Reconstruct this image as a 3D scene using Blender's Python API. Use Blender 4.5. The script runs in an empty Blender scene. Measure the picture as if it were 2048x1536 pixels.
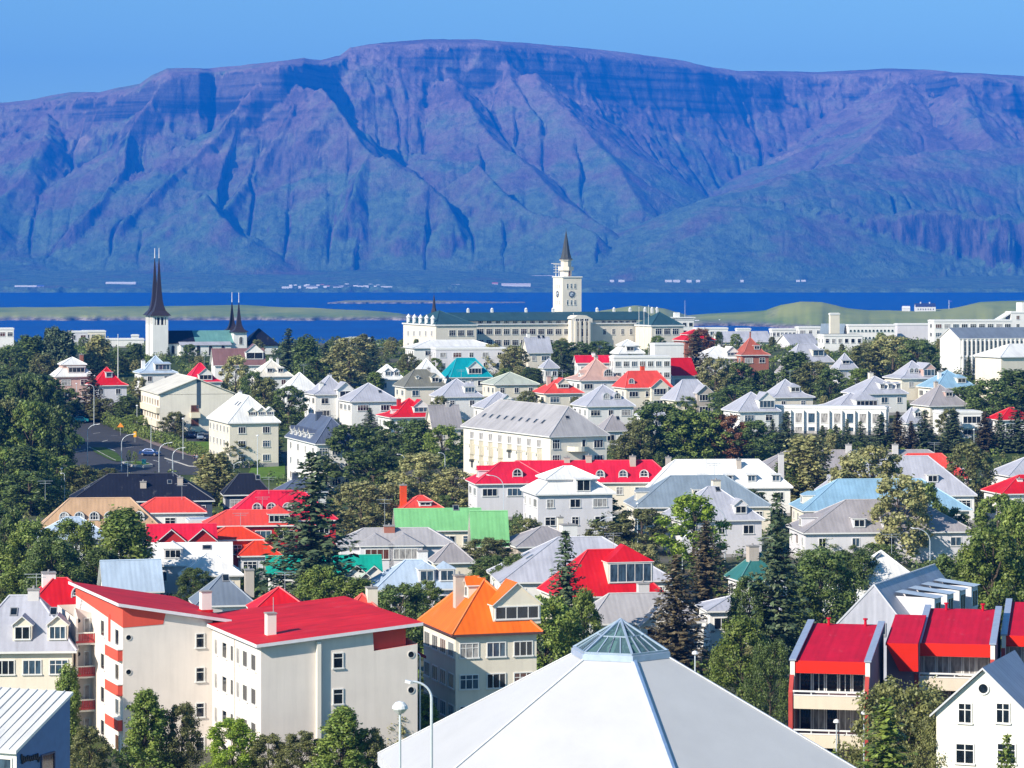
import bpy, bmesh, math, random
import numpy as np
from mathutils import Vector, Matrix, Euler

R = math.radians
F = 6000.0          # focal length in pixels of the 2048 px wide photograph
H0 = 90.0           # eye height above the sea
Y0 = 530.0          # row of the horizon
scene = bpy.context.scene
COL = scene.collection
rng = random.Random(11)

# ------------------------------------------------------------------ camera
cd = bpy.data.cameras.new("camera")
cd.sensor_width = 36.0
cd.lens = 36.0 * F / 2048.0
cd.shift_y = (Y0 - 768.0) / 2048.0
cd.clip_start = 1.0
cd.clip_end = 60000.0
cam = bpy.data.objects.new("camera", cd)
cam.location = (0, 0, H0)
cam.rotation_euler = (R(90), 0, 0)
COL.objects.link(cam)
scene.camera = cam

# ------------------------------------------------------------------ light
SUN_EL, SUN_AZ = 32.0, 49.0     # azimuth: degrees to the left of straight behind the camera
S = Vector((-math.sin(R(SUN_AZ)) * math.cos(R(SUN_EL)), -math.cos(R(SUN_AZ)) * math.cos(R(SUN_EL)), math.sin(R(SUN_EL))))
sl = bpy.data.lights.new("sun", 'SUN')
sl.energy = 5.0
sl.angle = R(0.5)
sl.color = (1.0, 0.90, 0.77)
sun = bpy.data.objects.new("sun", sl)
sun.rotation_euler = S.to_track_quat('Z', 'Y').to_euler()
sun.location = (-300, -200, 400)
COL.objects.link(sun)

world = bpy.data.worlds.new("World")
scene.world = world
world.use_nodes = True
wn, wl = world.node_tree.nodes, world.node_tree.links
wn.clear()
wo = wn.new('ShaderNodeOutputWorld')
bg = wn.new('ShaderNodeBackground')
sky = wn.new('ShaderNodeTexSky')
sky.sky_type = 'NISHITA'
sky.sun_disc = False
sky.sun_elevation = R(SUN_EL)
sky.sun_rotation = R(180 + SUN_AZ)
sky.altitude = 100
sky.air_density = 1.0
sky.dust_density = 0.1
sky.ozone_density = 1.0
tc = wn.new('ShaderNodeTexCoord')
mp = wn.new('ShaderNodeMapping')      # the sky's blue reaches further down than the model's pale horizon band
mp.inputs['Location'].default_value = (0, 0, 0.055)
nv = wn.new('ShaderNodeVectorMath'); nv.operation = 'NORMALIZE'
hs = wn.new('ShaderNodeHueSaturation')
hs.inputs['Saturation'].default_value = 1.25
hs.inputs['Value'].default_value = 1.0
wl.new(tc.outputs['Generated'], mp.inputs['Vector'])
wl.new(mp.outputs['Vector'], nv.inputs[0])
wl.new(nv.outputs['Vector'], sky.inputs['Vector'])
wl.new(sky.outputs['Color'], hs.inputs['Color'])
tn = wn.new('ShaderNodeMix'); tn.data_type = 'RGBA'; tn.blend_type = 'MULTIPLY'; tn.inputs[0].default_value = 1.0
tn.inputs[7].default_value = (.90, 1.06, .95, 1)
wl.new(hs.outputs['Color'], tn.inputs[6]); wl.new(tn.outputs[2], bg.inputs['Color'])
bg.inputs['Strength'].default_value = 0.102
wl.new(bg.outputs['Background'], wo.inputs['Surface'])

vs = scene.view_settings
vs.view_transform = 'Standard'
vs.look = 'None'
vs.exposure = 0.74
vs.gamma = 1.0
cy = scene.cycles
cy.use_denoising = True
cy.max_bounces = 5
cy.diffuse_bounces = 2
cy.glossy_bounces = 2
cy.transmission_bounces = 4
cy.volume_bounces = 0
cy.transparent_max_bounces = 6
cy.caustics_reflective = False
cy.caustics_refractive = False
cy.sample_clamp_indirect = 6.0

# ------------------------------------------------------------------ ground profile and pixel helpers
_gp = [(0, 52), (150, 49.5), (250, 47.5), (330, 46.4), (400, 46), (500, 46.6), (600, 50.2), (700, 56), (800, 60.6), (900, 64),
       (1000, 64.2), (1150, 58), (1400, 45), (1700, 20), (2000, 5), (2300, 0.5), (2600, -6)]
_gy = np.array([p[0] for p in _gp], float); _gz = np.array([p[1] for p in _gp], float)
_rows = np.arange(0, 2601, 5.0)
_k = np.ones(13) / 13.0
_raw = np.interp(np.arange(-30, 2631, 5.0), _gy, _gz)
_rz = np.convolve(_raw, _k, 'valid')[:len(_rows)]
def gz(Y): return float(np.interp(Y, _rows, _rz))
def zat(py, Y): return H0 - (py - Y0) * Y / F
def xat(px, Y): return (px - 1024.0) * Y / F
def P(px, py, Y): return Vector((xat(px, Y), Y, zat(py, Y)))
def y_for(py, h=0.0, lo=120.0, hi=1300.0):
    """distance at which a point h above the ground is seen in row py"""
    for _ in range(50):
        m = (lo + hi) / 2
        if Y0 + F * (H0 - gz(m) - h) / m > py: lo = m
        else: hi = m
    return (lo + hi) / 2
def G(px, py):
    Y = y_for(py)
    return Vector((xat(px, Y), Y, gz(Y)))

# ------------------------------------------------------------------ materials
MATS = {}
def nt(name):
    m = bpy.data.materials.new(name); m.use_nodes = True
    n, l = m.node_tree.nodes, m.node_tree.links
    return m, n, l, n['Principled BSDF']
def setc(p, c): p.default_value = (c[0], c[1], c[2], 1.0)
def coords(n, l, kind='Object', scale=(1, 1, 1)):
    t = n.new('ShaderNodeTexCoord'); m = n.new('ShaderNodeMapping'); m.inputs['Scale'].default_value = scale
    l.new(t.outputs[kind], m.inputs['Vector']); return m.outputs['Vector']
def noise(n, l, vec, scale, detail=4, rough=.55):
    x = n.new('ShaderNodeTexNoise'); x.inputs['Scale'].default_value = scale
    x.inputs['Detail'].default_value = detail; x.inputs['Roughness'].default_value = rough
    l.new(vec, x.inputs['Vector']); return x.outputs['Fac']
def ramp(n, l, fac, stops, mode='LINEAR'):
    r = n.new('ShaderNodeValToRGB'); r.color_ramp.interpolation = mode
    e = r.color_ramp.elements
    while len(e) < len(stops): e.new(0.5)
    for k, (p, c) in enumerate(stops):
        e[k].position = p
        c = (c, c, c) if isinstance(c, (int, float)) else c
        e[k].color = (c[0], c[1], c[2], 1)
    l.new(fac, r.inputs['Fac']); return r.outputs['Color']
def mix(n, l, fac, a, b, mode='MIX'):
    x = n.new('ShaderNodeMix'); x.data_type = 'RGBA'; x.blend_type = mode
    for s, v in ((0, fac), (6, a), (7, b)):
        if isinstance(v, (int, float)): x.inputs[s].default_value = v
        elif isinstance(v, tuple): x.inputs[s].default_value = (v[0], v[1], v[2], 1)
        else: l.new(v, x.inputs[s])
    return x.outputs[2]
def bump(n, l, b, h, strength=.2, dist=.05):
    x = n.new('ShaderNodeBump'); x.inputs['Strength'].default_value = strength; x.inputs['Distance'].default_value = dist
    l.new(h, x.inputs['Height']); l.new(x.outputs['Normal'], b.inputs['Normal'])
def math2(n, l, op, a, b=None):
    x = n.new('ShaderNodeMath'); x.operation = op
    for k, v in enumerate((a, b)):
        if v is None: continue
        if isinstance(v, (int, float)): x.inputs[k].default_value = v
        else: l.new(v, x.inputs[k])
    return x.outputs[0]

def wall_mat(c):
    """painted render / stucco with rain streaks and patchy wear"""
    key = ('wall', c)
    if key in MATS: return MATS[key]
    m, n, l, b = nt("wall_paint")
    v = coords(n, l)
    f1 = noise(n, l, v, .35, 5, .6)
    vs_ = coords(n, l, scale=(1.6, 1.6, .12))
    f2 = noise(n, l, vs_, 1.2, 4, .6)
    k1 = ramp(n, l, f1, [(.3, .92), (.62, 1.0)])
    k2 = ramp(n, l, f2, [(.3, .93), (.55, 1.0)])
    base = mix(n, l, 1.0, mix(n, l, 1.0, c, k1, 'MULTIPLY'), k2, 'MULTIPLY')
    l.new(base, b.inputs['Base Color'])
    b.inputs['Roughness'].default_value = .85
    b.inputs['Specular IOR Level'].default_value = .25
    bump(n, l, b, noise(n, l, v, 9, 3), .25, .02)
    MATS[key] = m; return m

def roof_mat(c, rib=0.0, gloss=.5, wear=.18):
    """painted corrugated iron; u runs along the eaves in metres"""
    key = ('roof', c, rib, gloss)
    if key in MATS: return MATS[key]
    m, n, l, b = nt("roof_paint")
    uv = n.new('ShaderNodeUVMap'); uv.uv_map = 'uv'
    v = coords(n, l)
    f1 = noise(n, l, v, .3, 6, .62)
    mp_ = n.new('ShaderNodeMapping'); mp_.inputs['Scale'].default_value = (1.3, .16, 1)
    l.new(uv.outputs['UV'], mp_.inputs['Vector'])
    f2 = noise(n, l, mp_.outputs['Vector'], 1.0, 4, .6)
    k1 = ramp(n, l, f1, [(.32, 1 - wear), (.6, 1.0)])
    k2 = ramp(n, l, f2, [(.34, 1 - wear * .8), (.56, 1.0)])
    # sheet joints: each sheet's paint has faded a little differently
    sx = n.new('ShaderNodeSeparateXYZ'); l.new(uv.outputs['UV'], sx.inputs[0])
    cell = math2(n, l, 'FLOOR', math2(n, l, 'MULTIPLY', sx.outputs[0], .9))
    wn_ = n.new('ShaderNodeTexWhiteNoise'); wn_.noise_dimensions = '1D'; l.new(cell, wn_.inputs['W'])
    k3 = ramp(n, l, wn_.outputs['Value'], [(0, .92), (1, 1.0)])
    base = mix(n, l, 1.0, c, k1, 'MULTIPLY'); base = mix(n, l, 1.0, base, k2, 'MULTIPLY'); base = mix(n, l, 1.0, base, k3, 'MULTIPLY')
    mp2 = n.new('ShaderNodeMapping'); mp2.inputs['Scale'].default_value = (.9, .35, 1); l.new(uv.outputs['UV'], mp2.inputs['Vector'])
    f3 = noise(n, l, mp2.outputs['Vector'], .8, 5, .7)
    base = mix(n, l, ramp(n, l, f3, [(.60, 0.0), (.70, .22)]), base, tuple(min(.8, q * .7 + .22) for q in c))
    l.new(base, b.inputs['Base Color'])
    b.inputs['Roughness'].default_value = gloss
    b.inputs['Specular IOR Level'].default_value = .18
    w = n.new('ShaderNodeTexWave'); w.wave_type = 'BANDS'; w.bands_direction = 'X'; w.inputs['Scale'].default_value = .55 if rib == 0 else rib
    l.new(uv.outputs['UV'], w.inputs['Vector'])
    bump(n, l, b, w.outputs['Fac'], .22, .04)
    MATS[key] = m; return m

def flat_mat(name, c, rough=.6, metal=0.0, var=.15, sc=2.0, spec=.4):
    key = (name, c, rough)
    if key in MATS: return MATS[key]
    m, n, l, b = nt(name)
    k = ramp(n, l, noise(n, l, coords(n, l), sc, 4), [(.3, 1 - var), (.65, 1.0)])
    l.new(mix(n, l, 1.0, c, k, 'MULTIPLY'), b.inputs['Base Color'])
    b.inputs['Roughness'].default_value = rough; b.inputs['Metallic'].default_value = metal
    b.inputs['Specular IOR Level'].default_value = spec
    MATS[key] = m; return m

def glass_mat(kind):
    key = ('glass', kind)
    if key in MATS: return MATS[key]
    m, n, l, b = nt("window_glass")
    c = {'dark': (.012, .018, .024), 'blue': (.05, .09, .13), 'curtain': (.34, .33, .32), 'warm': (.12, .05, .035)}[kind]
    f = noise(n, l, coords(n, l, scale=(2.2, 1, .6)), 1.3, 2)
    l.new(mix(n, l, 1.0, c, ramp(n, l, f, [(.35, .45), (.6, 1.2)]), 'MULTIPLY'), b.inputs['Base Color'])
    b.inputs['Roughness'].default_value = .06 if kind != 'curtain' else .25
    b.inputs['Specular IOR Level'].default_value = .6
    MATS[key] = m; return m

def leaf_mat(name, c, c2, tr=.3):
    m, n, l, b = nt("foliage_" + name)
    v = coords(n, l)
    f = noise(n, l, v, 1.1, 3, .6)
    oi = n.new('ShaderNodeObjectInfo')
    g = n.new('ShaderNodeNewGeometry')
    base = mix(n, l, ramp(n, l, f, [(.36, 0.0), (.64, 1.0)]), c, c2)
    k = ramp(n, l, g.outputs['Random Per Island'], [(0, .6), (1, 1.35)])
    base = mix(n, l, 1.0, base, k, 'MULTIPLY')
    k = ramp(n, l, oi.outputs['Random'], [(0, .8), (1, 1.15)])
    base = mix(n, l, 1.0, base, k, 'MULTIPLY')
    l.new(base, b.inputs['Base Color'])
    b.inputs['Roughness'].default_value = .5
    b.inputs['Specular IOR Level'].default_value = .35
    t = n.new('ShaderNodeBsdfTranslucent'); l.new(base, t.inputs['Color'])
    ms = n.new('ShaderNodeMixShader'); ms.inputs[0].default_value = tr
    l.new(b.outputs[0], ms.inputs[1]); l.new(t.outputs[0], ms.inputs[2])
    l.new(ms.outputs[0], n['Material Output'].inputs['Surface'])
    return m
LEAF = {
    'D': leaf_mat('dark', (0.079, 0.127, 0.039), (0.166, 0.226, 0.057)),
    'M': leaf_mat('mid', (0.131, 0.203, 0.041), (0.263, 0.323, 0.069)),
    'B': leaf_mat('bright', (0.183, 0.300, 0.032), (0.367, 0.480, 0.057), .38),
    'S': leaf_mat('sage', (0.236, 0.247, 0.095), (0.473, 0.450, 0.190)),
    'O': leaf_mat('olive', (.125, .145, .055), (.255, .260, .090)),
    'R': leaf_mat('rust', (0.193, 0.083, 0.051), (0.297, 0.150, 0.064)),
    'C': leaf_mat('spruce', (0.059, 0.100, 0.053), (0.140, 0.180, 0.086), .15),
    'K': leaf_mat('brown_spruce', (.085, .080, .050), (.190, .150, .080), .15),
    'G': leaf_mat('fresh_spruce', (0.123, 0.187, 0.044), (0.280, 0.353, 0.069), .2),
}
BARK = flat_mat('bark', (.10, .075, .055), .9)

# ------------------------------------------------------------------ object helpers
def tag(o, label, cat, group=None, kind=None):
    if label: o['label'] = label
    if cat: o['category'] = cat
    if group: o['group'] = group
    if kind: o['kind'] = kind
    return o
def empty(name, loc, rz=0.0, label=None, cat=None, group=None):
    o = bpy.data.objects.new(name, None); COL.objects.link(o)
    o.location = loc; o.rotation_euler = (0, 0, rz); o.empty_display_size = .5
    return tag(o, label, cat, group)
def link(name, me, parent=None, loc=None, rz=None):
    o = bpy.data.objects.new(name, me); COL.objects.link(o)
    if parent: o.parent = parent
    if loc is not None: o.location = loc
    if rz is not None: o.rotation_euler = (0, 0, rz)
    return o

class MB:
    """collects faces, then builds ONE mesh; every face carries a material slot and metre-scaled uv (u along the horizontal)"""
    def __init__(s): s.v = []; s.f = []; s.m = []
    def face(s, pts, m=0):
        i = len(s.v); s.v += [tuple(p) for p in pts]; s.f.append(tuple(range(i, i + len(pts)))); s.m.append(m)
    def box(s, x0, y0, z0, x1, y1, z1, m=0, skip=''):
        A = [(x0, y0, z0), (x1, y0, z0), (x1, y1, z0), (x0, y1, z0), (x0, y0, z1), (x1, y0, z1), (x1, y1, z1), (x0, y1, z1)]
        for k, q in (('b', (3, 2, 1, 0)), ('t', (4, 5, 6, 7)), ('f', (0, 1, 5, 4)), ('r', (1, 2, 6, 5)), ('k', (2, 3, 7, 6)), ('l', (3, 0, 4, 7))):
            if k not in skip: s.face([A[i] for i in q], m)
    def prism(s, poly, z0, z1, m=0, mt=None):
        """poly: list of (x,y) counter-clockwise"""
        n = len(poly)
        for i in range(n):
            a, b = poly[i], poly[(i + 1) % n]
            s.face([(a[0], a[1], z0), (b[0], b[1], z0), (b[0], b[1], z1), (a[0], a[1], z1)], m)
        s.face([(p[0], p[1], z1) for p in poly], m if mt is None else mt)
        s.face([(p[0], p[1], z0) for p in reversed(poly)], m)
    def slab(s, top, t, m=0, me=None):
        """closed plate: top polygon (3d, ccw from above) and its copy t lower"""
        n = len(top); bot = [(p[0], p[1], p[2] - t) for p in top]
        s.face(top, m); s.face(list(reversed(bot)), m if me is None else me)
        for i in range(n):
            j = (i + 1) % n
            s.face([bot[i], bot[j], top[j], top[i]], m if me is None else me)
    def tube(s, a, b, ra, rb=None, n=8, m=0, cap=True):
        a, b = Vector(a), Vector(b); rb = ra if rb is None else rb
        d = (b - a).normalized(); u = d.orthogonal().normalized(); w = d.cross(u)
        ca = [a + (u * math.cos(t) + w * math.sin(t)) * ra for t in (2 * math.pi * k / n for k in range(n))]
        cb = [b + (u * math.cos(t) + w * math.sin(t)) * rb for t in (2 * math.pi * k / n for k in range(n))]
        for k in range(n):
            j = (k + 1) % n; s.face([ca[k], ca[j], cb[j], cb[k]], m)
        if cap: s.face(list(reversed(ca)), m); s.face(cb, m)
    def path(s, pts, r, n=6, m=0):
        for k in range(len(pts) - 1): s.tube(pts[k], pts[k + 1], r if not isinstance(r, list) else r[k], r if not isinstance(r, list) else r[k + 1], n, m)
    def lathe(s, prof, n=12, m=0, c=(0, 0)):
        for k in range(len(prof) - 1):
            (r0, z0), (r1, z1) = prof[k], prof[k + 1]
            for q in range(n):
                a, b = 2 * math.pi * q / n, 2 * math.pi * (q + 1) / n
                p = [(c[0] + r0 * math.cos(a), c[1] + r0 * math.sin(a), z0), (c[0] + r0 * math.cos(b), c[1] + r0 * math.sin(b), z0),
                     (c[0] + r1 * math.cos(b), c[1] + r1 * math.sin(b), z1), (c[0] + r1 * math.cos(a), c[1] + r1 * math.sin(a), z1)]
                if r1 < 1e-4: p = p[:3]
                elif r0 < 1e-4: p = [p[0], p[2], p[3]]
                s.face(p, m)
    def bar(s, a, b, w, h, m=0):
        """square bar from a to b, width w across, height h upward"""
        a, b = Vector(a), Vector(b); d = (b - a).normalized(); u = d.cross(Vector((0, 0, 1)))
        u = (Vector((1, 0, 0)) if u.length < 1e-4 else u.normalized()) * (w / 2)
        q = (Vector((0, 1, 0)) if abs(d.z) > .999 else Vector((0, 0, 1))) * h
        A = [a - u, a + u, a + u + q, a - u + q]; B = [b - u, b + u, b + u + q, b - u + q]
        for i in range(4):
            j = (i + 1) % 4; s.face([A[j], A[i], B[i], B[j]], m)
        s.face(A, m); s.face(list(reversed(B)), m)
    def mesh(s, name, mats):
        me = bpy.data.meshes.new(name)
        idx = {}; uq = []; ff = []
        for f in s.f:
            q = []
            for i in f:
                k = (round(s.v[i][0], 3), round(s.v[i][1], 3), round(s.v[i][2], 3))
                if k not in idx: idx[k] = len(uq); uq.append(s.v[i])
                q.append(idx[k])
            ff.append(q)
        keep = [k for k, q in enumerate(ff) if len(set(q)) == len(q)]
        s.f = [s.f[k] for k in keep]; s.m = [s.m[k] for k in keep]; ff = [ff[k] for k in keep]
        me.from_pydata(uq, [], ff); me.update()
        for m in (mats if isinstance(mats, (list, tuple)) else [mats]): me.materials.append(m)
        me.polygons.foreach_set('material_index', s.m)
        uvl = me.uv_layers.new(name='uv')
        co = np.array(s.v, float)
        nrm = np.zeros(len(s.f) * 3); me.polygons.foreach_get('normal', nrm); nrm = nrm.reshape(-1, 3)
        uv = []
        for k, f in enumerate(s.f):
            N = nrm[k]; h = np.array((-N[1], N[0], 0.0)); L = np.linalg.norm(h)
            h = np.array((1.0, 0, 0)) if L < 1e-3 else h / L
            w = np.cross(N, h); p = co[list(f)]
            uv += [x for pair in zip(p @ h, p @ w) for x in pair]
        uvl.data.foreach_set('uv', uv)
        return me
    def obj(s, name, mats, parent=None, loc=None, rz=None):
        return link(name, s.mesh(name, mats), parent, loc, rz)

def numesh(name, co, faces, mats, smooth=False):
    me = bpy.data.meshes.new(name)
    co = np.asarray(co, np.float32); faces = np.asarray(faces, np.int32); k = faces.shape[1]
    me.vertices.add(len(co)); me.vertices.foreach_set('co', co.ravel())
    me.loops.add(faces.size); me.loops.foreach_set('vertex_index', faces.ravel())
    me.polygons.add(len(faces)); me.polygons.foreach_set('loop_start', np.arange(0, faces.size, k, dtype=np.int32))
    me.update(calc_edges=True)
    if smooth: me.polygons.foreach_set('use_smooth', np.ones(len(faces), bool))
    for m in (mats if isinstance(mats, (list, tuple)) else [mats]): me.materials.append(m)
    return me
# ================================================================== LAND, SEA, MOUNTAIN
def _vn(x, y, seed):
    g = np.random.RandomState(seed).rand(256, 256)
    xi = np.floor(x).astype(int); yi = np.floor(y).astype(int); fx = x - xi; fy = y - yi
    fx = fx * fx * (3 - 2 * fx); fy = fy * fy * (3 - 2 * fy)
    a = g[xi % 256, yi % 256]; b = g[(xi + 1) % 256, yi % 256]; c = g[xi % 256, (yi + 1) % 256]; d = g[(xi + 1) % 256, (yi + 1) % 256]
    return (a * (1 - fx) + b * fx) * (1 - fy) + (c * (1 - fx) + d * fx) * fy
def fbm(x, y, seed, octv=5, ridged=False):
    s = 0; a = 1; t = 0
    for k in range(octv):
        v = _vn(x * 2 ** k + 17.3 * k, y * 2 ** k + 9.1 * k, seed + k)
        if ridged: v = 1 - np.abs(2 * v - 1)
        s = s + a * v; t += a; a *= .5
    return s / t
def grid_faces(nr, nc):
    i = np.arange(nr * nc).reshape(nr, nc)
    return np.stack([i[:-1, :-1], i[:-1, 1:], i[1:, 1:], i[1:, :-1]], -1).reshape(-1, 4)

# ---- town ground: one sheet from under the camera down to the shore
m, n, l, b = nt("town_ground")
v = coords(n, l)
c = ramp(n, l, noise(n, l, v, .035, 5), [(.3, (.035, .055, .018)), (.48, (.06, .09, .025)), (.58, (.10, .105, .075)), (.72, (.16, .15, .14))])
c = mix(n, l, 1.0, c, ramp(n, l, noise(n, l, v, .9, 4), [(.3, .65), (.65, 1.1)]), 'MULTIPLY')
l.new(c, b.inputs['Base Color']); b.inputs['Roughness'].default_value = .95; b.inputs['Specular IOR Level'].default_value = .1
xs = np.linspace(-1, 1, 5)
Yr = _rows[2:]
co = np.array([(x * (140 + .32 * Y), Y, z) for Y, z in zip(Yr, _rz[2:]) for x in xs])
tag(link("ground", numesh("ground", co, grid_faces(len(Yr), 5), m, True)), None, None, kind='structure')

# ---- sea
m, n, l, b = nt("sea_water")
v = coords(n, l, scale=(.02, .004, 1))
f = noise(n, l, v, 1.0, 5)
l.new(mix(n, l, ramp(n, l, f, [(.35, 0.0), (.65, 1.0)]), (.0, .035, .19), (.0, .055, .25)), b.inputs['Base Color'])
b.inputs['Roughness'].default_value = .38; b.inputs['Specular IOR Level'].default_value = .03
bump(n, l, b, noise(n, l, coords(n, l, scale=(.12, .05, 1)), 1.0, 4), .6, 1.5)
mb = MB(); mb.face([(-30000, 1000, 0), (30000, 1000, 0), (30000, 45000, 0), (-30000, 45000, 0)])
tag(mb.obj("sea", m), None, None, kind='structure')

# ---- islands in the bay
def land_mat(name, grass1, grass2, rock, zrock, blend):
    m, n, l, b = nt(name)
    v = coords(n, l)
    f = noise(n, l, coords(n, l, scale=(.004, .0015, .02)), 1.0, 5, .6)
    g = mix(n, l, ramp(n, l, f, [(.38, 0.0), (.6, 1.0)]), grass1, grass2)
    fr = noise(n, l, coords(n, l, scale=(.05, .02, .1)), 1.0, 4, .7)
    rk = mix(n, l, ramp(n, l, fr, [(.4, 0.0), (.6, 1.0)]), rock, tuple(min(1, q * 3.2) for q in rock))
    geo = n.new('ShaderNodeNewGeometry'); sp = n.new('ShaderNodeSeparateXYZ'); l.new(geo.outputs['Normal'], sp.inputs[0])
    ps = n.new('ShaderNodeSeparateXYZ'); l.new(geo.outputs['Position'], ps.inputs[0])
    steep = ramp(n, l, math2(n, l, 'ADD', sp.outputs[2], math2(n, l, 'MULTIPLY', math2(n, l, 'SUBTRACT', fr, .5), .25)), [(.72, 1.0), (.93, 0.0)])
    low = ramp(n, l, math2(n, l, 'DIVIDE', ps.outputs[2], 100.0), [(zrock / 100, 1.0), ((zrock + blend) / 100, 0.0)])
    k = mix(n, l, 1.0, steep, low, 'LIGHTEN')
    l.new(mix(n, l, k, g, rk), b.inputs['Base Color'])
    b.inputs['Roughness'].default_value = .95; b.inputs['Specular IOR Level'].default_value = .1
    return m
ISLE = land_mat("island_turf", (.13, .20, .025), (.30, .32, .06), (.10, .085, .075), 2.0, 5.0)
def island(name, shore, crest, far, seed, cliff=7.0, nu=260, nv=46, rough=1.6):
    """shore/crest/far: lists of (px, row or Y) — near waterline row, crest (px,row,Y), far waterline Y"""
    u = np.linspace(shore[0][0], shore[-1][0], nu)
    sy = np.interp(u, [p[0] for p in shore], [p[1] for p in shore])
    Ys = F * H0 / (sy - Y0)
    cY = np.interp(u, [p[0] for p in crest], [p[2] for p in crest])
    cz = H0 - (np.interp(u, [p[0] for p in crest], [p[1] for p in crest]) - Y0) * cY / F
    cz = np.maximum(cz, .3)
    Ys = Ys + (fbm(u / 26.0, u * 0, seed + 40) - .5) * 120
    cY = np.maximum(cY, Ys + 40); Yf = cY + far
    t = np.linspace(0, 1, nv)[:, None]
    tt = np.where(t < .7, t / .7, 1 + (t - .7) / .3)
    Y = np.where(tt <= 1, Ys + (cY - Ys) * tt, cY + (Yf - cY) * (tt - 1))
    X = (u[None, :] - 1024) * Y / F
    cl = np.minimum(cliff, cz * .7)
    rim = .06 + .08 * fbm(u / 14.0, u * 0, seed + 5)
    up = np.where(tt < rim, (tt / rim) ** .8 * cl, cl + (cz - cl) * (1 - (1 - np.clip((tt - rim) / (1 - rim), 0, 1)) ** 1.6))
    z = np.where(tt <= 1, up, cz * np.clip(1 - (tt - 1) ** 2, 0, 1))
    z = z + (fbm(X / 60, Y / 90, seed, 4) - .5) * 2 * rough * np.clip(z / 6, 0, 1) - 1.2 * (tt <= 0) - 1.0 * (tt >= 2)
    co = np.stack([X, Y, z], -1).reshape(-1, 3)
    return tag(link(name, numesh(name, co, grid_faces(nv, nu), ISLE, True)), None, None, kind='structure')
island("island_terrain", [(-300, 641), (200, 641), (560, 641), (700, 641), (800, 641), (836, 640)],
       [(-300, 617, 5300), (0, 616, 5350), (250, 613, 5400), (480, 611, 5450), (620, 617, 5350), (720, 621, 5250), (800, 629, 5080), (836, 639, 4950)], 420, 3)
island("hill_terrain", [(1190, 652), (1330, 652), (1480, 652), (1560, 656), (1700, 660), (1900, 658), (2080, 655), (2300, 655)],
       [(1150, 628, 4900), (1190, 625, 4900), (1270, 611, 4950), (1330, 618, 4950), (1375, 634, 4900), (1440, 628, 4900), (1530, 622, 4800), (1560, 611, 4700), (1600, 603, 4650), (1645, 604, 4650), (1690, 615, 4650), (1740, 621, 4650),
        (1830, 623, 4650), (1900, 618, 4700), (1960, 605, 4800), (2048, 601, 4850), (2300, 600, 4850)], 420, 21, 5.0, 300)
island("islet_terrain", [(655, 607.2), (760, 607.3), (900, 607), (1050, 606)],
       [(655, 606, 7050), (690, 601, 7100), (760, 601, 7100), (880, 601, 7150), (960, 603, 7200), (1050, 605.5, 7200)], 160, 33, 3.5, 200, 24, .7)

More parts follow.
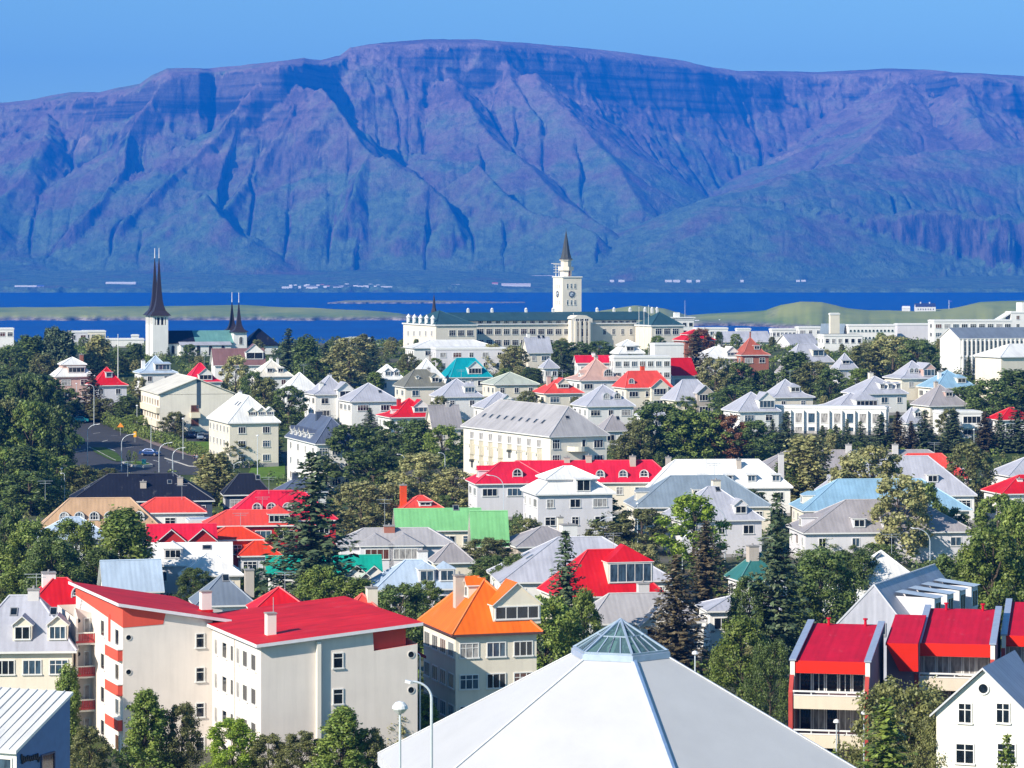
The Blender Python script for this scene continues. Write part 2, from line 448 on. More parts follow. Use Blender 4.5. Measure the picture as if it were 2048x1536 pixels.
# ---- the mountain and the coast below it
def mountain():
    nu, nv = 900, 400
    u = np.linspace(-260, 2310, nu)[None, :] + np.zeros((nv, 1))
    Y = np.concatenate([np.linspace(9690, 9900, 50), np.linspace(9906, 15000, nv - 50)])[:, None] + np.zeros((1, nu))
    X = (u - 1024) * Y / F
    wy = (fbm(X / 520, Y / 520, 71, 5) - .5) * 330
    wx = (fbm(X / 380, Y / 380, 91, 5) - .5) * 60
    uw = u + wx * .55; Yw = Y + wy
    rim = [(-400, 228), (0, 210), (60, 205), (140, 190), (200, 190), (280, 175), (300, 160), (335, 145), (420, 143), (560, 130), (610, 123), (640, 127), (680, 118),
           (700, 103), (760, 92), (850, 87), (950, 85), (1050, 92), (1200, 105), (1340, 122), (1430, 140), (1480, 147), (1640, 147), (1770, 141), (1900, 148), (2048, 158), (2400, 175)]
    rY = [(-400, 12900), (0, 12600), (150, 12450), (280, 12150), (300, 12080), (335, 12080), (395, 12140), (425, 12260), (450, 12220), (500, 12080), (560, 12020), (610, 12120), (650, 12400), (700, 12700), (760, 12800), (850, 12880), (1000, 13000), (1100, 13150), (1340, 13500),
          (1480, 13900), (1560, 14150), (1640, 14300), (1760, 14300), (1850, 14100), (1910, 13700), (1960, 13600), (2048, 13700), (2400, 13900)]
    ru, rv = zip(*rim); yu, yv = zip(*rY)
    rimY = np.interp(uw, yu, yv)
    # outline height is tied to the unwarped column and to the edge's true distance so the skyline keeps its shape
    rimz = H0 + (Y0 - np.interp(u, ru, rv)) * np.interp(u, yu, yv) / F
    toe = 10650 + 250 * fbm(u / 160.0, u * 0, 55) + np.interp(u, [-400, 500, 900, 1250, 1500, 2400], [0, -100, 0, 900, 1250, 1100])
    plain = 13 + np.clip((Y - 9850) / 900, 0, 1.3) * 42
    t = np.clip((rimY - Yw) / (rimY - toe), -1, 1.6)
    tk = [-1, -.14, 0, .012, .085, .17, .3, .45, .62, .8, 1.0, 1.6]
    cw = np.interp(u, [-260, 280, 330, 640, 700, 830, 880, 1480, 1560, 1640, 1860, 1920, 2310], [.45, .5, 1, .7, .15, .5, 1, 1, .7, .35, .4, 1, 1])
    prof = cw * np.interp(t, tk, [1.036, 1.036, .992, .972, .76, .645, .52, .37, .225, .10, .02, 0]) + (1 - cw) * np.interp(t, tk, [1.034, 1.034, .995, .98, .87, .755, .58, .41, .245, .11, .02, 0])
    h = plain + (rimz - plain) * prof
    def seg(pts, k0, k1, d0, side=None):
        """ridge polyline (px,row,Y): falls k0 per metre for the first d0 metres, then k1"""
        best = np.full(X.shape, -1e9)
        Wx = (uw - 1024) * Yw / F
        for (a, b) in zip(pts[:-1], pts[1:]):
            A = P(*a); B = P(*b); d = B - A
            L2 = d.x * d.x + d.y * d.y
            s = np.clip(((Wx - A.x) * d.x + (Yw - A.y) * d.y) / L2, 0, 1)
            dx = Wx - (A.x + s * d.x); dy = Yw - (A.y + s * d.y)
            D = np.sqrt(dx * dx + dy * dy)
            D = np.where(dx > 0, D * (side or 1.0), D)
            if k0 > 1.5: D = D * (.35 + 1.3 * fbm(X / 75, Y / 75, 44, 4, True))
            best = np.maximum(best, A.z + s * d.z - np.where(D < d0, D * k0, d0 * k0 + (D - d0) * k1))
        return best
    ridges = [
        seg([(600, 172, 12000), (640, 190, 11850), (668, 205, 11700), (705, 245, 11550), (745, 300, 11400), (800, 335, 11250), (860, 365, 11100), (910, 430, 10950), (930, 500, 10800)], .85, .55, 330, 1.3),
        seg([(510, 175, 12000), (470, 215, 11850), (430, 265, 11700), (385, 320, 11500), (320, 385, 11250), (250, 440, 11050)], 1.0, .5, 120, 1.3),
        seg([(590, 215, 11850), (560, 275, 11650), (520, 335, 11450), (470, 400, 11200), (420, 460, 10950)], .9, .55, 120, 1.2),
        seg([(668, 205, 11700), (640, 285, 11500), (620, 345, 11350), (590, 410, 11150)], .9, .6, 150, 1.2),
        seg([(745, 300, 11400), (720, 360, 11200), (690, 420, 11000)], .9, .6, 130, 1.2),
        seg([(330, 160, 12050), (300, 210, 11950), (265, 270, 11800), (255, 330, 11600), (215, 390, 11350), (150, 450, 11050)], 1.15, .5, 160, 1.15),
        seg([(410, 395, 11050), (435, 425, 10950), (470, 455, 10800)], .8, .55, 80),
        seg([(960, 330, 11350), (1000, 385, 11150), (1060, 425, 11000), (1130, 440, 10900), (1200, 470, 10750)], .75, .5, 130, 1.3),
        seg([(900, 160, 12700), (960, 250, 12200), (1050, 330, 11750), (1130, 400, 11350), (1210, 455, 11000)], .5, .42, 150, 1.3),
        seg([(1060, 150, 12900), (1150, 240, 12400), (1230, 330, 11900), (1290, 420, 11400)], .5, .42, 150, 1.3),
        seg([(1010, 120, 13000), (1030, 180, 12750), (1080, 240, 12450)], .6, .45, 150, 1.3),
        seg([(1210, 535, 10500), (1290, 497, 10700), (1400, 432, 10950), (1480, 384, 11150), (1560, 357, 11350), (1640, 338, 11650), (1720, 322, 12000), (1850, 308, 12400), (2048, 296, 12700), (2350, 290, 12900)], .30, .45, 300, 1.0),
        seg([(1380, 450, 10850), (1440, 415, 10950), (1500, 388, 11050), (1560, 396, 11000), (1640, 412, 10930), (1720, 428, 10880), (1830, 415, 10900), (1950, 425, 10860), (2060, 432, 10830), (2300, 430, 10830)], 1.55, .40, 110, 1.0),
        seg([(1800, 165, 13900), (1790, 220, 13300), (1740, 290, 12600), (1700, 320, 12100)], .5, .4, 150),
        seg([(1920, 165, 13650), (1950, 230, 13200), (1990, 280, 12800)], .7, .45, 150),
        seg([(100, 215, 12500), (80, 290, 12000), (30, 380, 11500), (-60, 460, 11000)], .6, .45, 150, 1.2),
    ]
    for r in ridges:
        h = np.maximum(h, np.minimum(r, rimz - 20))
    base = h.copy()
    # fall-line gullies: carve with many vectorised droplets
    rs = np.random.RandomState(5)
    dY, dX = (15000 - 9650) / (nv - 1), 1.0
    w = np.clip((h - 75) / 120, 0, 1) * (t > .015)
    wu = np.interp(u, [-260, 850, 980, 1350, 1460, 2310], [1.1, 1.1, .3, .3, .55, .7])
    h = h + (fbm(X / 160, Y / 220, 7, 5, True) - .55) * 46 * w * wu * np.clip(t * 6, 0, 1) + (fbm(X / 45, Y / 60, 19, 4) - .5) * 16 * w + (fbm(X / 70, Y / 50, 29, 4, True) - .5) * 55 * w * np.clip(1 - t * 1.5, 0, 1)
    for rnd in range(7):
        nd = 26000
        r = rs.uniform(1, nv - 3, nd); c = rs.uniform(1, nu - 3, nd); sed = np.zeros(nd); vel = np.zeros((2, nd))
        cut = np.zeros_like(h); cnt = np.zeros_like(h)
        for step in range(70):
            ri = r.astype(int); ci = c.astype(int)
            gy = (h[ri + 1, ci] - h[ri - 1, ci]) / 2; gx = (h[ri, ci + 1] - h[ri, ci - 1]) / 2
            vel[0] = vel[0] * .55 - gy; vel[1] = vel[1] * .55 - gx
            L = np.sqrt(vel[0] ** 2 + vel[1] ** 2) + 1e-6
            sl = np.sqrt(gx * gx + gy * gy)
            np.add.at(cut, (ri, ci), np.minimum(sl, 9) * .011 * (.3 + step / 40))
            r = np.clip(r + vel[0] / L, 1, nv - 3); c = np.clip(c + vel[1] / L, 1, nu - 3)
        cut = np.minimum(cut, 16)
        cut[1:-1, 1:-1] = cut[1:-1, 1:-1] * .6 + .1 * (cut[2:, 1:-1] + cut[:-2, 1:-1] + cut[1:-1, 2:] + cut[1:-1, :-2])
        h = h - cut * w
    h = np.maximum(h, plain) + (fbm(X / 90, Y / 120, 3, 4) - .5) * 5 * np.clip((Y - 9850) / 200, 0, 1)
    # sea cliff at the coast
    shore = 9790 + (fbm(u / 60.0, u * 0, 61, 3) - .5) * 110
    k = np.clip((Y - shore) / 30, 0, 1) ** .7 * (.75 + .5 * fbm(u / 12.0, u * 0, 66, 3))
    k = np.where(Y - shore > 60, 1, k)
    h = np.where(Y < shore, -3.0, h * k)
    co = np.stack([X, Y, h], -1).reshape(-1, 3)
    m, n, l, b = nt("mountain_rock")
    v = coords(n, l)
    geo = n.new('ShaderNodeNewGeometry'); sp = n.new('ShaderNodeSeparateXYZ'); l.new(geo.outputs['Normal'], sp.inputs[0])
    ps = n.new('ShaderNodeSeparateXYZ'); l.new(geo.outputs['Position'], ps.inputs[0])
    zz = math2(n, l, 'DIVIDE', ps.outputs[2], 1200.0)
    f1 = noise(n, l, v, .0042, 7, .62)
    f2 = noise(n, l, v, .02, 6, .65)
    scree = mix(n, l, ramp(n, l, f1, [(.38, 0.0), (.6, 1.0)]), (.17, .12, .112), (.38, .275, .245))
    green = mix(n, l, ramp(n, l, f2, [(.35, 0.0), (.65, 1.0)]), (.04, .12, .06), (.12, .24, .10))
    gk = ramp(n, l, math2(n, l, 'ADD', math2(n, l, 'MULTIPLY', f1, 1.0), math2(n, l, 'MULTIPLY', zz, -.42)), [(.22, 0.0), (.44, .85)])
    col = mix(n, l, gk, scree, green)
    st = n.new('ShaderNodeTexNoise'); st.inputs['Scale'].default_value = 1.0; st.inputs['Detail'].default_value = 3
    l.new(coords(n, l, scale=(.0012, .0012, .045)), st.inputs['Vector'])
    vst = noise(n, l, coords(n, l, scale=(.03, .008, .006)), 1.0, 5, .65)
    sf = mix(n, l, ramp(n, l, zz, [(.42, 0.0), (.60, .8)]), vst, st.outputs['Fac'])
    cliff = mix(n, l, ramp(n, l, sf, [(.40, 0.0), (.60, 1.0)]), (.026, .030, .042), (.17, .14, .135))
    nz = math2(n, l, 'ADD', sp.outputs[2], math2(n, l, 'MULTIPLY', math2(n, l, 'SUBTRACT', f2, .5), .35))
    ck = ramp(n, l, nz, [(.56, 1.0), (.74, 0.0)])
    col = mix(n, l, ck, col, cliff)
    tan = ramp(n, l, noise(n, l, v, .0027, 3), [(.60, 0.0), (.68, .75)])
    hb = ramp(n, l, zz, [(.38, 0.0), (.5, 1.0), (.66, 1.0), (.75, 0.0)])
    col = mix(n, l, mix(n, l, 1.0, tan, hb, 'MULTIPLY'), col, (.50, .36, .27))
    fh = noise(n, l, coords(n, l, scale=(1, .5, .8)), .055, 6, .72)
    col = mix(n, l, 1.0, col, ramp(n, l, fh, [(.34, .72), (.62, 1.12)]), 'MULTIPLY')
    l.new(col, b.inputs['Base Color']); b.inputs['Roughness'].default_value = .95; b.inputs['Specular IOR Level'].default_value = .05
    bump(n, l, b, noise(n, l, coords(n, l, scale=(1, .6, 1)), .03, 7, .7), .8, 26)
    tag(link("mountain", numesh("mountain", co, grid_faces(nv, nu), m, True)), None, None, kind='structure')
mountain()

# ---- the air over the bay
m = bpy.data.materials.new("haze_air"); m.use_nodes = True
n, l = m.node_tree.nodes, m.node_tree.links
n.remove(n['Principled BSDF'])
pv = n.new('ShaderNodeVolumePrincipled')
pv.inputs['Color'].default_value = (.006, .225, 1.0, 1)
pv.inputs['Density'].default_value = 8.8e-5
l.new(pv.outputs[0], n['Material Output'].inputs['Volume'])
mb = MB(); mb.box(-9000, -600, -8, 9000, 15060, 1120)
hz = mb.obj("haze", m)
hz.visible_shadow = True
tag(hz, None, None, kind='stuff')
# ================================================================== WINDOWS AND HOUSES
WHT = flat_mat("white_trim", (.74, .74, .72), .5, var=.08)
TRIMS = {}
def trim(c): return WHT if c is None else flat_mat("trim_paint", c, .55, var=.1)
_wc = {}
def window_mesh(w, h, nx=2, ny=1, glass='dark', tr=None, arch=False):
    """frame with sill, sash bars and glass; wall plane at y=0, outside towards -y, origin at the sill's middle"""
    key = (round(w, 2), round(h, 2), nx, ny, glass, tr, arch)
    if key in _wc: return _wc[key]
    b = MB(); fr = .09 if w < 2.2 else .11; p = -.07
    if not arch:
        b.face([(-w / 2 + fr, -.02, fr), (w / 2 - fr, -.02, fr), (w / 2 - fr, -.02, h - fr), (-w / 2 + fr, -.02, h - fr)], 1)
        b.box(-w / 2, p, 0, -w / 2 + fr, .02, h); b.box(w / 2 - fr, p, 0, w / 2, .02, h)
        b.box(-w / 2 + fr, p, h - fr, w / 2 - fr, .02, h); b.box(-w / 2 - .06, p - .06, -.05, w / 2 + .06, .02, fr * .8)
        for i in range(1, nx):
            x = -w / 2 + w * i / nx; b.box(x - .035, p + .015, fr * .8, x + .035, .0, h - fr)
        for j in range(1, ny):
            z = h * (1 - .34) if ny == 2 else h * j / ny
            b.box(-w / 2 + fr, p + .02, z - .03, w / 2 - fr, .0, z + .03)
    else:
        n = 12; r = w / 2; hs = h - r
        ang = [math.pi * k / n for k in range(n + 1)]
        inner = [(math.cos(a) * (r - fr), hs + math.sin(a) * (r - fr)) for a in ang]; outer = [(math.cos(a) * r, hs + math.sin(a) * r) for a in ang]
        poly = [(-r + fr, fr)] + [(r - fr, fr)] + inner
        b.face([(x, -.02, z) for x, z in poly], 1)
        for k in range(n):
            b.face([(inner[k][0], p, inner[k][1]), (outer[k][0], p, outer[k][1]), (outer[k + 1][0], p, outer[k + 1][1]), (inner[k + 1][0], p, inner[k + 1][1])][::-1])
            b.face([(outer[k][0], p, outer[k][1]), (outer[k][0], .02, outer[k][1]), (outer[k + 1][0], .02, outer[k + 1][1]), (outer[k + 1][0], p, outer[k + 1][1])][::-1])
        if hs > .05:
            b.box(-r, p, 0, -r + fr, .02, hs); b.box(r - fr, p, 0, r, .02, hs)
        b.box(-r - .05, p - .05, -.04, r + .05, .02, fr)
        for i in range(1, nx):
            x = -r + w * i / nx; b.box(x - .035, p + .015, fr, x + .035, 0, hs + math.sqrt(max(0, (r - fr) ** 2 - x * x)))
        if ny > 1: b.box(-r + fr, p + .02, hs - .03, r - fr, 0, hs + .03)
    me = b.mesh("window", [trim(tr), glass_mat(glass)])
    _wc[key] = me; return me
def add_window(parent, x, y, z, face, w, h, nx=2, ny=1, glass=None, tr=None, arch=False, name='window'):
    """face: 'f','l','r','b' of the parent's local frame"""
    if glass is None: glass = rng.choices(['dark', 'blue', 'curtain', 'warm'], [6, 3, 2, .6])[0]
    rz = {'f': 0, 'l': -math.pi / 2, 'r': math.pi / 2, 'b': math.pi}[face]
    return link(name, window_mesh(w, h, nx, ny, glass, tr, arch), parent, (x, y, z), rz)

ROOF = {'WH': (.78, .78, .76), 'LI': (.43, .44, .50), 'GR': (.40, .39, .40), 'TG': (.34, .32, .33), 'DG': (.17, .21, .27), 'DK': (.012, .015, .028), 'NV': (.10, .125, .19),
        'RD': (.62, .012, .020), 'CR': (.66, .018, .05), 'CO': (.72, .075, .055), 'OR': (.86, .16, .015), 'RO': (.74, .055, .018), 'TE': (.005, .30, .36), 'EM': (.01, .34, .25), 'GN': (.20, .50, .21),
        'BL': (.25, .42, .56), 'PB': (.42, .52, .64), 'BR': (.22, .12, .12), 'BK': (.42, .11, .07), 'PK': (.56, .36, .30), 'OL': (.19, .19, .155), 'SG': (.46, .50, .42), 'TN': (.50, .33, .20),
        'DT': (.04, .17, .16), 'CM': (.74, .70, .60), 'GB': (.22, .28, .34)}
WALL = {'W': (.80, .79, .76), 'C': (.76, .70, .58), 'Y': (.80, .75, .64), 'G': (.60, .58, .57), 'P': (.60, .40, .35), 'B': (.34, .13, .09), 'R': (.50, .03, .03), 'O': (.66, .08, .02), 'L': (.66, .65, .68), 'T': (.50, .44, .38), 'N': (.06, .08, .12)}

def hip_faces(w, d, z0, rh, k=1.0, axis='x'):
    """footprint w x d centred: eave ring at z0, ridge at z0+rh along axis; returns faces and ridge lines"""
    if axis == 'x':
        rl = max(0.0, w / 2 - d / 2 * k)
        a, b = (-rl, 0, z0 + rh), (rl, 0, z0 + rh)
    else:
        rl = max(0.0, d / 2 - w / 2 * k)
        a, b = (0, -rl, z0 + rh), (0, rl, z0 + rh)
    c = [(-w / 2, -d / 2, z0), (w / 2, -d / 2, z0), (w / 2, d / 2, z0), (-w / 2, d / 2, z0)]
    if axis == 'x':
        if rl < .01: fs = [[c[0], c[1], a], [c[1], c[2], a], [c[2], c[3], a], [c[3], c[0], a]]
        else: fs = [[c[0], c[1], b, a], [c[1], c[2], b], [c[2], c[3], a, b], [c[3], c[0], a]]
        lines = [(c[0], a), (c[3], a), (c[1], b), (c[2], b)] + ([(a, b)] if rl >= .01 else [])
    else:
        if rl < .01: fs = [[c[0], c[1], a], [c[1], c[2], a], [c[2], c[3], a], [c[3], c[0], a]]
        else: fs = [[c[0], c[1], a], [c[1], c[2], b, a], [c[2], c[3], b], [c[3], c[0], a, b]]
        lines = [(c[0], a), (c[1], a), (c[2], b), (c[3], b)] + ([(a, b)] if rl >= .01 else [])
    return fs, lines, rl

def roof_build(mb, kind, w, d, z0, rh, o, opt):
    """writes the roof (slot 0 sheet, 1 fascia/soffit, 2 ridge caps, 3 wall for gables); returns slope info for dormers"""
    W, D = w + 2 * o, d + 2 * o
    axis = opt.get('axis', 'x' if W >= D else 'y'); t = .16
    caps = []
    if kind in ('hip', 'pyr'):
        fs, caps, rl = hip_faces(W, D, z0, rh, opt.get('k', 1.0), axis)
        for f in fs: mb.face(f, 0)
    elif kind == 'flare':
        i1, h1 = .34, .17
        c0 = [(-W / 2, -D / 2, z0), (W / 2, -D / 2, z0), (W / 2, D / 2, z0), (-W / 2, D / 2, z0)]
        q = min(W, D) / 2 * i1
        fs, cp, rl = hip_faces(W - 2 * q, D - 2 * q, z0 + rh * h1, rh * (1 - h1), opt.get('k', 1.0), axis)
        c1 = [(-W / 2 + q, -D / 2 + q, z0 + rh * h1), (W / 2 - q, -D / 2 + q, z0 + rh * h1), (W / 2 - q, D / 2 - q, z0 + rh * h1), (-W / 2 + q, D / 2 - q, z0 + rh * h1)]
        for i in range(4): mb.face([c0[i], c0[(i + 1) % 4], c1[(i + 1) % 4], c1[i]], 0)
        for f in fs: mb.face(f, 0)
        caps = cp + [(c0[i], c1[i]) for i in range(4)]
    elif kind == 'tier':
        hl, hw, hu = rh * .42, rh * opt.get('band', .16), rh * (1 - .42 - opt.get('band', .16))
        q = min(W, D) / 2 * .42
        c0 = [(-W / 2, -D / 2, z0), (W / 2, -D / 2, z0), (W / 2, D / 2, z0), (-W / 2, D / 2, z0)]
        ux, uy = W / 2 - q, D / 2 - q
        c1 = [(-ux, -uy, z0 + hl), (ux, -uy, z0 + hl), (ux, uy, z0 + hl), (-ux, uy, z0 + hl)]
        for i in range(4):
            j = (i + 1) % 4
            mb.face([c0[i], c0[j], c1[j], c1[i]], 0)
            mb.face([c1[i], c1[j], (c1[j][0], c1[j][1], z0 + hl + hw), (c1[i][0], c1[i][1], z0 + hl + hw)], 3)
        e = .35
        fs, cp, rl = hip_faces(2 * ux + 2 * e, 2 * uy + 2 * e, z0 + hl + hw, hu, opt.get('k', 1.0), axis)
        for f in fs: mb.face(f, 0)
        zz = z0 + hl + hw
        mb.prism([(-ux - e, -uy - e), (ux + e, -uy - e), (ux + e, uy + e), (-ux - e, uy + e)], zz - .14, zz - .003, 1)
        caps = cp + [(c0[i], c1[i]) for i in range(4)]
    elif kind == 'gablex':       # ridge along x, gables left and right
        a = [(-W / 2, -D / 2, z0), (W / 2, -D / 2, z0), (W / 2, 0, z0 + rh), (-W / 2, 0, z0 + rh)]
        b2 = [(W / 2, D / 2, z0), (-W / 2, D / 2, z0), (-W / 2, 0, z0 + rh), (W / 2, 0, z0 + rh)]
        mb.slab(a, t, 0, 1); mb.slab(b2, t, 0, 1); caps = [(a[3], a[2])]
        rr = rh * (d / 2) / (D / 2)
        for sx in (-1, 1):
            x = sx * w / 2
            g = [(x, -d / 2, z0 - .25), (x, d / 2, z0 - .25), (x, d / 2, z0 + .12), (x, 0, z0 + rh - t * 1.2), (x, -d / 2, z0 + .12)]
            mb.face(g if sx > 0 else g[::-1], 3)
    elif kind == 'gabley':
        a = [(-W / 2, D / 2, z0), (-W / 2, -D / 2, z0), (0, -D / 2, z0 + rh), (0, D / 2, z0 + rh)]
        b2 = [(W / 2, -D / 2, z0), (W / 2, D / 2, z0), (0, D / 2, z0 + rh), (0, -D / 2, z0 + rh)]
        mb.slab(a, t, 0, 1); mb.slab(b2, t, 0, 1); caps = [(a[2], a[3])]
        for sy in (-1, 1):
            y = sy * d / 2
            g = [(w / 2, y, z0 - .25), (-w / 2, y, z0 - .25), (-w / 2, y, z0 + .12), (0, y, z0 + rh - t * 1.2), (w / 2, y, z0 + .12)]
            mb.face(g if sy > 0 else g[::-1], 3)
    elif kind == 'flat':
        mb.prism([(-W / 2, -D / 2), (W / 2, -D / 2), (W / 2, D / 2), (-W / 2, D / 2)], z0 - .1, z0 + max(.25, rh), 1, 0)
        mb.prism([(-W / 2 + .3, -D / 2 + .3), (W / 2 - .3, -D / 2 + .3), (W / 2 - .3, D / 2 - .3), (-W / 2 + .3, D / 2 - .3)], z0 + max(.25, rh), z0 + max(.25, rh) + .12, 1, 0)
    elif kind == 'mono':         # high on the left (opt high='l') or at the back
        hi = opt.get('high', 'l')
        zl, zr, zb = (rh, 0, None) if hi == 'l' else ((0, rh, None) if hi == 'r' else (0, 0, rh))
        top = [(-W / 2, -D / 2, z0 + zl), (W / 2, -D / 2, z0 + zr), (W / 2, D / 2, z0 + (zr if zb is None else zb)), (-W / 2, D / 2, z0 + (zl if zb is None else zb))]
        mb.slab(top, .3, 0, 1)
        c = [(-w / 2, -d / 2), (w / 2, -d / 2), (w / 2, d / 2), (-w / 2, d / 2)]
        def zt(p):
            f = (p[0] + W / 2) / W; g = (p[1] + D / 2) / D
            return z0 - .31 + (zl * (1 - f) + zr * f if zb is None else zb * g)
        for i in range(4):
            j = (i + 1) % 4; mb.face([(c[i][0], c[i][1], z0 - .35), (c[j][0], c[j][1], z0 - .35), (c[j][0], c[j][1], zt(c[j])), (c[i][0], c[i][1], zt(c[i]))], 3)
    if kind in ('hip', 'pyr', 'flare', 'tier'):
        mb.prism([(-W / 2, -D / 2), (W / 2, -D / 2), (W / 2, D / 2), (-W / 2, D / 2)], z0 - .2, z0 - .003, 1)
    r = .09
    for a, b in caps: mb.tube(Vector(a) + Vector((0, 0, .02)), Vector(b) + Vector((0, 0, .02)), r, r, 5, 2, False)

def slope_z(kind, w, d, z0, rh, o, opt, face, b):
    """height of the roof surface b metres in from the eave of a face (middle of the face)"""
    W, D = w + 2 * o, d + 2 * o
    axis = opt.get('axis', 'x' if W >= D else 'y'); k = opt.get('k', 1.0)
    if kind == 'gablex': run = D / 2
    elif kind == 'gabley': run = W / 2
    else:
        short = min(W, D) if True else 0
        if axis == 'x': run = D / 2 if face in 'fb' else W / 2 - max(0, W / 2 - D / 2 * k)
        else: run = W / 2 if face in 'lr' else D / 2 - max(0, D / 2 - W / 2 * k)
    if kind == 'flare':
        q = min(W, D) / 2 * .34
        return z0 + (rh * .17 * b / q if b < q else rh * .17 + rh * .83 * (b - q) / (run - q))
    if kind == 'tier':
        return z0 + rh * .42 * b / (min(W, D) / 2 * .42)
    return z0 + rh * b / run

def add_dormer(root, roofo, spec, kind, w, d, z0, rh, o, opt, roofm, wallm, trc):
    """spec = (face, position -1..1, distance in from eave, width, height, type, panes)"""
    face, u, b0, dw, dh, ty = spec[:6]; nx = spec[6] if len(spec) > 6 else 2
    half = (w if face in 'fb' else d) / 2
    zb = slope_z(kind, w, d, z0, rh, o, opt, face, b0)
    s = (slope_z(kind, w, d, z0, rh, o, opt, face, b0 + 1.0) - zb)
    s = max(s, .15)
    dr = {'gable': dw * .42, 'hip': dw * .32, 'shed': dh * .22, 'arch': dw * .5, 'flat': .12}[ty]
    L = min((dh + dr) / s + .1, (dh + dr) / .2)
    Lw = min(dh / s + .05, L)
    mb = MB(); e = .14; hw = dw / 2
    # walls (slot 0), roof (slot 1), trim (slot 2); local: x along, y inward, z up from the sill line
    if ty == 'arch':
        n = 10; hs = max(0, dh - hw)
        prof = [(-hw, -.3)] + [(math.cos(math.pi - math.pi * k / n) * hw, hs + math.sin(math.pi * k / n) * hw) for k in range(n + 1)] + [(hw, -.3)]
        mb.face([(x, 0, z) for x, z in prof][::-1], 0)
        L = dh / s + .05
        for i in range(len(prof) - 1):
            (x0, q0), (x1, q1) = prof[i], prof[i + 1]
            mb.face([(x0, -e, q0), (x0, max(.05, q0 / s), q0), (x1, max(.05, q1 / s), q1), (x1, -e, q1)][::-1], 1)
            mb.face([(x0 * 1.0, -e, q0), (x1, -e, q1), (x1 * .86, -e, hs + (q1 - hs) * .86 if q1 > hs else q1), (x0 * .86, -e, hs + (q0 - hs) * .86 if q0 > hs else q0)], 2)
    else:
        mb.face([(-hw, 0, -.3), (hw, 0, -.3), (hw, 0, dh), (-hw, 0, dh)], 0)
        mb.face([(-hw, 0, -.3), (-hw, 0, dh), (-hw, Lw, dh)], 0); mb.face([(hw, 0, -.3), (hw, Lw, dh), (hw, 0, dh)], 0)
        if ty == 'gable':
            mb.face([(-hw, 0, dh), (hw, 0, dh), (0, 0, dh + dr)], 0)
            k = (hw + e) / hw
            zl = dh + dr - dr * k
            for sx in (-1, 1):
                q = [(sx * (hw + e), -e * 1.6, zl + .06), (sx * (hw + e), max(.1, zl / s), zl + .06), (0, L, dh + dr + .06), (0, -e * 1.6, dh + dr + .06)]
                mb.slab(q if sx < 0 else q[::-1], .1, 1, 2) if False else mb.slab(q[::-1] if sx < 0 else q, .1, 1, 2)
        elif ty == 'hip':
            q = [(-hw - e, -e, dh), (hw + e, -e, dh), (hw + e, Lw, dh), (-hw - e, Lw, dh)]
            a, bb = (0, hw * .9, dh + dr), (0, L, dh + dr)
            mb.face([q[0], q[1], a], 1); mb.face([q[1], q[2], bb, a], 1); mb.face([q[3], q[0], a, bb], 1)
            mb.prism([(-hw - e, -e), (hw + e, -e), (hw + e, Lw), (-hw - e, Lw)], dh - .1, dh - .003, 2)
        elif ty in ('shed', 'flat'):
            q = [(-hw - e, -e * 2, dh), (hw + e, -e * 2, dh), (hw + e, L, dh + dr), (-hw - e, L, dh + dr)]
            mb.slab(q, .12, 1, 2)
    do = mb.obj('dormer', [wallm, roofm, trim(trc)], roofo)
    if face == 'f': do.location = (u * half, -d / 2 - o + b0, zb)
    elif face == 'l': do.location = (-w / 2 - o + b0, -u * half, zb); do.rotation_euler = (0, 0, -math.pi / 2)
    elif face == 'r': do.location = (w / 2 + o - b0, u * half, zb); do.rotation_euler = (0, 0, math.pi / 2)
    if ty == 'arch': add_window(do, 0, -.01, .08, 'f', dw * .78, dh * .88, nx, 2, arch=True)
    else:
        ww = dw - .3
        add_window(do, 0, -.005, .14, 'f', ww, dh - .3, nx, 1, rng.choice(['dark', 'dark', 'blue']))
    return do

def chimney(roofo, x, y, z0, z1, w=.75, mat=None, dd=None):
    mb = MB(); dd = dd or w
    mb.box(-w / 2, -dd / 2, z0, w / 2, dd / 2, z1, 0)
    mb.box(-w / 2 - .07, -dd / 2 - .07, z1, w / 2 + .07, dd / 2 + .07, z1 + .13, 1)
    mb.tube((0, 0, z1 + .13), (0, 0, z1 + .4), .13, .11, 7, 1)
    return mb.obj('chimney', [mat or wall_mat((.55, .52, .5)), flat_mat("chimney_cap", (.3, .29, .28), .9)], roofo, (x, y, 0))
STEEL = flat_mat("galvanised_steel", (.50, .53, .56), .45, .6, .1)
def antenna(roofo, x, y, z, h=2.6):
    mb = MB(); mb.tube((0, 0, z), (0, 0, z + h), .035, .03, 5)
    for q, ln in ((.96, 1.1), (.84, .8)):
        mb.bar((-ln, 0, z + h * q), (ln, 0, z + h * q), .05, .05)
        for k in range(4):
            xx = -ln + 2 * ln * k / 3; mb.bar((xx, -.25, z + h * q), (xx, .25, z + h * q), .03, .03)
    return mb.obj('antenna', STEEL, roofo, (x, y, 0))
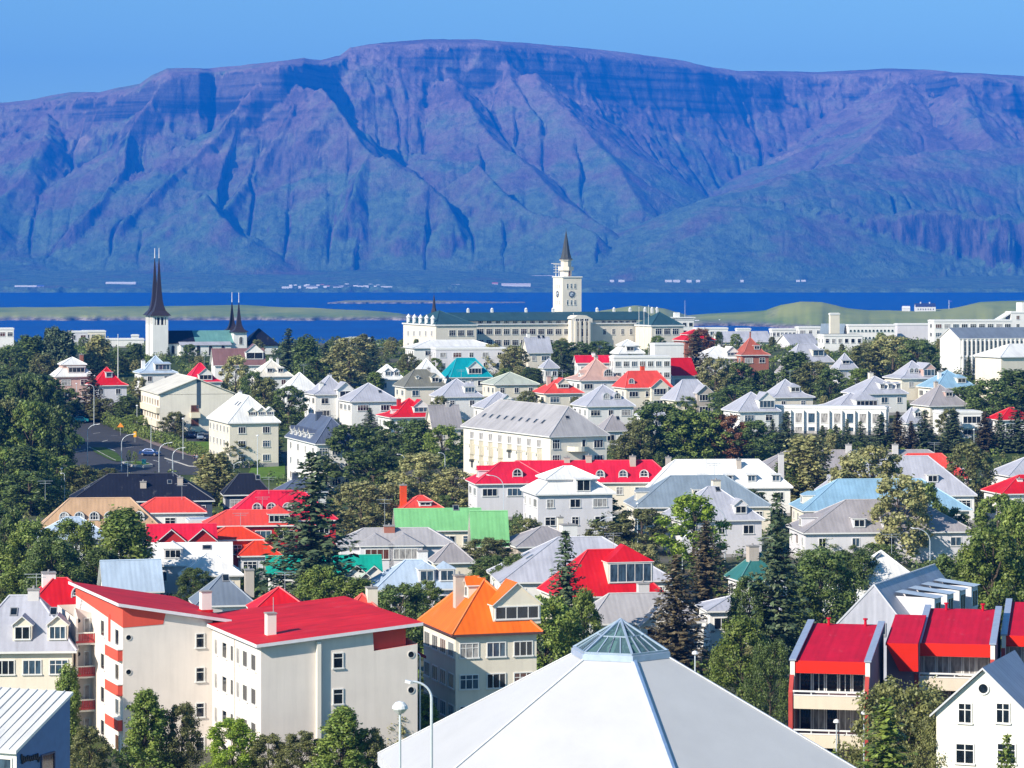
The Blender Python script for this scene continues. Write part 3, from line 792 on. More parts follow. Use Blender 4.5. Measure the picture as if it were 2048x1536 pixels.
def skylight(roofo, kind, w, d, z0, rh, o, opt, face, u, b0, sw=.8, sh=1.1):
    half = (w if face in 'fb' else d) / 2
    za = slope_z(kind, w, d, z0, rh, o, opt, face, b0); s = slope_z(kind, w, d, z0, rh, o, opt, face, b0 + 1) - za
    mb = MB(); c = math.sqrt(1 + s * s); L = sh / c
    def pt(x, y, up): return (x, y - up * s / c, y * s + up / c)
    for (x0, x1, y0, y1, up, m) in ((-sw / 2, sw / 2, 0, L, .09, 0), (-sw / 2 + .09, sw / 2 - .09, .09, L - .09, .11, 1)):
        t = [pt(x0, y0, up), pt(x1, y0, up), pt(x1, y1, up), pt(x0, y1, up)]
        if m: mb.face(t, 1)
        else:
            bt = [pt(x0, y0, -.02), pt(x1, y0, -.02), pt(x1, y1, -.02), pt(x0, y1, -.02)]; mb.face(t, 0)
            for i in range(4): mb.face([bt[i], bt[(i + 1) % 4], t[(i + 1) % 4], t[i]], 0)
    so = mb.obj('skylight', [flat_mat("skylight_frame", (.25, .26, .28), .4), glass_mat('dark')], roofo)
    if face == 'f': so.location = (u * half, -d / 2 - o + b0, za)
    elif face == 'l': so.location = (-w / 2 - o + b0, -u * half, za); so.rotation_euler = (0, 0, -math.pi / 2)
    else: so.location = (w / 2 + o - b0, u * half, za); so.rotation_euler = (0, 0, math.pi / 2)

HOUSES = {}
def house(label, L, Rr, ay, ey, roof, wall, kind='hip', h=5.6, rot=17, ratio=1.15, Y=None, o=.45, dorm=(), chim=(), sky_=(), ant=(), name='house', cat='house', group=None,
          win=True, tr=None, fac=None, rows=None, ww=None, k=1.0, axis=None, band=.16, high='l', cx=None, rh=None, gloss=.5, rooftrim=None, blank=''):
    """L,R: outer eaves, ay: highest roof row, ey: row of the nearest eave corner (all in the photo's pixels)"""
    a = R(rot); c, s = math.cos(a), abs(math.sin(a))
    Yn = Y if Y else y_for(ey, h)
    if cx: ratio = max(.4, min(3.2, ((cx - L) / max(s, .05)) / ((Rr - cx) / c)))
    Yc = Yn + 5
    for _ in range(4):
        Wm = (Rr - L) * Yc / F
        W = Wm / (c + ratio * s); D = W * ratio
        Yc = Yn + (W * s + D * c) / 2
    w, d = W - 2 * o, D - 2 * o
    ze = zat(ey, Yn)
    if rh is None: rh = zat(ay, Yc if kind != 'mono' else Yn) - ze
    if kind in ('gabley', ): rh = zat(ay, Yn) - ze
    if kind == 'flat': rh = .3
    if rh < .5 or rh > .95 * max(W, D): print('HOUSE?', label, 'rh=%.2f W=%.1f D=%.1f' % (rh, W, D))
    rh = max(.4, rh)
    zg = gz(Yc); loc = (xat((L + Rr) / 2, Yc), Yc, zg)
    root = empty(name, loc, a, label, cat, group)
    z0 = ze - zg
    opt = {'k': k, 'band': band, 'high': high}
    if axis: opt['axis'] = axis
    wm, rm = wall_mat(WALL[wall] if isinstance(wall, str) else wall), roof_mat(ROOF[roof], gloss=gloss)
    capc = tuple(min(.85, q * 1.15 + .06) for q in ROOF[roof])
    mb = MB(); mb.box(-w / 2, -d / 2, -2.0, w / 2, d / 2, z0 - .1, 0, 'b')
    mb.box(-w / 2 - .04, -d / 2 - .04, -2.0, w / 2 + .04, d / 2 + .04, .45, 1, 'b')
    mb.obj('wall', [wm, wall_mat((.36, .35, .34))], root)
    mb = MB(); roof_build(mb, kind, w, d, z0, rh, o, opt)
    ro = mb.obj('roof', [rm, trim(rooftrim), flat_mat("ridge_cap", capc, .5), wm], root)
    if kind == 'mono': z0 -= .2
    for dsp in dorm: add_dormer(root, ro, dsp, kind, w, d, z0, rh, o, opt, rm, wm if len(dsp) < 8 else wall_mat(WALL[dsp[7]]), tr)
    for cs in chim:
        x, y = cs[0] * w / 2, cs[1] * d / 2; hh = cs[2] if len(cs) > 2 else 1.0
        cm = wall_mat(WALL[cs[4]]) if len(cs) > 4 else None
        chimney(ro, x, y, z0 + (rh * .2 if kind not in ('flat', 'mono') else 0), z0 + rh + hh, cs[3] if len(cs) > 3 else .8, cm)
    for sk in sky_: skylight(ro, kind, w, d, z0, rh, o, opt, *sk)
    for an in ant: antenna(ro, an[0] * w / 2, an[1] * d / 2, z0 + rh - .3, an[2] if len(an) > 2 else 2.6)
    if name == 'house' and not ant and kind in ('hip', 'flare') and (len(HOUSES) * 7) % 10 < 3: antenna(ro, .25 * w / 2, .1, z0 + rh - .4, 2.4)
    if win:
        ns = rows or max(1, int((z0 - .6) / 2.75))
        for face, ext in (('f', w), ('l', d)) + ((('r', d),) if rot < 0 else ()):
            if face in blank: continue
            nf = (fac or {}).get(face) or max(2, int(ext / 3.4))
            for r_ in range(ns):
                zs = z0 - 2.15 - r_ * 2.75
                if zs < .5: break
                for i in range(nf):
                    u = -ext / 2 + ext * (i + .5) / nf
                    q = rng.random()
                    wd, nx = (1.15, 2) if q < .45 else ((1.7, 2) if q < .75 else (2.3, 3))
                    if ww: wd, nx = ww
                    wd = min(wd, ext / nf * .72)
                    if face == 'f': add_window(root, u, -d / 2, zs, 'f', wd, 1.35, nx, 1 if rng.random() < .6 else 2, tr=tr)
                    elif face == 'l': add_window(root, -w / 2, -u, zs, 'l', wd, 1.35, nx, 1, tr=tr)
                    else: add_window(root, w / 2, u, zs, 'r', wd, 1.35, nx, 1, tr=tr)
    HOUSES[label] = (root, w, d, z0, rh)
    return root, ro, w, d, z0, rh
def front_bay(hs, u, bw, bd, ztop, roof, wall, ty='gable', wins=3, tr=None, low=None):
    """a two-storey gabled bay standing in front of the facade, part of its house"""
    root, ro, w, d, z0, rh = hs
    mb = MB(); hw = bw / 2; wm, rm = wall_mat(WALL[wall]), roof_mat(ROOF[roof])
    dr = bw * .42; e = .25
    mb.box(-hw, 0, (-2 if low is None else low), hw, bd + .5, ztop, 0, 'bt' if low is None else 't')
    back = bd + (ztop + dr - z0) / max(.2, rh / (d / 2)) + .3
    back = max(bd + .4, back)
    if ty == 'gable':
        mb.face([(-hw, 0, ztop), (hw, 0, ztop), (0, 0, ztop + dr)], 0)
        mb.face([(-hw, 0, ztop - .2), (-hw, 0, ztop), (-hw, back, ztop), (-hw, back, ztop - .2)][::-1], 0)
        zl = ztop - dr * e / hw
        for sx in (-1, 1):
            q = [(sx * (hw + e), -e * 1.4, zl + .05), (sx * (hw + e), back, zl + .05), (0, back, ztop + dr + .05), (0, -e * 1.4, ztop + dr + .05)]
            mb.slab(q[::-1] if sx < 0 else q, .14, 1, 2)
    else:
        q = [(-hw - e, -e, ztop), (hw + e, -e, ztop), (hw + e, back, ztop), (-hw - e, back, ztop)]
        a, b2 = (0, hw, ztop + dr * .7), (0, back, ztop + dr * .7)
        mb.face([q[0], q[1], a], 1); mb.face([q[1], q[2], b2, a], 1); mb.face([q[3], q[0], a, b2], 1)
        mb.prism([(p[0], p[1]) for p in q], ztop - .16, ztop - .003, 2)
    bo = mb.obj('bay', [wm, rm, trim(tr)], root, (u * w / 2, -d / 2 - bd, 0))
    z = ztop - 1.95
    while z > .6 and z > (low if low is not None else -9) - .2:
        add_window(bo, 0, 0, z, 'f', bw * .74, 1.5, wins, 1, tr=tr); z -= 2.75
    return bo
# ================================================================== HOUSES OF THE TOWN (back to front)
D1 = lambda f='f', u=0, b=1.2, w=1.8, h=1.3, t='gable', n=2: (f, u, b, w, h, t, n)
# --- the rows below the church and the college
house("white tiered roof house with brick red walls left of the church tower", 95, 194, 714, 753, 'WH', 'P', 'tier', h=6.5, ratio=1.0, band=.2, chim=[(.55, .2, .5, .8, 'B')], dorm=[('f', .1, .8, 4.2, 1.5, 'flat', 4)])
house("small house with steep bright red roof and one white dormer", 166, 261, 734, 771, 'RD', 'L', 'flare', h=5.0, ratio=1.0, dorm=[('f', .05, 2.4, 1.7, 1.4, 'flat', 1)])
house("pale grey hip roofed white house directly below the white church tower", 262, 360, 711, 746, 'PB', 'W', 'flare', h=5.5, ratio=1.0, dorm=[('f', .25, 1.2, 4.0, 1.7, 'shed', 4)], chim=[(-.7, 0, -1.2, .9, 'W')])
hs = house("red roofed house with a white pointed front gable below the church nave", 352, 448, 726, 764, 'CR', 'W', 'flare', h=5.0, ratio=.95)
add_dormer(hs[0], hs[1], ('f', .15, .7, 3.4, 1.5, 'gable', 3), 'flare', hs[2], hs[3], hs[4], hs[5], .45, {'k': 1}, roof_mat(ROOF['CR']), wall_mat(WALL['W']), None)
house("brown tiled gable house with pale end wall in front of the church", 416, 535, 697, 731, 'BR', 'W', 'gablex', h=5.5, ratio=.7, dorm=[('f', .62, 1.6, 4.6, 2.0, 'gable', 2)], rot=12)
house("low off-white house with three roof vents right of the brown tiled house", 494, 590, 720, 753, 'CM', 'W', 'hip', h=4.6, dorm=[('f', -.3, 1, 1.6, 1.2, 'shed'), ('f', .35, 1, 1.6, 1.2, 'shed')], chim=[(0, 0, .5, .7, 'W'), (.4, 0, .3, .6, 'W')])
house("white smooth hip roofed house half hidden by trees above the lilac villas", 548, 650, 745, 788, 'WH', 'W', 'hip', h=4.6, ratio=1.1)
hs = house("lilac roofed white villa with a side gable, left of its twin", 602, 713, 752, 789, 'LI', 'W', 'flare', h=6.5, ratio=1.2, chim=[(-.55, -.5, -1.5, .9, 'W'), (.2, .5, .2, .8, 'W')])
front_bay(hs, .55, 3.6, .8, hs[4] + 1.2, 'LI', 'W', wins=2)
house("lilac hip roofed white villa with many-paned stair window", 672, 802, 766, 803, 'LI', 'W', 'hip', h=6.2, ratio=1.05, ww=(2.6, 4), fac={'f': 2}, sky_=[('f', .35, 2.5)])
house("long white hip roof with blue shaded gablets beside the sage poplar", 736, 812, 729, 759, 'WH', 'L', 'hip', h=4.6, dorm=[('f', -.2, .8, 1.6, 1.3, 'gable'), ('f', .5, .8, 1.4, 1.2, 'gable')])
house("white hip roofed house left of the turquoise roof", 815, 890, 718, 756, 'WH', 'W', 'hip', h=4.6, chim=[(.3, 0, .8, .5, 'T')])
hs = house("bright turquoise roofed house with a white gabled dormer", 877, 986, 716, 755, 'TE', 'W', 'hip', h=4.2, ratio=.95, k=.6)
add_dormer(hs[0], hs[1], ('f', .22, .8, 3.6, 1.7, 'gable', 4), 'hip', hs[2], hs[3], hs[4], hs[5], .45, {'k': .6}, roof_mat(ROOF['TE']), wall_mat(WALL['W']), None)
house("olive grey roofed cream house above the red flared roof", 784, 898, 739, 774, 'OL', 'C', 'hip', h=5.6, ratio=.95, k=.75, dorm=[('f', .5, 1.2, 1.9, 1.4, 'gable'), ('f', -.3, 2.2, .8, .7, 'gable', 1)], chim=[(.5, .4, .2, .7)])
house("lilac pyramid roofed white house below the turquoise roof", 857, 969, 757, 794, 'LI', 'W', 'hip', h=6, ratio=1.0, dorm=[('f', .42, 1.0, 2.6, 1.5, 'hip', 3)], chim=[(.75, -.1, -.6, .8, 'L')])
house("sage green low hip roofed house with dark entrance", 960, 1080, 744, 769, 'SG', 'C', 'hip', h=4.0, ratio=1.0, win=True)
hs = house("red flared roof with a shaded balcony, left of the long cream apartment block", 750, 887, 796, 835, 'RD', 'W', 'flare', h=4.6, ratio=1.0, chim=[(-.45, -.1, -.2, .8, 'R')], dorm=[('f', .3, 2.2, 3.4, 1.4, 'gable', 3), ('l', .2, 1.6, 1.4, 1.1, 'gable')])
house("taupe roofed house between dark trees left of the long cream apartment block", 846, 927, 810, 858, 'TG', 'C', 'gablex', h=4.5, ratio=1.0, chim=[(.3, 0, .5, .7)])
house("small lilac roofed house peeping over the long cream apartment block", 942, 1052, 783, 816, 'LI', 'W', 'hip', h=5, ratio=1.0, dorm=[('f', .2, 1.0, 2.0, 1.3, 'gable')])
house("steep lilac gable roofed house in front of the long college wing", 1040, 1106, 674, 706, 'LI', 'C', 'gablex', h=5, ratio=.9, chim=[(-.7, .1, .9, .9, 'W')], sky_=[('f', .2, 3), ('f', .6, 3)])
house("white cottage with a dark dormer window beneath the college's bright stair block", 1220, 1290, 679, 707, 'WH', 'W', 'tier', h=4.6, ratio=1.0, dorm=[('f', -.1, .6, 2.4, 1.4, 'flat', 2)])
house("small lilac roofed house in the trees below the college portico", 1076, 1120, 717, 736, 'LI', 'W', 'hip', h=4, ratio=1.0)
house("red tiered pagoda roof beside the white tower block", 1345, 1432, 659, 681, 'RD', 'B', 'tier', h=5.5, ratio=1.0, band=.12)
house("brick orange flared roof with a finial and one white dormer", 1461, 1540, 674, 710, 'BK', 'B', 'flare', h=6, ratio=1.0, dorm=[('f', .25, 1.8, 1.8, 1.2, 'hip')], chim=[(0, 0, 1.3, .35, 'B')])
house("large white hip roof between the spruce and the brick orange roof", 1378, 1490, 693, 717, 'WH', 'W', 'hip', h=5, ratio=.9, dorm=[('f', .45, .8, 3.2, 1.3, 'gable', 3)], chim=[(.1, 0, .5, .6, 'W')])
house("bright red roof with white end gable partly hidden by the tall spruce", 1318, 1395, 716, 752, 'RD', 'W', 'gablex', h=4.5, ratio=1.0, rot=24)
house("pink tan pyramid roof with one arched dormer", 1128, 1256, 717, 761, 'PK', 'W', 'flare', h=5, ratio=1.0, dorm=[('f', .3, 2.0, 2.6, 1.9, 'arch', 4), ('l', .2, 1.6, 1.4, 1.0, 'gable')], chim=[(.1, .3, .5, .8, 'T')])
house("red hip roofed house with a fan window under the pink tan roof", 1063, 1169, 757, 787, 'CO', 'C', 'hip', h=5, ratio=1.0, dorm=[('f', .05, 1.6, 2.8, 1.2, 'gable', 4)], chim=[(-.45, .2, .4, .9, 'T')])
hs = house("wide red roofed house with a cream two storey bay", 1224, 1346, 742, 776, 'CO', 'C', 'hip', h=5.4, ratio=.8, k=.5, dorm=[('f', -.72, 1.2, 1.5, 1.3, 'arch')], chim=[(.05, .2, 1.1, .9, 'O')])
front_bay(hs, .42, 4.2, 1.2, hs[4] + .3, 'CO', 'C', 'gable', 4)
hs = house("blue grey hip roofed house with a tall gabled front bay, left of the dark wood", 1322, 1437, 759, 801, 'LI', 'C', 'hip', h=4.6, ratio=.95, k=.7)
front_bay(hs, .35, 3.8, .8, hs[4] + 1.8, 'LI', 'T', 'gable', 4)
house("lilac hip roof with two round eyebrow dormers", 1141, 1271, 769, 813, 'LI', 'W', 'hip', h=5, ratio=1.0, dorm=[('f', -.1, 1.8, 1.7, 1.5, 'arch', 3), ('f', .38, 1.8, 1.7, 1.5, 'arch', 3)])
house("small grey hip roof between shrubs below the round dormers", 1269, 1335, 803, 832, 'LI', 'W', 'hip', h=4.2, ratio=1.0)
hs = house("lilac roofed white house with a glazed gable balcony above the flat white block", 1444, 1560, 784, 823, 'LI', 'W', 'hip', h=5.2, ratio=1.05)
add_dormer(hs[0], hs[1], ('f', .42, .7, 3.8, 1.9, 'gable', 4), 'hip', hs[2], hs[3], hs[4], hs[5], .45, {'k': 1}, roof_mat(ROOF['LI']), wall_mat(WALL['W']), None)
house("grey taupe hip roof right behind the long apartment block", 1187, 1264, 828, 862, 'TG', 'W', 'hip', h=4.2, ratio=1.0, sky_=[('f', .3, 2)])
# --- right background rows
hs = house("broad lilac hip roof with a cream gabled dormer below the flat white halls", 1558, 1667, 688, 724, 'LI', 'C', 'hip', h=4.5, ratio=.9, k=.7, dorm=[('f', .35, 1.6, 3.4, 1.8, 'flat', 2)])
house("small lilac roof with a long shed dormer left of the olive trees", 1662, 1716, 706, 738, 'LI', 'L', 'hip', h=4.5, ratio=1.0, dorm=[('f', -.2, .8, 2.2, 1.1, 'shed')])
house("dusky lilac roofed house with one white dormer wedged behind poplars", 1550, 1604, 713, 746, 'TG', 'W', 'hip', h=4.8, ratio=1.0, dorm=[('f', -.35, 1.0, 1.6, 1.6, 'gable')])
house("lilac bell shaped roof with one hooded dormer above the flat white block", 1513, 1628, 758, 795, 'LI', 'C', 'flare', h=4.6, ratio=1.0, dorm=[('f', .25, 2.2, 2.4, 1.3, 'hip', 2)])
house("low lilac flared roof with one wide band dormer behind the flat white block", 1625, 1778, 785, 818, 'LI', 'W', 'flare', h=3.6, ratio=1.0, dorm=[('f', .25, 1.6, 5.4, 1.5, 'hip', 5)])
house("lilac hip roofed house with three small upright dormers and a cream chimney", 1685, 1814, 752, 788, 'LI', 'W', 'hip', h=5.2, ratio=1.0, dorm=[('f', -.02, 1.5, 1.2, 1.3, 'shed', 2), ('f', .34, 1.5, 1.2, 1.3, 'shed', 2), ('f', .7, 1.5, 1.2, 1.3, 'shed', 2)], chim=[(-.1, .2, .7, 1.0, 'C')])
hs = house("lilac roofed cream house with a pink gabled balcony", 1768, 1880, 721, 757, 'LI', 'C', 'flare', h=6, ratio=1.0, dorm=[('f', -.3, 2.3, 1.2, 1.3, 'arch', 2), ('f', -.05, 2.3, 1.2, 1.3, 'arch', 2)])
add_dormer(hs[0], hs[1], ('f', .5, 1.0, 3.2, 1.9, 'gable', 3), 'flare', hs[2], hs[3], hs[4], hs[5], .45, {'k': 1}, roof_mat(ROOF['LI']), wall_mat(WALL['P']), None)
house("sky blue hip roofed house with a square dormer below the finned school", 1836, 1953, 740, 776, 'BL', 'Y', 'hip', h=4.6, ratio=1.0, dorm=[('f', .35, 1.4, 2.4, 1.3, 'hip', 2)], chim=[(-.5, -.2, -.4, .8, 'W')])
house("mauve grey hip roofed house with a pink dormer and a stub chimney", 1824, 1934, 769, 812, 'TG', 'C', 'hip', h=5.2, ratio=1.05, dorm=[('f', .2, 2.0, 1.9, 1.2, 'hip', 2, 'P')], chim=[(-.1, .2, .5, .8, 'T')])
house("small lilac pyramid roof behind the row of little spruces", 1795, 1852, 814, 846, 'LI', 'W', 'hip', h=4.6, ratio=1.0, dorm=[('f', .35, .8, 1.6, 1.3, 'gable')])
house("tall windowless cream building with white roof in front of the finned school", 1949, 2120, 688, 714, 'WH', 'C', 'hip', h=11, ratio=.75, rot=22, win=False, name='building', cat='building')
# --- left and middle rows
house("large white hip roofed house with cream walls and little gablets beside the green lawn", 404, 569, 789, 846, 'WH', 'C', 'hip', h=9, cx=467, rows=3, dorm=[('f', -.05, 1.3, 1.7, 1.0, 'gable', 3), ('f', .35, 1.3, 1.7, 1.0, 'gable', 3), ('f', .7, 1.3, 1.7, 1.0, 'gable', 3)], ww=(1.5, 3), chim=[(0, .3, .5, .7, 'W')], sky_=[('l', .2, 3.2), ('l', .45, 3.2)])
house("white apartment house with dark slate roof and five little white gablets", 560, 723, 831, 888, 'NV', 'W', 'hip', h=9.5, cx=640, rows=3, dorm=[('l', q, .5, 1.3, 1.1, 'gable', 1) for q in (-.75, -.45, -.15, .15, .45)], ww=(1.6, 3), chim=[(-.1, .0, .7, 1.1, 'N')], fac={'l': 4, 'f': 3})
house("long dark slate roof with a pair of skylights in front of the road", 130, 436, 947, 1004, 'DK', 'N', 'hip', h=4.4, rot=8, ratio=.55, sky_=[('l', 0, 2.5), ('f', .4, 4)], chim=[(.02, -.5, -1.2, 1.0, 'T'), (.55, -.4, -.6, .9, 'T')], ant=[(-.2, -.4), (.45, -.4)], gloss=.7)
house("dark slate roof behind the sage poplar left of the lawn", 438, 548, 947, 990, 'DK', 'N', 'hip', h=4.4, rot=10, ratio=.7, gloss=.7, sky_=[('f', .5, 2)])
house("navy blue low roof behind the tall dark spruce", 545, 660, 955, 985, 'NV', 'W', 'hip', h=4.0, ratio=.8, chim=[(-.3, 0, .8, .9, 'N')])
house("tan roof with a row of six white arched dormers", 68, 332, 996, 1062, 'TN', 'T', 'hip', h=4.6, rot=7, ratio=.42, k=1.25, dorm=[('f', -.58 + .245 * i, 1.2, 1.55, 1.35, 'arch', 3) for i in range(6)], ant=[(-.9, 0, 3.0)], rooftrim=(.5, .33, .2))
house("coral red flat roof behind the tan roof with arched dormers", 262, 418, 995, 1026, 'CO', 'W', 'hip', h=4.4, rot=7, ratio=.6, ant=[(.35, -.2, 2.6)])
house("pale blue painted roof showing between birches at the left edge", 60, 232, 1034, 1080, 'PB', 'W', 'hip', h=4.6, rot=17, ratio=.8)
house("crimson roof with four white arched dormers in front of the navy blue roof", 437, 680, 981, 1042, 'CR', 'R', 'hip', h=4.8, rot=7, ratio=.5, k=1.2, dorm=[('f', q, 1.4, 1.5, 1.3, 'arch', 2) for q in (-.42, -.16, .13, .62)], ant=[(-.2, -.6, 2.6)])
house("coral red lower roof with a wide white window band before the crimson roof", 400, 604, 1020, 1052, 'CO', 'R', 'hip', h=4.6, rot=7, ratio=.5, fac={'f': 4}, ww=(2.8, 3), dorm=[('f', .6, .5, 3.4, 1.4, 'hip', 4)])
house("light grey flat shed roof between the tan roof and the coral roof", 368, 440, 1022, 1046, 'PB', 'W', 'flat', h=3.6, rot=12, ratio=1.0, win=False, name='shed', cat='shed')
hs = house("dark red house with two white trimmed pointed gables", 286, 440, 1048, 1094, 'CR', 'R', 'gablex', h=5.0, rot=9, ratio=.7, win=False)
front_bay(hs, -.35, 3.6, .6, hs[4] + .9, 'CR', 'R', 'gable', 2); front_bay(hs, .62, 3.6, .6, hs[4] + .9, 'CR', 'R', 'gable', 2)
house("vermilion house with orange roof and tall white windows beside the dark red gables", 405, 532, 1054, 1080, 'RO', 'O', 'hip', h=5.4, rot=10, ratio=.7, ww=(1.9, 3), fac={'f': 3})
house("low vermilion porch roof left of the tall dark spruce", 466, 568, 1082, 1112, 'RO', 'L', 'hip', h=3.4, rot=10, ratio=.8)
house("long white roof with two box dormers and a skylight above the small white hip", 222, 470, 1086, 1132, 'WH', 'L', 'gablex', h=4.6, rot=6, ratio=.45, dorm=[('f', -.62, 1.0, 2.3, 1.3, 'hip', 3), ('f', .0, 1.0, 2.4, 1.4, 'hip', 3)], sky_=[('f', .6, 2.4, 1.2, .9)])
house("small white pyramid hip with cream walls in front of the long white roof", 346, 492, 1107, 1152, 'WH', 'C', 'hip', h=3.6, rot=10, ratio=.9, ww=(2.0, 2))
house("pale blue standing seam roof slope behind the birches left of the white pyramid hip", 188, 334, 1120, 1186, 'PB', 'W', 'gablex', h=5.0, rot=14, ratio=.9, win=False)
house("slate blue hip roof behind the red apartment roofs", 372, 518, 1148, 1212, 'DG', 'W', 'hip', h=5.5, rot=12, ratio=1.0, sky_=[('f', .1, 2.6)], chim=[(.95, -.4, .5, 1.0, 'T')])
house("bright red pyramid roof with an arched dormer behind the left grey roof", 36, 205, 1156, 1216, 'RD', 'W', 'hip', h=7, rot=14, ratio=.9, k=.9, dorm=[('f', .55, 1.2, 1.9, 1.2, 'arch', 3)], chim=[(-.35, .2, .5, 1.4, 'W')])
house("red hip roof with a central peak just behind the apartment block chimney", 488, 628, 1174, 1225, 'RD', 'W', 'hip', h=7, rot=10, ratio=1.0, ant=[(.2, -.3, 2)])
house("small red peaked roof at the back of the apartment block with cream chimney", 686, 762, 1187, 1222, 'CO', 'W', 'hip', h=7, rot=14, ratio=1.0, chim=[(.8, -.3, .6, 1.1, 'C')])
hs = house("emerald green roof with two white edged gables behind the tall dark spruce", 526, 768, 1111, 1150, 'EM', 'W', 'gablex', h=4.6, rot=6, ratio=.45, win=False)
front_bay(hs, .58, 3.4, .5, hs[4] - .3, 'EM', 'W', 'gable', 2); front_bay(hs, .9, 3.2, .5, hs[4] - .3, 'EM', 'W', 'gable', 2)
hs = house("grey house with two hip roofed window bays in front of the green roof", 668, 915, 1056, 1092, 'GR', 'L', 'hip', h=4.8, rot=6, ratio=.45, chim=[(-.12, -.1, .3, 1.5, 'B')], ant=[(-.2, -.1, 4.5)], blank='f')
front_bay(hs, -.38, 4.6, 3.0, hs[4] + .25, 'GR', 'L', 'hip', 4); front_bay(hs, .12, 4.6, 3.0, hs[4] + .25, 'GR', 'L', 'hip', 4)
house("small taupe pyramid roof between the grey bays and the bushes", 855, 952, 1086, 1126, 'TG', 'C', 'hip', h=3.4, rot=10, ratio=.9, win=False)
house("pale lilac roofed house with two box dormers behind the orange roof", 728, 928, 1120, 1180, 'PB', 'L', 'hip', h=4.6, rot=10, ratio=.8, dorm=[('f', .22, 1.0, 2.0, 1.6, 'hip', 2), ('f', .72, 1.0, 2.0, 1.6, 'hip', 2)], chim=[(.25, .4, .9, 1.2, 'W')])
hs = house("mint green metal roofed house with white walls", 782, 968, 1017, 1062, 'GN', 'C', 'gablex', h=4.6, rot=6, ratio=.6, fac={'f': 4}, sky_=[('f', .45, 3.5, .9, 1.2)])
house("mint green steep side wing with a dark ladder strip on its roof", 934, 1020, 1022, 1094, 'GN', 'C', 'gablex', h=3.2, rot=6, ratio=1.1, win=False)
house("small coral pyramid roof with a coral chimney above the mint green roof", 783, 900, 991, 1024, 'CO', 'W', 'hip', h=4.6, rot=10, ratio=.9, chim=[(-.75, .2, 1.6, 1.0, 'O')], dorm=[('f', .1, 1.2, 2.0, .8, 'flat', 2)])
house("long crimson roof with a row of white dormers in front of the cream apartment block", 985, 1352, 921, 966, 'CR', 'C', 'hip', h=5.6, rot=4, ratio=.3, k=.8, dorm=[('f', q, 1.1, 1.6, 1.3, 'arch', 2) for q in (-.36, .16, .42, .66, .93)], chim=[(-.2, .0, .5, 1.0, 'T'), (.05, 0, .8, 1.0, 'T'), (.55, -.2, .7, 1.0, 'T'), (.97, .1, .4, .9, 'T')])
house("crimson hip roofed grey house with a big dark window facing the white curved lamp", 930, 1110, 924, 968, 'CR', 'L', 'hip', h=6.2, rot=10, ratio=.75, dorm=[('f', .1, 1.6, 1.8, 1.4, 'arch', 2), ('l', .1, 1.2, 1.6, 1.3, 'gable', 2)], fac={'f': 3}, ww=(2.6, 3))
hs = house("white bell roofed villa with three storeys before the crimson roof", 1040, 1230, 932, 989, 'WH', 'L', 'tier', h=8.2, rot=12, ratio=.9, band=.14, dorm=[('f', .22, .4, 2.4, 2.0, 'flat', 2)], rows=3)
house("long white hip roof with four box dormers behind the blue grey roof", 1285, 1582, 919, 976, 'WH', 'W', 'hip', h=5, rot=4, ratio=.42, k=1.0, dorm=[('f', q, 1.0, 1.6, 1.3, 'flat', 2) for q in (-.25, .12, .45, .8)], chim=[(.3, -.3, .0, .8, 'T'), (.95, .3, .8, .9, 'G')])
house("blue grey hip roof with two hooded dormers right of the white bell roof", 1249, 1542, 951, 1015, 'GB', 'C', 'hip', h=4.6, rot=6, ratio=.55, k=1.1, dorm=[('f', -.05, 1.8, 1.9, 1.4, 'hip', 3), ('l', .1, 1.0, 1.8, 1.5, 'hip', 2)])
house("lilac steep roofed grey house with a pointed dormer behind the bright round tree", 1322, 1526, 973, 1042, 'LI', 'L', 'hip', h=5.6, rot=12, ratio=.9, dorm=[('f', .5, 1.0, 2.0, 1.4, 'gable', 2)], chim=[(.15, .2, .8, 1.2, 'C')], sky_=[('f', .12, 5)])
house("taupe low roof with a tan chimney and a white roof box", 998, 1180, 1053, 1094, 'TG', 'T', 'hip', h=3.6, rot=14, ratio=.9, win=False, chim=[(.72, .1, .1, 2.2, 'W'), (.6, .6, 1.0, .8, 'C')])
house("broad lilac blue hip roof behind the red roof with the white bay", 972, 1348, 1074, 1165, 'LI', 'W', 'hip', h=4.2, rot=7, ratio=.65, k=1.15, sky_=[('l', .3, 4), ('l', -.2, 4)])
hs = house("steep red roof with a wide white glazed bay dormer behind two conifers", 1074, 1330, 1099, 1195, 'RD', 'C', 'hip', h=4.2, rot=14, ratio=.75, k=1.0, dorm=[('f', .42, 1.3, 5.6, 2.6, 'hip', 5)])
hs = house("grey white gabled house just behind the glass pyramid tip", 1148, 1410, 1186, 1248, 'GR', 'W', 'hip', h=4.6, rot=10, ratio=.6, k=.8, chim=[(.1, .3, .9, 1.2, 'G')])
front_bay(hs, .2, 4.2, 1.4, hs[4] - .05, 'GR', 'W', 'gable', 3)
house("white rendered house with low lilac roof behind the brown spruce", 1392, 1560, 1192, 1222, 'LI', 'W', 'hip', h=5.0, rot=8, ratio=.8, fac={'f': 3})
house("dark teal roof with a square chimney behind the tall green spruce", 1450, 1580, 1106, 1162, 'DT', 'W', 'hip', h=4.0, rot=14, ratio=.9, chim=[(-.25, -.1, .9, 1.3, 'T')])
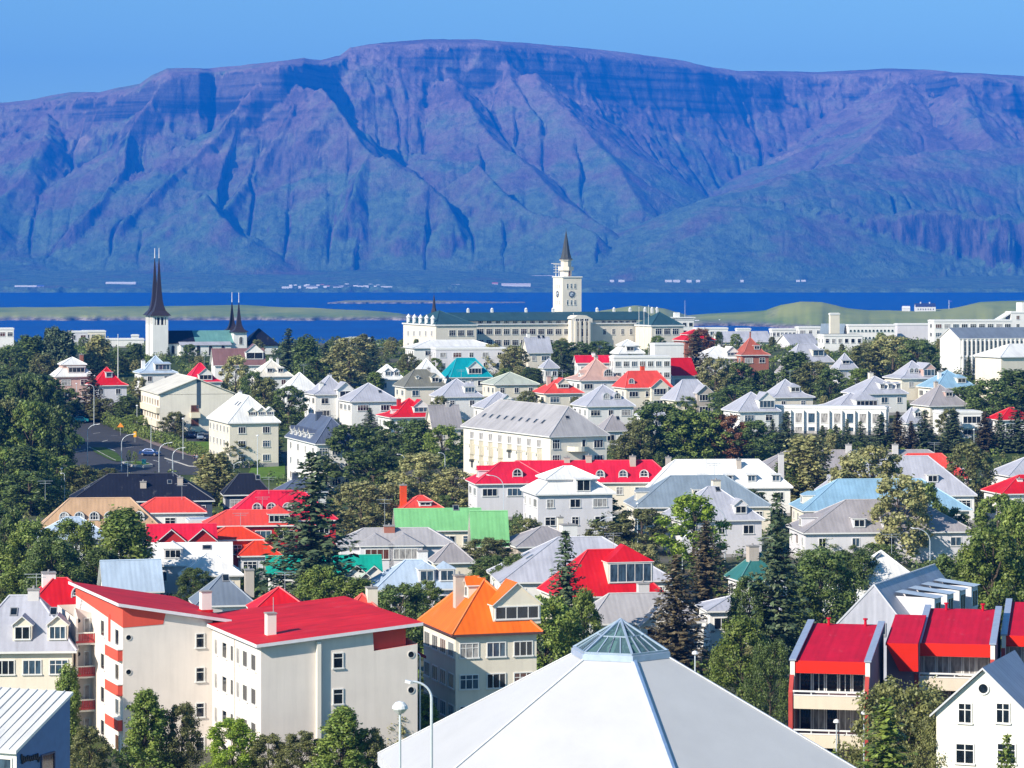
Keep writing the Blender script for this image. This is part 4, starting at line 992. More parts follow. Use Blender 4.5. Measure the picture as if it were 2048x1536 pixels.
hs = house("bright orange roofed cream house with two small white dormers", 832, 1085, 1156, 1270, 'OR', 'C', 'hip', h=8.2, cx=907, rot=17, rows=3, Y=262, rooftrim=(.10, .05, .05), dorm=[('l', .25, 2.6, 1.1, 1.25, 'gable', 1), ('l', -.1, 2.6, 1.1, 1.25, 'gable', 1), ('f', .55, .9, 4.4, 1.5, 'gable', 4)], chim=[(-.55, -.1, .3, .85, 'T')], ww=(2.2, 3), fac={'f': 3, 'l': 4})
# --- right middle rows
house("long grey hip roof behind the sage poplar and the coral roof", 1500, 1932, 900, 945, 'TG', 'W', 'hip', h=4.4, rot=3, ratio=.28, k=1.2, dorm=[('f', -.75, 1, 1.7, 1.3, 'arch', 2), ('f', -.05, 1, 1.7, 1.3, 'arch', 2), ('f', .68, 1, 1.6, 1.2, 'arch', 2)], chim=[(-.1, -.2, 1.0, 1.0, 'G'), (.35, -.2, 1.0, 1.0, 'G')])
house("coral red hip roof with two white arched dormers right of the sage trees", 1760, 1938, 907, 958, 'CO', 'W', 'hip', h=4.4, rot=4, ratio=.5, k=1.2, dorm=[('f', -.05, .9, 1.6, 1.2, 'arch', 2), ('f', .32, .9, 1.6, 1.2, 'arch', 3)])
house("lilac hip roof with box dormers surrounding the sage trees", 1636, 1944, 912, 992, 'LI', 'W', 'hip', h=4.8, rot=4, ratio=.55, dorm=[('f', .45, 2.2, 1.9, 1.4, 'hip', 2), ('l', 0, 1.2, 1.6, 1.3, 'gable', 2)])
house("sky blue hip roof with pink curtained dormer in front of the lilac hip roof", 1584, 1934, 958, 1022, 'BL', 'C', 'hip', h=4.6, rot=4, ratio=.5, dorm=[('f', .45, 1.6, 2.2, 1.5, 'hip', 3), ('l', 0, 1.0, 1.9, 1.4, 'hip', 2)])
house("mauve grey hip roof with two hooded dormers above the teal roof", 1578, 1942, 999, 1066, 'TG', 'L', 'hip', h=4.6, rot=6, ratio=.5, k=1.2, dorm=[('f', -.35, .9, 1.9, 1.4, 'hip', 2), ('f', .0, .9, 1.9, 1.4, 'hip', 2), ('l', .1, .8, 1.8, 1.4, 'hip', 2)], fac={'f': 5})
house("teal low hip roof with a white fascia in front of the mauve grey roof", 1684, 1912, 1051, 1082, 'TE', 'C', 'hip', h=3.4, Y=446, rot=7, ratio=.6, fac={'f': 4})
house("lilac roofed cream house at the right edge above the red roof", 1982, 2130, 914, 952, 'LI', 'W', 'hip', h=5, rot=12, ratio=.9)
house("red roofed house with a white chimney at the right edge behind the trees", 1968, 2120, 950, 988, 'RD', 'W', 'hip', h=5, rot=12, ratio=.9, chim=[(-.2, -.3, -.6, .9, 'W')])
house("white pyramid roof with a shallow chimney left of the blue shaded gable", 1640, 1884, 1101, 1208, 'WH', 'W', 'hip', h=3.6, rot=14, ratio=1.0, sky_=[('l', .1, 5)], chim=[(-.6, -.45, -2.4, 1.4, 'W')])
house("low white house with a small red roof right of the spruce row", 1975, 2070, 815, 840, 'RD', 'W', 'hip', h=4, rot=14, ratio=.9)
# ================================================================== LANDMARKS AND LARGER BUILDINGS
class Fr:
    """local frame: origin at pixel px, distance Y, ground height; x to the right along the front, y into depth"""
    def __init__(s, px, Y, rot, zbase=None):
        s.a = R(rot); s.ex = (math.cos(s.a), math.sin(s.a)); s.ey = (-math.sin(s.a), math.cos(s.a))
        s.o = (xat(px, Y), Y); s.z0 = gz(Y) if zbase is None else zbase
    def loc(s): return (s.o[0], s.o[1], s.z0)
    def Yat(s, x, y): return s.o[1] + x * s.ex[1] + y * s.ey[1]
    def fx(s, px, y=0.0):
        r = (px - 1024) / F; ox, oy = s.o[0] + y * s.ey[0], s.o[1] + y * s.ey[1]
        return (r * oy - ox) / (s.ex[0] - r * s.ex[1])
    def ly(s, px, x=0.0):
        r = (px - 1024) / F; ox, oy = s.o[0] + x * s.ex[0], s.o[1] + x * s.ex[1]
        return (r * oy - ox) / (s.ey[0] - r * s.ey[1])
    def z(s, py, x=0.0, y=0.0): return zat(py, s.Yat(x, y)) - s.z0
    def root(s, name, label, cat, group=None): return empty(name, s.loc(), s.a, label, cat, group)
def wins_front(root, fr, cols, py, hpx, wpx, y=0.0, nx=2, ny=1, glass=None, tr=None, arch=False):
    for c in cols:
        x = fr.fx(c, y); Yw = fr.Yat(x, y); h = hpx * Yw / F
        add_window(root, x, y, fr.z(py, x, y) - h, 'f', wpx * Yw / F / fr.ex[0], h, nx, ny, glass, tr, arch)
W_, C_, L_ = wall_mat(WALL['W']), wall_mat(WALL['C']), wall_mat(WALL['L'])

# ---------------------------------------------------------------- twin towered white church
def spire(name, parent, x, y, w, z0, z1, zf, mat):
    """flared square roof rising to a needle, with a pale finial"""
    mb = MB(); hgt = z1 - z0
    prof = [(w * .5 + .75, 0), (w * .5 + .28, .035), (w * .37, .09), (w * .27, .17), (w * .20, .27), (w * .155, .40), (w * .115, .56), (w * .075, .74), (w * .04, .9), (.05, 1.0)]
    for (r0, t0), (r1, t1) in zip(prof[:-1], prof[1:]):
        for q in range(4):
            a, b = math.pi / 4 + q * math.pi / 2, math.pi / 4 + (q + 1) * math.pi / 2; k = math.sqrt(2)
            mb.face([(k * r0 * math.cos(a), k * r0 * math.sin(a), z0 + hgt * t0), (k * r0 * math.cos(b), k * r0 * math.sin(b), z0 + hgt * t0),
                     (k * r1 * math.cos(b), k * r1 * math.sin(b), z0 + hgt * t1), (k * r1 * math.cos(a), k * r1 * math.sin(a), z0 + hgt * t1)])
    r = w * .5 + .75
    mb.face([(-r, r, z0), (r, r, z0), (r, -r, z0), (-r, -r, z0)])
    so = mb.obj(name, mat, parent, (x, y, 0))
    m2 = MB(); m2.tube((0, 0, z1 - .15), (0, 0, zf), .11, .07, 6); m2.lathe([(0, z1 - .1), (.2, z1 + .05), (0, z1 + .2)], 8)
    m2.obj('finial', flat_mat("finial_white", (.8, .8, .8), .4), so)
def church():
    fr = Fr(318, 880, 17); root = fr.root('church', "white church with four dark needle spires and a green and slate roof", 'church')
    sp = roof_mat((.040, .032, .038), gloss=.45)
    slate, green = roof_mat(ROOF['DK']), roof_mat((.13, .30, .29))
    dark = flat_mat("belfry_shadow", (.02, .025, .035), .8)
    def tower(x, y, w, zt, open_top):
        mb = MB(); h = w / 2; zo = zt - 2.6
        if open_top:
            mb.box(-h, -h, -3, h, h, zo)
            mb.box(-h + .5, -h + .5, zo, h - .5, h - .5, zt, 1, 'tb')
            for k in range(4):
                for a in (-1, 1):
                    pass
            n = 4
            for i in range(n + 1):
                q = -h + (2 * h) * i / n
                for s in (-1, 1):
                    wq = .2 if 0 < i < n else .34
                    q2 = max(-h + wq, min(h - wq, q))
                    mb.box(q2 - wq, s * h - .3 if s > 0 else -h, zo, q2 + wq, s * h if s > 0 else -h + .3, zt - .35, 0, 'tb')
                    if 0 < i < n: mb.box(s * h - .3 if s > 0 else -h, q2 - wq, zo, s * h if s > 0 else -h + .3, q2 + wq, zt - .35, 0, 'tb')
            mb.box(-h, -h, zt - .35, h, h, zt + .1)
        else: mb.box(-h, -h, -3, h, h, zt)
        return mb.obj('tower', [W_, dark], root, (x, y, 0))
    ztop = fr.z(632); ztip, zfin = fr.z(515), fr.z(496)
    for y in (0.0, 7.0):
        t = tower(0, y, 4.6, ztop, True); spire('spire', root, 0, y, 4.6, ztop + .1, ztip, zfin, sp)
    xe = fr.fx(479); yb = 1.0
    Ye = fr.Yat(xe, yb); zt2 = zat(664, Ye) - fr.z0
    for y in (yb, yb + 10.0):
        t = tower(xe, y, 4.0, zt2, False); spire('spire', root, xe, y, 3.7, zt2, zat(604, Ye) - fr.z0, zat(585, Ye) - fr.z0, sp)
    add_window(root, xe + .2, yb - 2.02, zt2 - 3.6, 'f', 1.1, 2.3, 2, 1, 'dark', None, True)
    # nave, aisle and choir
    x0, x1 = 2.3, xe - 2.0; ye = fr.z(686, x0, 0); yr = fr.z(661, 8, 4)
    mb = MB(); mb.box(x0, -1, -3, x1, 9, ye)
    mb.obj('nave_wall', W_, root)
    mb = MB()
    xm = x0 + (x1 - x0) * .42  # dark up to here: the tower's shadow painted onto the green nave roof
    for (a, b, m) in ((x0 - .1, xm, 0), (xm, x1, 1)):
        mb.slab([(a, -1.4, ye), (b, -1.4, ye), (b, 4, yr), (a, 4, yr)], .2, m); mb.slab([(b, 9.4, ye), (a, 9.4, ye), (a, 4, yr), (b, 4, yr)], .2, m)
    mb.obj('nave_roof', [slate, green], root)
    xa0, xa1 = fr.fx(361, -3.2), fr.fx(462, -3.2); za = fr.z(690, 8, -3.2)
    mb = MB(); mb.box(xa0, -3.2, -3, xa1, -1, za); mb.obj('aisle_wall', W_, root)
    mb = MB(); mb.slab([(xa0 - .2, -3.6, za), (xa1 + .2, -3.6, za), (xa1 + .2, -1.02, za + .9), (xa0 - .2, -1.02, za + .9)], .15); mb.obj('aisle_roof', roof_mat(ROOF['LI']), root)
    wins_front(root, fr, (372, 397, 421, 446), 691, 19, 6.2, -3.2, 2, 1, 'dark', (.08, .08, .1), True)
    wins_front(root, fr, (346,), 691, 19, 6.2, -1, 2, 1, 'dark', (.08, .08, .1), True)
    xc0, xc1 = xe + 2.0, fr.fx(556, 0); zc = fr.z(686, xc0, 0)
    mb = MB(); mb.box(xc0, 0, -3, xc1, 9, zc - .6); mb.obj('choir_wall', W_, root)
    mb = MB(); fs, cp, _ = hip_faces(xc1 - xc0 + .8, 10, 0, fr.z(657, xc0, 5) - zc + .6)
    for f in fs: mb.face(f)
    mb.box(-(xc1 - xc0) / 2 - .4, -5, -.2, (xc1 - xc0) / 2 + .4, 5, -.003)
    mb.obj('choir_roof', slate, root, ((xc0 + xc1) / 2, 4.5, zc - .6))
    wins_front(root, fr, (508,), 694, 12, 5, 0, 2, 1, 'dark', (.08, .08, .1), True)
church()

# ---------------------------------------------------------------- college with the clock tower
def college():
    fr = Fr(953, 915, 20); root = fr.root('college_building', "long cream college with teal slate roof, bright stair block and clock tower", 'college')
    cr, gy = wall_mat((.74, .68, .58)), wall_mat((.66, .61, .55))
    slate = roof_mat((.028, .085, .115), gloss=.7); white = WHT
    # wings: (left px of front, right px of front, left px of left face, cornice row, forward offset)
    def wing(p0, p1, pl, pe, pa, yf, deep):
        x0, x1 = fr.fx(p0, yf), fr.fx(p1, yf); d = min(deep, fr.ly(pl, x0) - yf) if pl else deep
        ze = fr.z(pe, x0, yf); zr = fr.z(pa, x0, yf + (x1 - x0) / 2)
        mb = MB(); mb.box(x0, yf, -8, x1, yf + d, ze); mb.box(x0 - .35, yf - .35, ze, x1 + .35, yf + d + .35, ze + .4, 1)
        mb.obj('wing', [cr, white], root)
        mb = MB(); fs, cp, _ = hip_faces(x1 - x0, d, ze + .4, zr - ze - .4, 1.0)
        for f in fs: mb.face(f)
        for a, b in cp: mb.tube(a, b, .12, .12, 5)
        mb.obj('wing_roof', slate, root, ((x0 + x1) / 2, yf + d / 2, 0))
        return x0, x1, d, ze
    yl, yr_ = -7.0, -14.0
    a0, a1, ad, az = wing(872, 953, 806, 652, 622, yl, 32)
    b0, b1, bd, bz = wing(1303, 1367, 1271, 653, 624, yr_, 30)
    # main range
    xm1 = b0 + 1; ze = fr.z(649, 20, 0); za = fr.z(640, 20, .6); zr = fr.z(624, 20, 8)
    mb = MB(); mb.box(a1 - 1, 0, -8, xm1, 16, ze); mb.box(a1 - 1, -.4, ze, xm1, 16.4, ze + .35, 1); mb.box(a1 - 1, .5, ze + .35, xm1, 15.5, za)
    mb.obj('main_wall', [cr, white], root)
    mb = MB(); mb.slab([(a1 - 6, -.2, za), (xm1 + 6, -.2, za), (xm1 + 6, 8, zr), (a1 - 6, 8, zr)], .2); mb.slab([(xm1 + 6, 16.2, za), (a1 - 6, 16.2, za), (a1 - 6, 8, zr), (xm1 + 6, 8, zr)], .2)
    mro = mb.obj('main_roof', slate, root)
    mb0 = MB()
    for c in (936, 984, 1052, 1106, 1194, 1228, 1260, 1290, 1304, 1314):
        x = fr.fx(c, 8); q = MB(); q.box(-.35, -.35, zr - .6, .35, .35, zr + .9); q.lathe([(.55, zr + .9), (.0, zr + 1.4)], 8)
        q.obj('roof_vent', [white], mro, (x, 8, 0))
    # attic, main and lower windows
    cols = [961 + 17.3 * i for i in range(11)]
    wins_front(root, fr, cols, 641.5, 6.0, 10, .5, 3, 1, 'dark'); wins_front(root, fr, cols, 657.5, 11.5, 12.5, 0, 3, 2, 'dark'); wins_front(root, fr, cols, 679.5, 11.5, 12.5, 0, 3, 2, 'dark')
    wins_front(root, fr, [1209, 1227, 1245, 1262], 657.5, 12, 6, 0, 2, 2, 'dark'); wins_front(root, fr, [1207, 1219, 1231, 1243, 1255, 1268], 641.5, 5.5, 9, .5, 3, 1, 'dark')
    wins_front(root, fr, [904.5, 922, 940], 660, 12, 13, yl, 3, 2, 'dark'); wins_front(root, fr, [940], 683, 12, 13, yl, 3, 2, 'dark')
    wins_front(root, fr, [1317, 1334, 1351], 657, 12, 13, yr_, 3, 2, 'dark')
    for i, py in ((0, 662), (1, 685)):
        for k in range(5):
            y = yl + ad * (k + .7) / 5.6; Yw = fr.Yat(a0, y)
            add_window(root, a0, y, zat(py + 10, Yw) - fr.z0, 'l', 2.0, 1.6, 3, 1, 'curtain')
    for k in range(5):      # little white ventilators along the parapet
        y = yl + ad * (k + .8) / 5.4; q = MB(); q.lathe([(.62, 0), (.62, 1.6), (.85, 1.75), (0, 2.9)], 9); q.obj('parapet_vent', white, root, (a0 + .6, y, az + .4))
    # stair block
    x0, x1 = fr.fx(1143, -3), fr.fx(1185, -3); zt = fr.z(640, x0, -3); zp = fr.z(631, x0, -3)
    mb = MB(); mb.box(x0, -3, -8, x1, 3, zt)
    xm = (x0 + x1) / 2
    mb.face([(x0, -3, zt), (x1, -3, zt), (x1, -3, zt + .3), (xm + 1.4, -3, zp), (xm - 1.4, -3, zp), (x0, -3, zt + .3)])
    for s in ((x0, xm - 1.4), (xm - 1.4, xm + 1.4), (xm + 1.4, x1)):
        z = lambda x: zt + .3 if x in (x0, x1) else zp
        mb.face([(s[0], -3, z(s[0])), (s[1], -3, z(s[1])), (s[1], 3, z(s[1])), (s[0], 3, z(s[0]))])
    for p in (1151, 1158.5, 1168.5, 1177):
        x = fr.fx(p, -3); mb.box(x - .28, -3.5, -8, x + .45, -3, zt - .4)
    mb.obj('stair_block', cr, root)
    wins_front(root, fr, (1154.6, 1163.5, 1172.8), 637, 14.5, 7.6, -3.02, 2, 2, 'dark'); wins_front(root, fr, (1154.6, 1163.5, 1172.8), 657, 16, 7.6, -3.02, 2, 2, 'dark'); wins_front(root, fr, (1154.6, 1163.5, 1172.8), 680, 12, 7.6, -3.02, 2, 1, 'dark')
    # tower behind the ridge
    yt = 9.0; t0, t1 = fr.fx(1125.5, yt), fr.fx(1163, yt); td = fr.ly(1106, t0) - yt; zt = fr.z(555, t0, yt)
    mb = MB(); mb.box(t0, yt, 5, t1, yt + td, zt); mb.box(t0 - .25, yt - .25, zt, t1 + .25, yt + td + .25, zt + .35, 1)
    tw = mb.obj('clock_tower', [cr, white], root)
    wins = lambda cs, py, h, w: wins_front(root, fr, cs, py, h, w, yt, 1, 2, 'blue')
    wins((1135, 1142.5, 1150), 567, 10, 4.2); wins((1135, 1142.5, 1150), 600, 10, 4.2)
    for py in (569, 601):
        for k in (.32, .5, .68):
            y = yt + td * k; add_window(tw, t0, y, zat(py + 8, fr.Yat(t0, y)) - fr.z0, 'l', .45, 1.3, 1, 1, 'dark')
    def clock(x, y, z, rz, r):
        mb = MB(); n = 24
        for k in range(n):
            a, b = 2 * math.pi * k / n, 2 * math.pi * (k + 1) / n
            mb.face([(r * .8 * math.cos(a), -.12, r * .8 * math.sin(a)), (r * math.cos(a), -.12, r * math.sin(a)), (r * math.cos(b), -.12, r * math.sin(b)), (r * .8 * math.cos(b), -.12, r * .8 * math.sin(b))], 1)
            mb.face([(r * math.cos(a), -.12, r * math.sin(a)), (r * math.cos(a), 0, r * math.sin(a)), (r * math.cos(b), 0, r * math.sin(b)), (r * math.cos(b), -.12, r * math.sin(b))], 1)
        mb.face([(r * .8 * math.cos(2 * math.pi * k / n), -.06, r * .8 * math.sin(2 * math.pi * k / n)) for k in range(n)], 0)
        for k in range(12):
            a = 2 * math.pi * k / 12; mb.bar((r * .98 * math.cos(a), -.15, r * .98 * math.sin(a)), (r * 1.28 * math.cos(a), -.15, r * 1.28 * math.sin(a)), .16, .16, 1)
        mb.bar((0, -.14, 0), (r * .55, -.14, -r * .12), .16, .14, 1); mb.bar((0, -.14, 0), (-.05, -.14, -r * .75), .12, .12, 1)
        mb.obj('clock_face', [flat_mat("clock_dial", (.62, .68, .74), .5), flat_mat("clock_hands", (.05, .08, .16), .5)], tw, (x, y, z), rz)
    xc = fr.fx(1143, yt); clock(xc, yt - .02, fr.z(588.5, xc, yt), 0, .8)
    yc = yt + td / 2; clock(t0 - .02, yc, zat(588.5, fr.Yat(t0, yc)) - fr.z0, -math.pi / 2, .8)
    # lantern, gallery and spire
    cx, cyy = (t0 + t1) / 2 - .4, yt + td / 2
    z1, z2, z3, z4, z5 = zt + .35, fr.z(541, cx, cyy), fr.z(535, cx, cyy), fr.z(521, cx, cyy), fr.z(463, cx, cyy)
    mb = MB(); mb.lathe([(1.95, z1), (1.95, z2)], 8); mb.lathe([(2.6, z2), (2.6, z3 + .25), (2.45, z3 + .25)], 8); mb.lathe([(1.7, z2), (2.6, z2)], 8); mb.lathe([(1.75, z2), (1.75, z4), (2.2, z4), (2.2, z4 + .3), (1.2, z4 + .3)], 8)
    lt = mb.obj('lantern', cr, root, (cx, cyy, 0)); add_window(lt, .3, -1.84, z1 + .2, 'f', .8, 1.9, 1, 1, 'warm', (.3, .1, .1))
    mb = MB(); hs_ = z5 - z4
    mb.lathe([(2.35, z4 + .3), (1.75, z4 + .9), (1.25, z4 + hs_ * .32), (.72, z4 + hs_ * .65), (.1, z5)], 8); mb.tube((0, 0, z5 - .1), (0, 0, z5 + 1.0), .05, .04, 5)
    mb.obj('spire', roof_mat((.075, .085, .095), gloss=.35), root, (cx, cyy, 0))
    # steel radar rack on the tower's left corner
    mb = MB(); rx, ry = t0 + .9, yt + td - 1.6
    for q in (0, .8, 1.6, 2.4): mb.bar((rx - 1.3, ry, z1 + 1.2 + q), (rx + 1.0, ry, z1 + 1.2 + q), .22, .16)
    for sx in (-.5, .5): mb.bar((rx + sx, ry, z1), (rx + sx, ry, z1 + 3.9), .2, .2)
    mb.bar((rx - 2.0, ry, z1 + 3.9), (rx + .8, ry, z1 + 3.9), .3, .22); mb.obj('radar_rack', WHT, root)
    # dark flèche on the left wing
    xs = fr.fx(868, 14); zz = fr.z(626, xs, 14); mb = MB(); mb.lathe([(1.1, zz - 1), (.9, zz + .6), (.55, zz + 1.6), (.4, zz + 3.4), (.08, zz + 5.6)], 8); mb.tube((0, 0, zz + 5.5), (0, 0, zz + 7.2), .04, .04, 4)
    mb.obj('roof_spirelet', roof_mat((.05, .045, .055)), root, (xs, 14, 0))
college()

# ---------------------------------------------------------------- long cream apartment block
def long_block():
    hs = house("long cream four storey apartment block with grey hip roof and rows of boxed balconies", 918, 1215, 806, 873, 'GR', 'Y', 'hip', h=11.5, rot=25, cx=1113, win=False, name='apartment_block', cat='apartment block', k=.75,
               sky_=[('l', -.75 + .17 * i, 2.2, .8, 1.1) for i in range(9)] + [('f', -.2, 2.6, .8, .8)], ratio=3.2)
    root, ro, w, d, z0, rh = hs
    box = wall_mat((.80, .75, .62))
    n = 8
    for i in range(n):
        y = -d / 2 + 2.6 + (d - 4.5) * (i + .5) / n
        for r in range(4):
            z = z0 - 2.5 - 2.75 * r
            if (i + r) % 5 != 4 or r == 0:
                mb = MB(); mb.box(-1.0, -1.15, -.95, 0, 1.15, -.02); mb.box(-1.06, -1.2, -.02, .0, 1.2, .06, 1)
                mb.obj('balcony', [box, WHT], root, (-w / 2, y, z + .2))
                if r > 0:
                    mb = MB(); mb.box(-1.0, -1.2, 0, 0, 1.2, .16); mb.box(-1.0, -1.28, -1.75, 0, -1.1, 0); mb.obj('balcony_canopy', box, root, (-w / 2, y, z + 1.95))
            add_window(root, -w / 2, y, z + .25, 'l', 1.25 if r else 1.9, 1.45, 2, 1, 'curtain' if r == 0 else None)
    for r in range(3):
        z = z0 - 2.3 - 2.75 * r
        add_window(root, -w / 2 + 1.1, -d / 2, z, 'f', 1.5, 1.7, 3, 2, 'dark'); add_window(root, w / 2 - 1.7, -d / 2, z, 'f', 1.9, 1.5, 3, 1, 'dark')
        mb = MB(); mb.lathe([(.0, 0), (2.0, .12), (2.0, 1.0), (1.88, 1.0)], 20); mb.obj('round_balcony', box, root, (-.3, -d / 2 + .2, z - .6))
        add_window(root, 1.0, -d / 2, z - .4, 'f', .8, 2.0, 1, 1, 'dark')
long_block()

# ---------------------------------------------------------------- cream office block with low gable
def cream_block():
    hs = house("cream three storey block with low pitched roof and long balcony bands beside the road", 264, 482, 757, 788, 'CM', 'Y', 'gabley', h=9.5, rot=15, cx=333, win=False, name='office_block', cat='office block', rh=None, rooftrim=(.74, .70, .6))
    root, ro, w, d, z0, rh = hs; band = wall_mat((.80, .72, .54))
    for r in range(3):
        z = z0 - .9 - 2.9 * r
        if r: mb = MB(); mb.box(-.7, -d / 2 - .02, 0, 0, d / 2, 1.25); mb.obj('balcony_band', band, root, (-w / 2, 0, z - .4))
        for i in range(7):
            add_window(root, -w / 2, -d / 2 + d * (i + .55) / 7.2, z - 1.75, 'l', 2.1, 1.3, 2, 1, 'warm' if i == 0 else 'curtain', (.6, .52, .42))
    xs = -w / 2 + w * .50
    mb = MB(); mb.box(xs, -d / 2 - .03, z0 - 3.2, xs + .9, -d / 2 + .5, z0 + rh * .9); mb.obj('shaft_recess', flat_mat("recess_shade", (.05, .09, .13), .8), root)  # solid dark box, not cut in: the slot's shade put into colour
    for r in range(2):
        mb = MB(); mb.box(-1.0, -1.3, 0, 1.0, 0, 1.1); mb.obj('balcony', band, root, (xs - .4, -d / 2, z0 - 5.2 - 3.0 * r)); add_window(root, xs - .4, -d / 2, z0 - 4.0 - 3 * r, 'f', 1.7, 1.5, 1, 1, 'warm', (.3, .2, .15))
cream_block()

# ---------------------------------------------------------------- white school with vertical fins
def fin_school():
    hs = house("white school with dark slate gable roof and tall blue windows between white fins", 1879, 2135, 655, 677, 'DG', 'W', 'gablex', h=12, rot=17, cx=1906, win=False, name='school', cat='school', o=.25, Y=800)
    root, ro, w, d, z0, rh = hs
    n = 22; x = -w / 2 + .8; st = 1.28
    for i in range(n):
        xx = x + st * i
        if xx > w / 2 - .6: break
        mb = MB(); mb.box(-.16, -.55, z0 - 9.8, .16, 0, z0 - .2); mb.obj('fin', W_, root, (xx, -d / 2, 0))
        for k in range(2): add_window(root, xx + st / 2, -d / 2, z0 - 4.9 - 4.9 * k, 'f', st - .42, 4.3, 1, 3, 'blue')
    for z in (z0 - 5.05, z0 - 9.95): mb = MB(); mb.box(-w / 2, -.35, 0, w / 2, -.005, .5); mb.obj('spandrel_band', W_, root, (0, -d / 2, z))
fin_school()

# ---------------------------------------------------------------- flat white blocks of the right background
def flat_block(label, L, Rr, ey, Y, wall='W', roof='WH', rot=12, ratio=.4, h=6, name='building', **kw):
    return house(label, L, Rr, ey, ey, roof, wall, 'flat', h=h, Y=Y, o=.12, rot=rot, ratio=ratio, name=name, cat='building', **kw)
hs = flat_block("long flat roofed white terrace block with tall openings behind the row of little spruces", 1530, 1778, 818, 650, rot=-12, ratio=.22, h=8, win=False)
for i in range(9):
    x = -hs[2] / 2 + hs[2] * (i + .6) / 9.4
    for r in range(2): add_window(hs[0], x, -hs[3] / 2, hs[4] - 3.2 - 3 * r, 'f', 1.6, 2.2, 1, 1, 'curtain' if i % 3 else 'blue')
    mb = MB(); mb.box(1.1, -.8, 0, 1.15, 0, 6.4); mb.obj('fin', W_, hs[0], (x, -hs[3] / 2, hs[4] - 6.8))
hs = flat_block("white two storey flat block with deep dark balconies right of the spruce row", 1868, 1962, 827, 645, rot=8, ratio=.7, h=8, fac={'f': 2}, win=False)
for r in range(2):
    mb = MB(); mb.box(0, -1.2, 0, hs[2] * .5, 0, 1.0); mb.obj('balcony', W_, hs[0], (0, -hs[3] / 2, hs[4] - 3.2 - 2.9 * r)); add_window(hs[0], hs[2] * .25, -hs[3] / 2, hs[4] - 2.2 - 2.9 * r, 'f', hs[2] * .44, 1.6, 4, 1, 'dark')
    add_window(hs[0], -hs[2] * .3, -hs[3] / 2, hs[4] - 2.6 - 2.9 * r, 'f', 1.2, 1.4, 2, 1)
flat_block("long white flat school with window bands to the right of the college's red neighbour", 1218, 1342, 716, 735, rot=10, ratio=.4, h=7, fac={'f': 7, 'l': 2}, ww=(2.0, 3))
house("low raspberry red roof left of the white window band block", 1145, 1222, 711, 726, 'CR', 'W', 'gablex', h=5, rot=10, ratio=.5, chim=[(.1, 0, .6, .8, 'W')], Y=742)
flat_block("plain white flat block below the college's right wing", 1299, 1368, 690, 820, rot=14, ratio=.6, h=6, win=False)
flat_block("white sports hall wall right below the college's left wing", 860, 1014, 699, 800, rot=10, ratio=.5, h=5, wall='L', fac={'f': 5})
house("broad shallow white roof in front of the college's left wing", 806, 1000, 680, 696, 'WH', 'W', 'hip', h=5, Y=845, rot=14, ratio=.5, name='hall', cat='hall', fac={'l': 4, 'f': 3})
hs = flat_block("white eight storey tower block behind the college's right wing", 1341, 1388, 640, 1060, rot=14, ratio=.8, h=18, win=False, name='tower_block')
for r in range(9):
    for i in range(3): add_window(hs[0], -hs[2] / 2 + hs[2] * (i + .5) / 3, -hs[3] / 2, hs[4] - 2.3 - 2.75 * r, 'f', 1.5, 1.4, 1, 1, 'dark')
mb = MB(); mb.prism([(-hs[2] / 2 - 3.2, -hs[3] / 2 - .4), (hs[2] / 2 + .5, -hs[3] / 2 - .4), (hs[2] / 2 + .5, hs[3] / 2), (-hs[2] / 2 - 3.2, hs[3] / 2)], hs[4] + .6, hs[4] + 1.0); mb.tube((1, 0, hs[4] + 1), (1, 0, hs[4] + 7), .06, .03, 5); mb.box(-3, -1, hs[4] + 1, -1.2, 1, hs[4] + 2.6)
mb.obj('roof_canopy', WHT, hs[0])
flat_block("white flat office with blue windows behind the red pagoda roof", 1386, 1456, 658, 1020, rot=10, ratio=.5, h=8, fac={'f': 5}, ww=(2.2, 2))
flat_block("low white roofed shed strip right of the blue windowed office", 1470, 1502, 659, 1120, rot=10, ratio=.6, h=5, win=False)
house("long lilac grey hall roof behind the brick orange roof", 1422, 1542, 663, 684, 'LI', 'W', 'gablex', h=6, Y=950, rot=12, ratio=.5, name='hall', cat='hall', fac={'f': 6})
house("grey gabled hall with plain end wall below the long white flat hall", 1548, 1640, 668, 690, 'LI', 'L', 'gablex', h=6, Y=930, rot=30, ratio=.8, win=False, name='hall', cat='hall')
flat_block("long white flat hall left of the tall cream slab", 1538, 1592, 660, 1040, rot=10, ratio=.5, h=7, fac={'f': 6}, ww=(1.6, 2))
flat_block("white flat hall with two roof steps joined to the left of the tall cream slab", 1590, 1644, 656, 1060, rot=10, ratio=.6, h=7, fac={'f': 3})
house("blue grey lean-to roof beside the tall cream slab", 1638, 1694, 648, 668, 'GB', 'W', 'gablex', h=6, Y=1000, rot=-14, ratio=.8, win=False, name='hall', cat='hall')
hs = flat_block("tall plain cream slab standing above the flat roofs", 1657, 1680, 629, 930, 'C', 'CM', rot=14, ratio=.5, h=14, win=False, name='chimney_slab')
hs = flat_block("long white hall with two rows of portholes", 1690, 1790, 652, 1000, rot=8, ratio=.3, h=8, win=False)
for r in range(2):
    for i in range(12): add_window(hs[0], -hs[2] / 2 + hs[2] * (i + .6) / 12.3, -hs[3] / 2, hs[4] - 2.0 - 2.4 * r, 'f', .8, .8, 1, 1, 'dark', (.3, .42, .42), True)
flat_block("white wall building with turf green roof at the foot of the cream slab", 1636, 1724, 672, 900, rot=10, ratio=.6, h=6, roof='OL', fac={'f': 6}, ww=(1.2, 1))
flat_block("grey ribbed hall behind the olive trees", 1788, 1862, 650, 1010, rot=8, ratio=.4, h=7, wall='L', win=False)
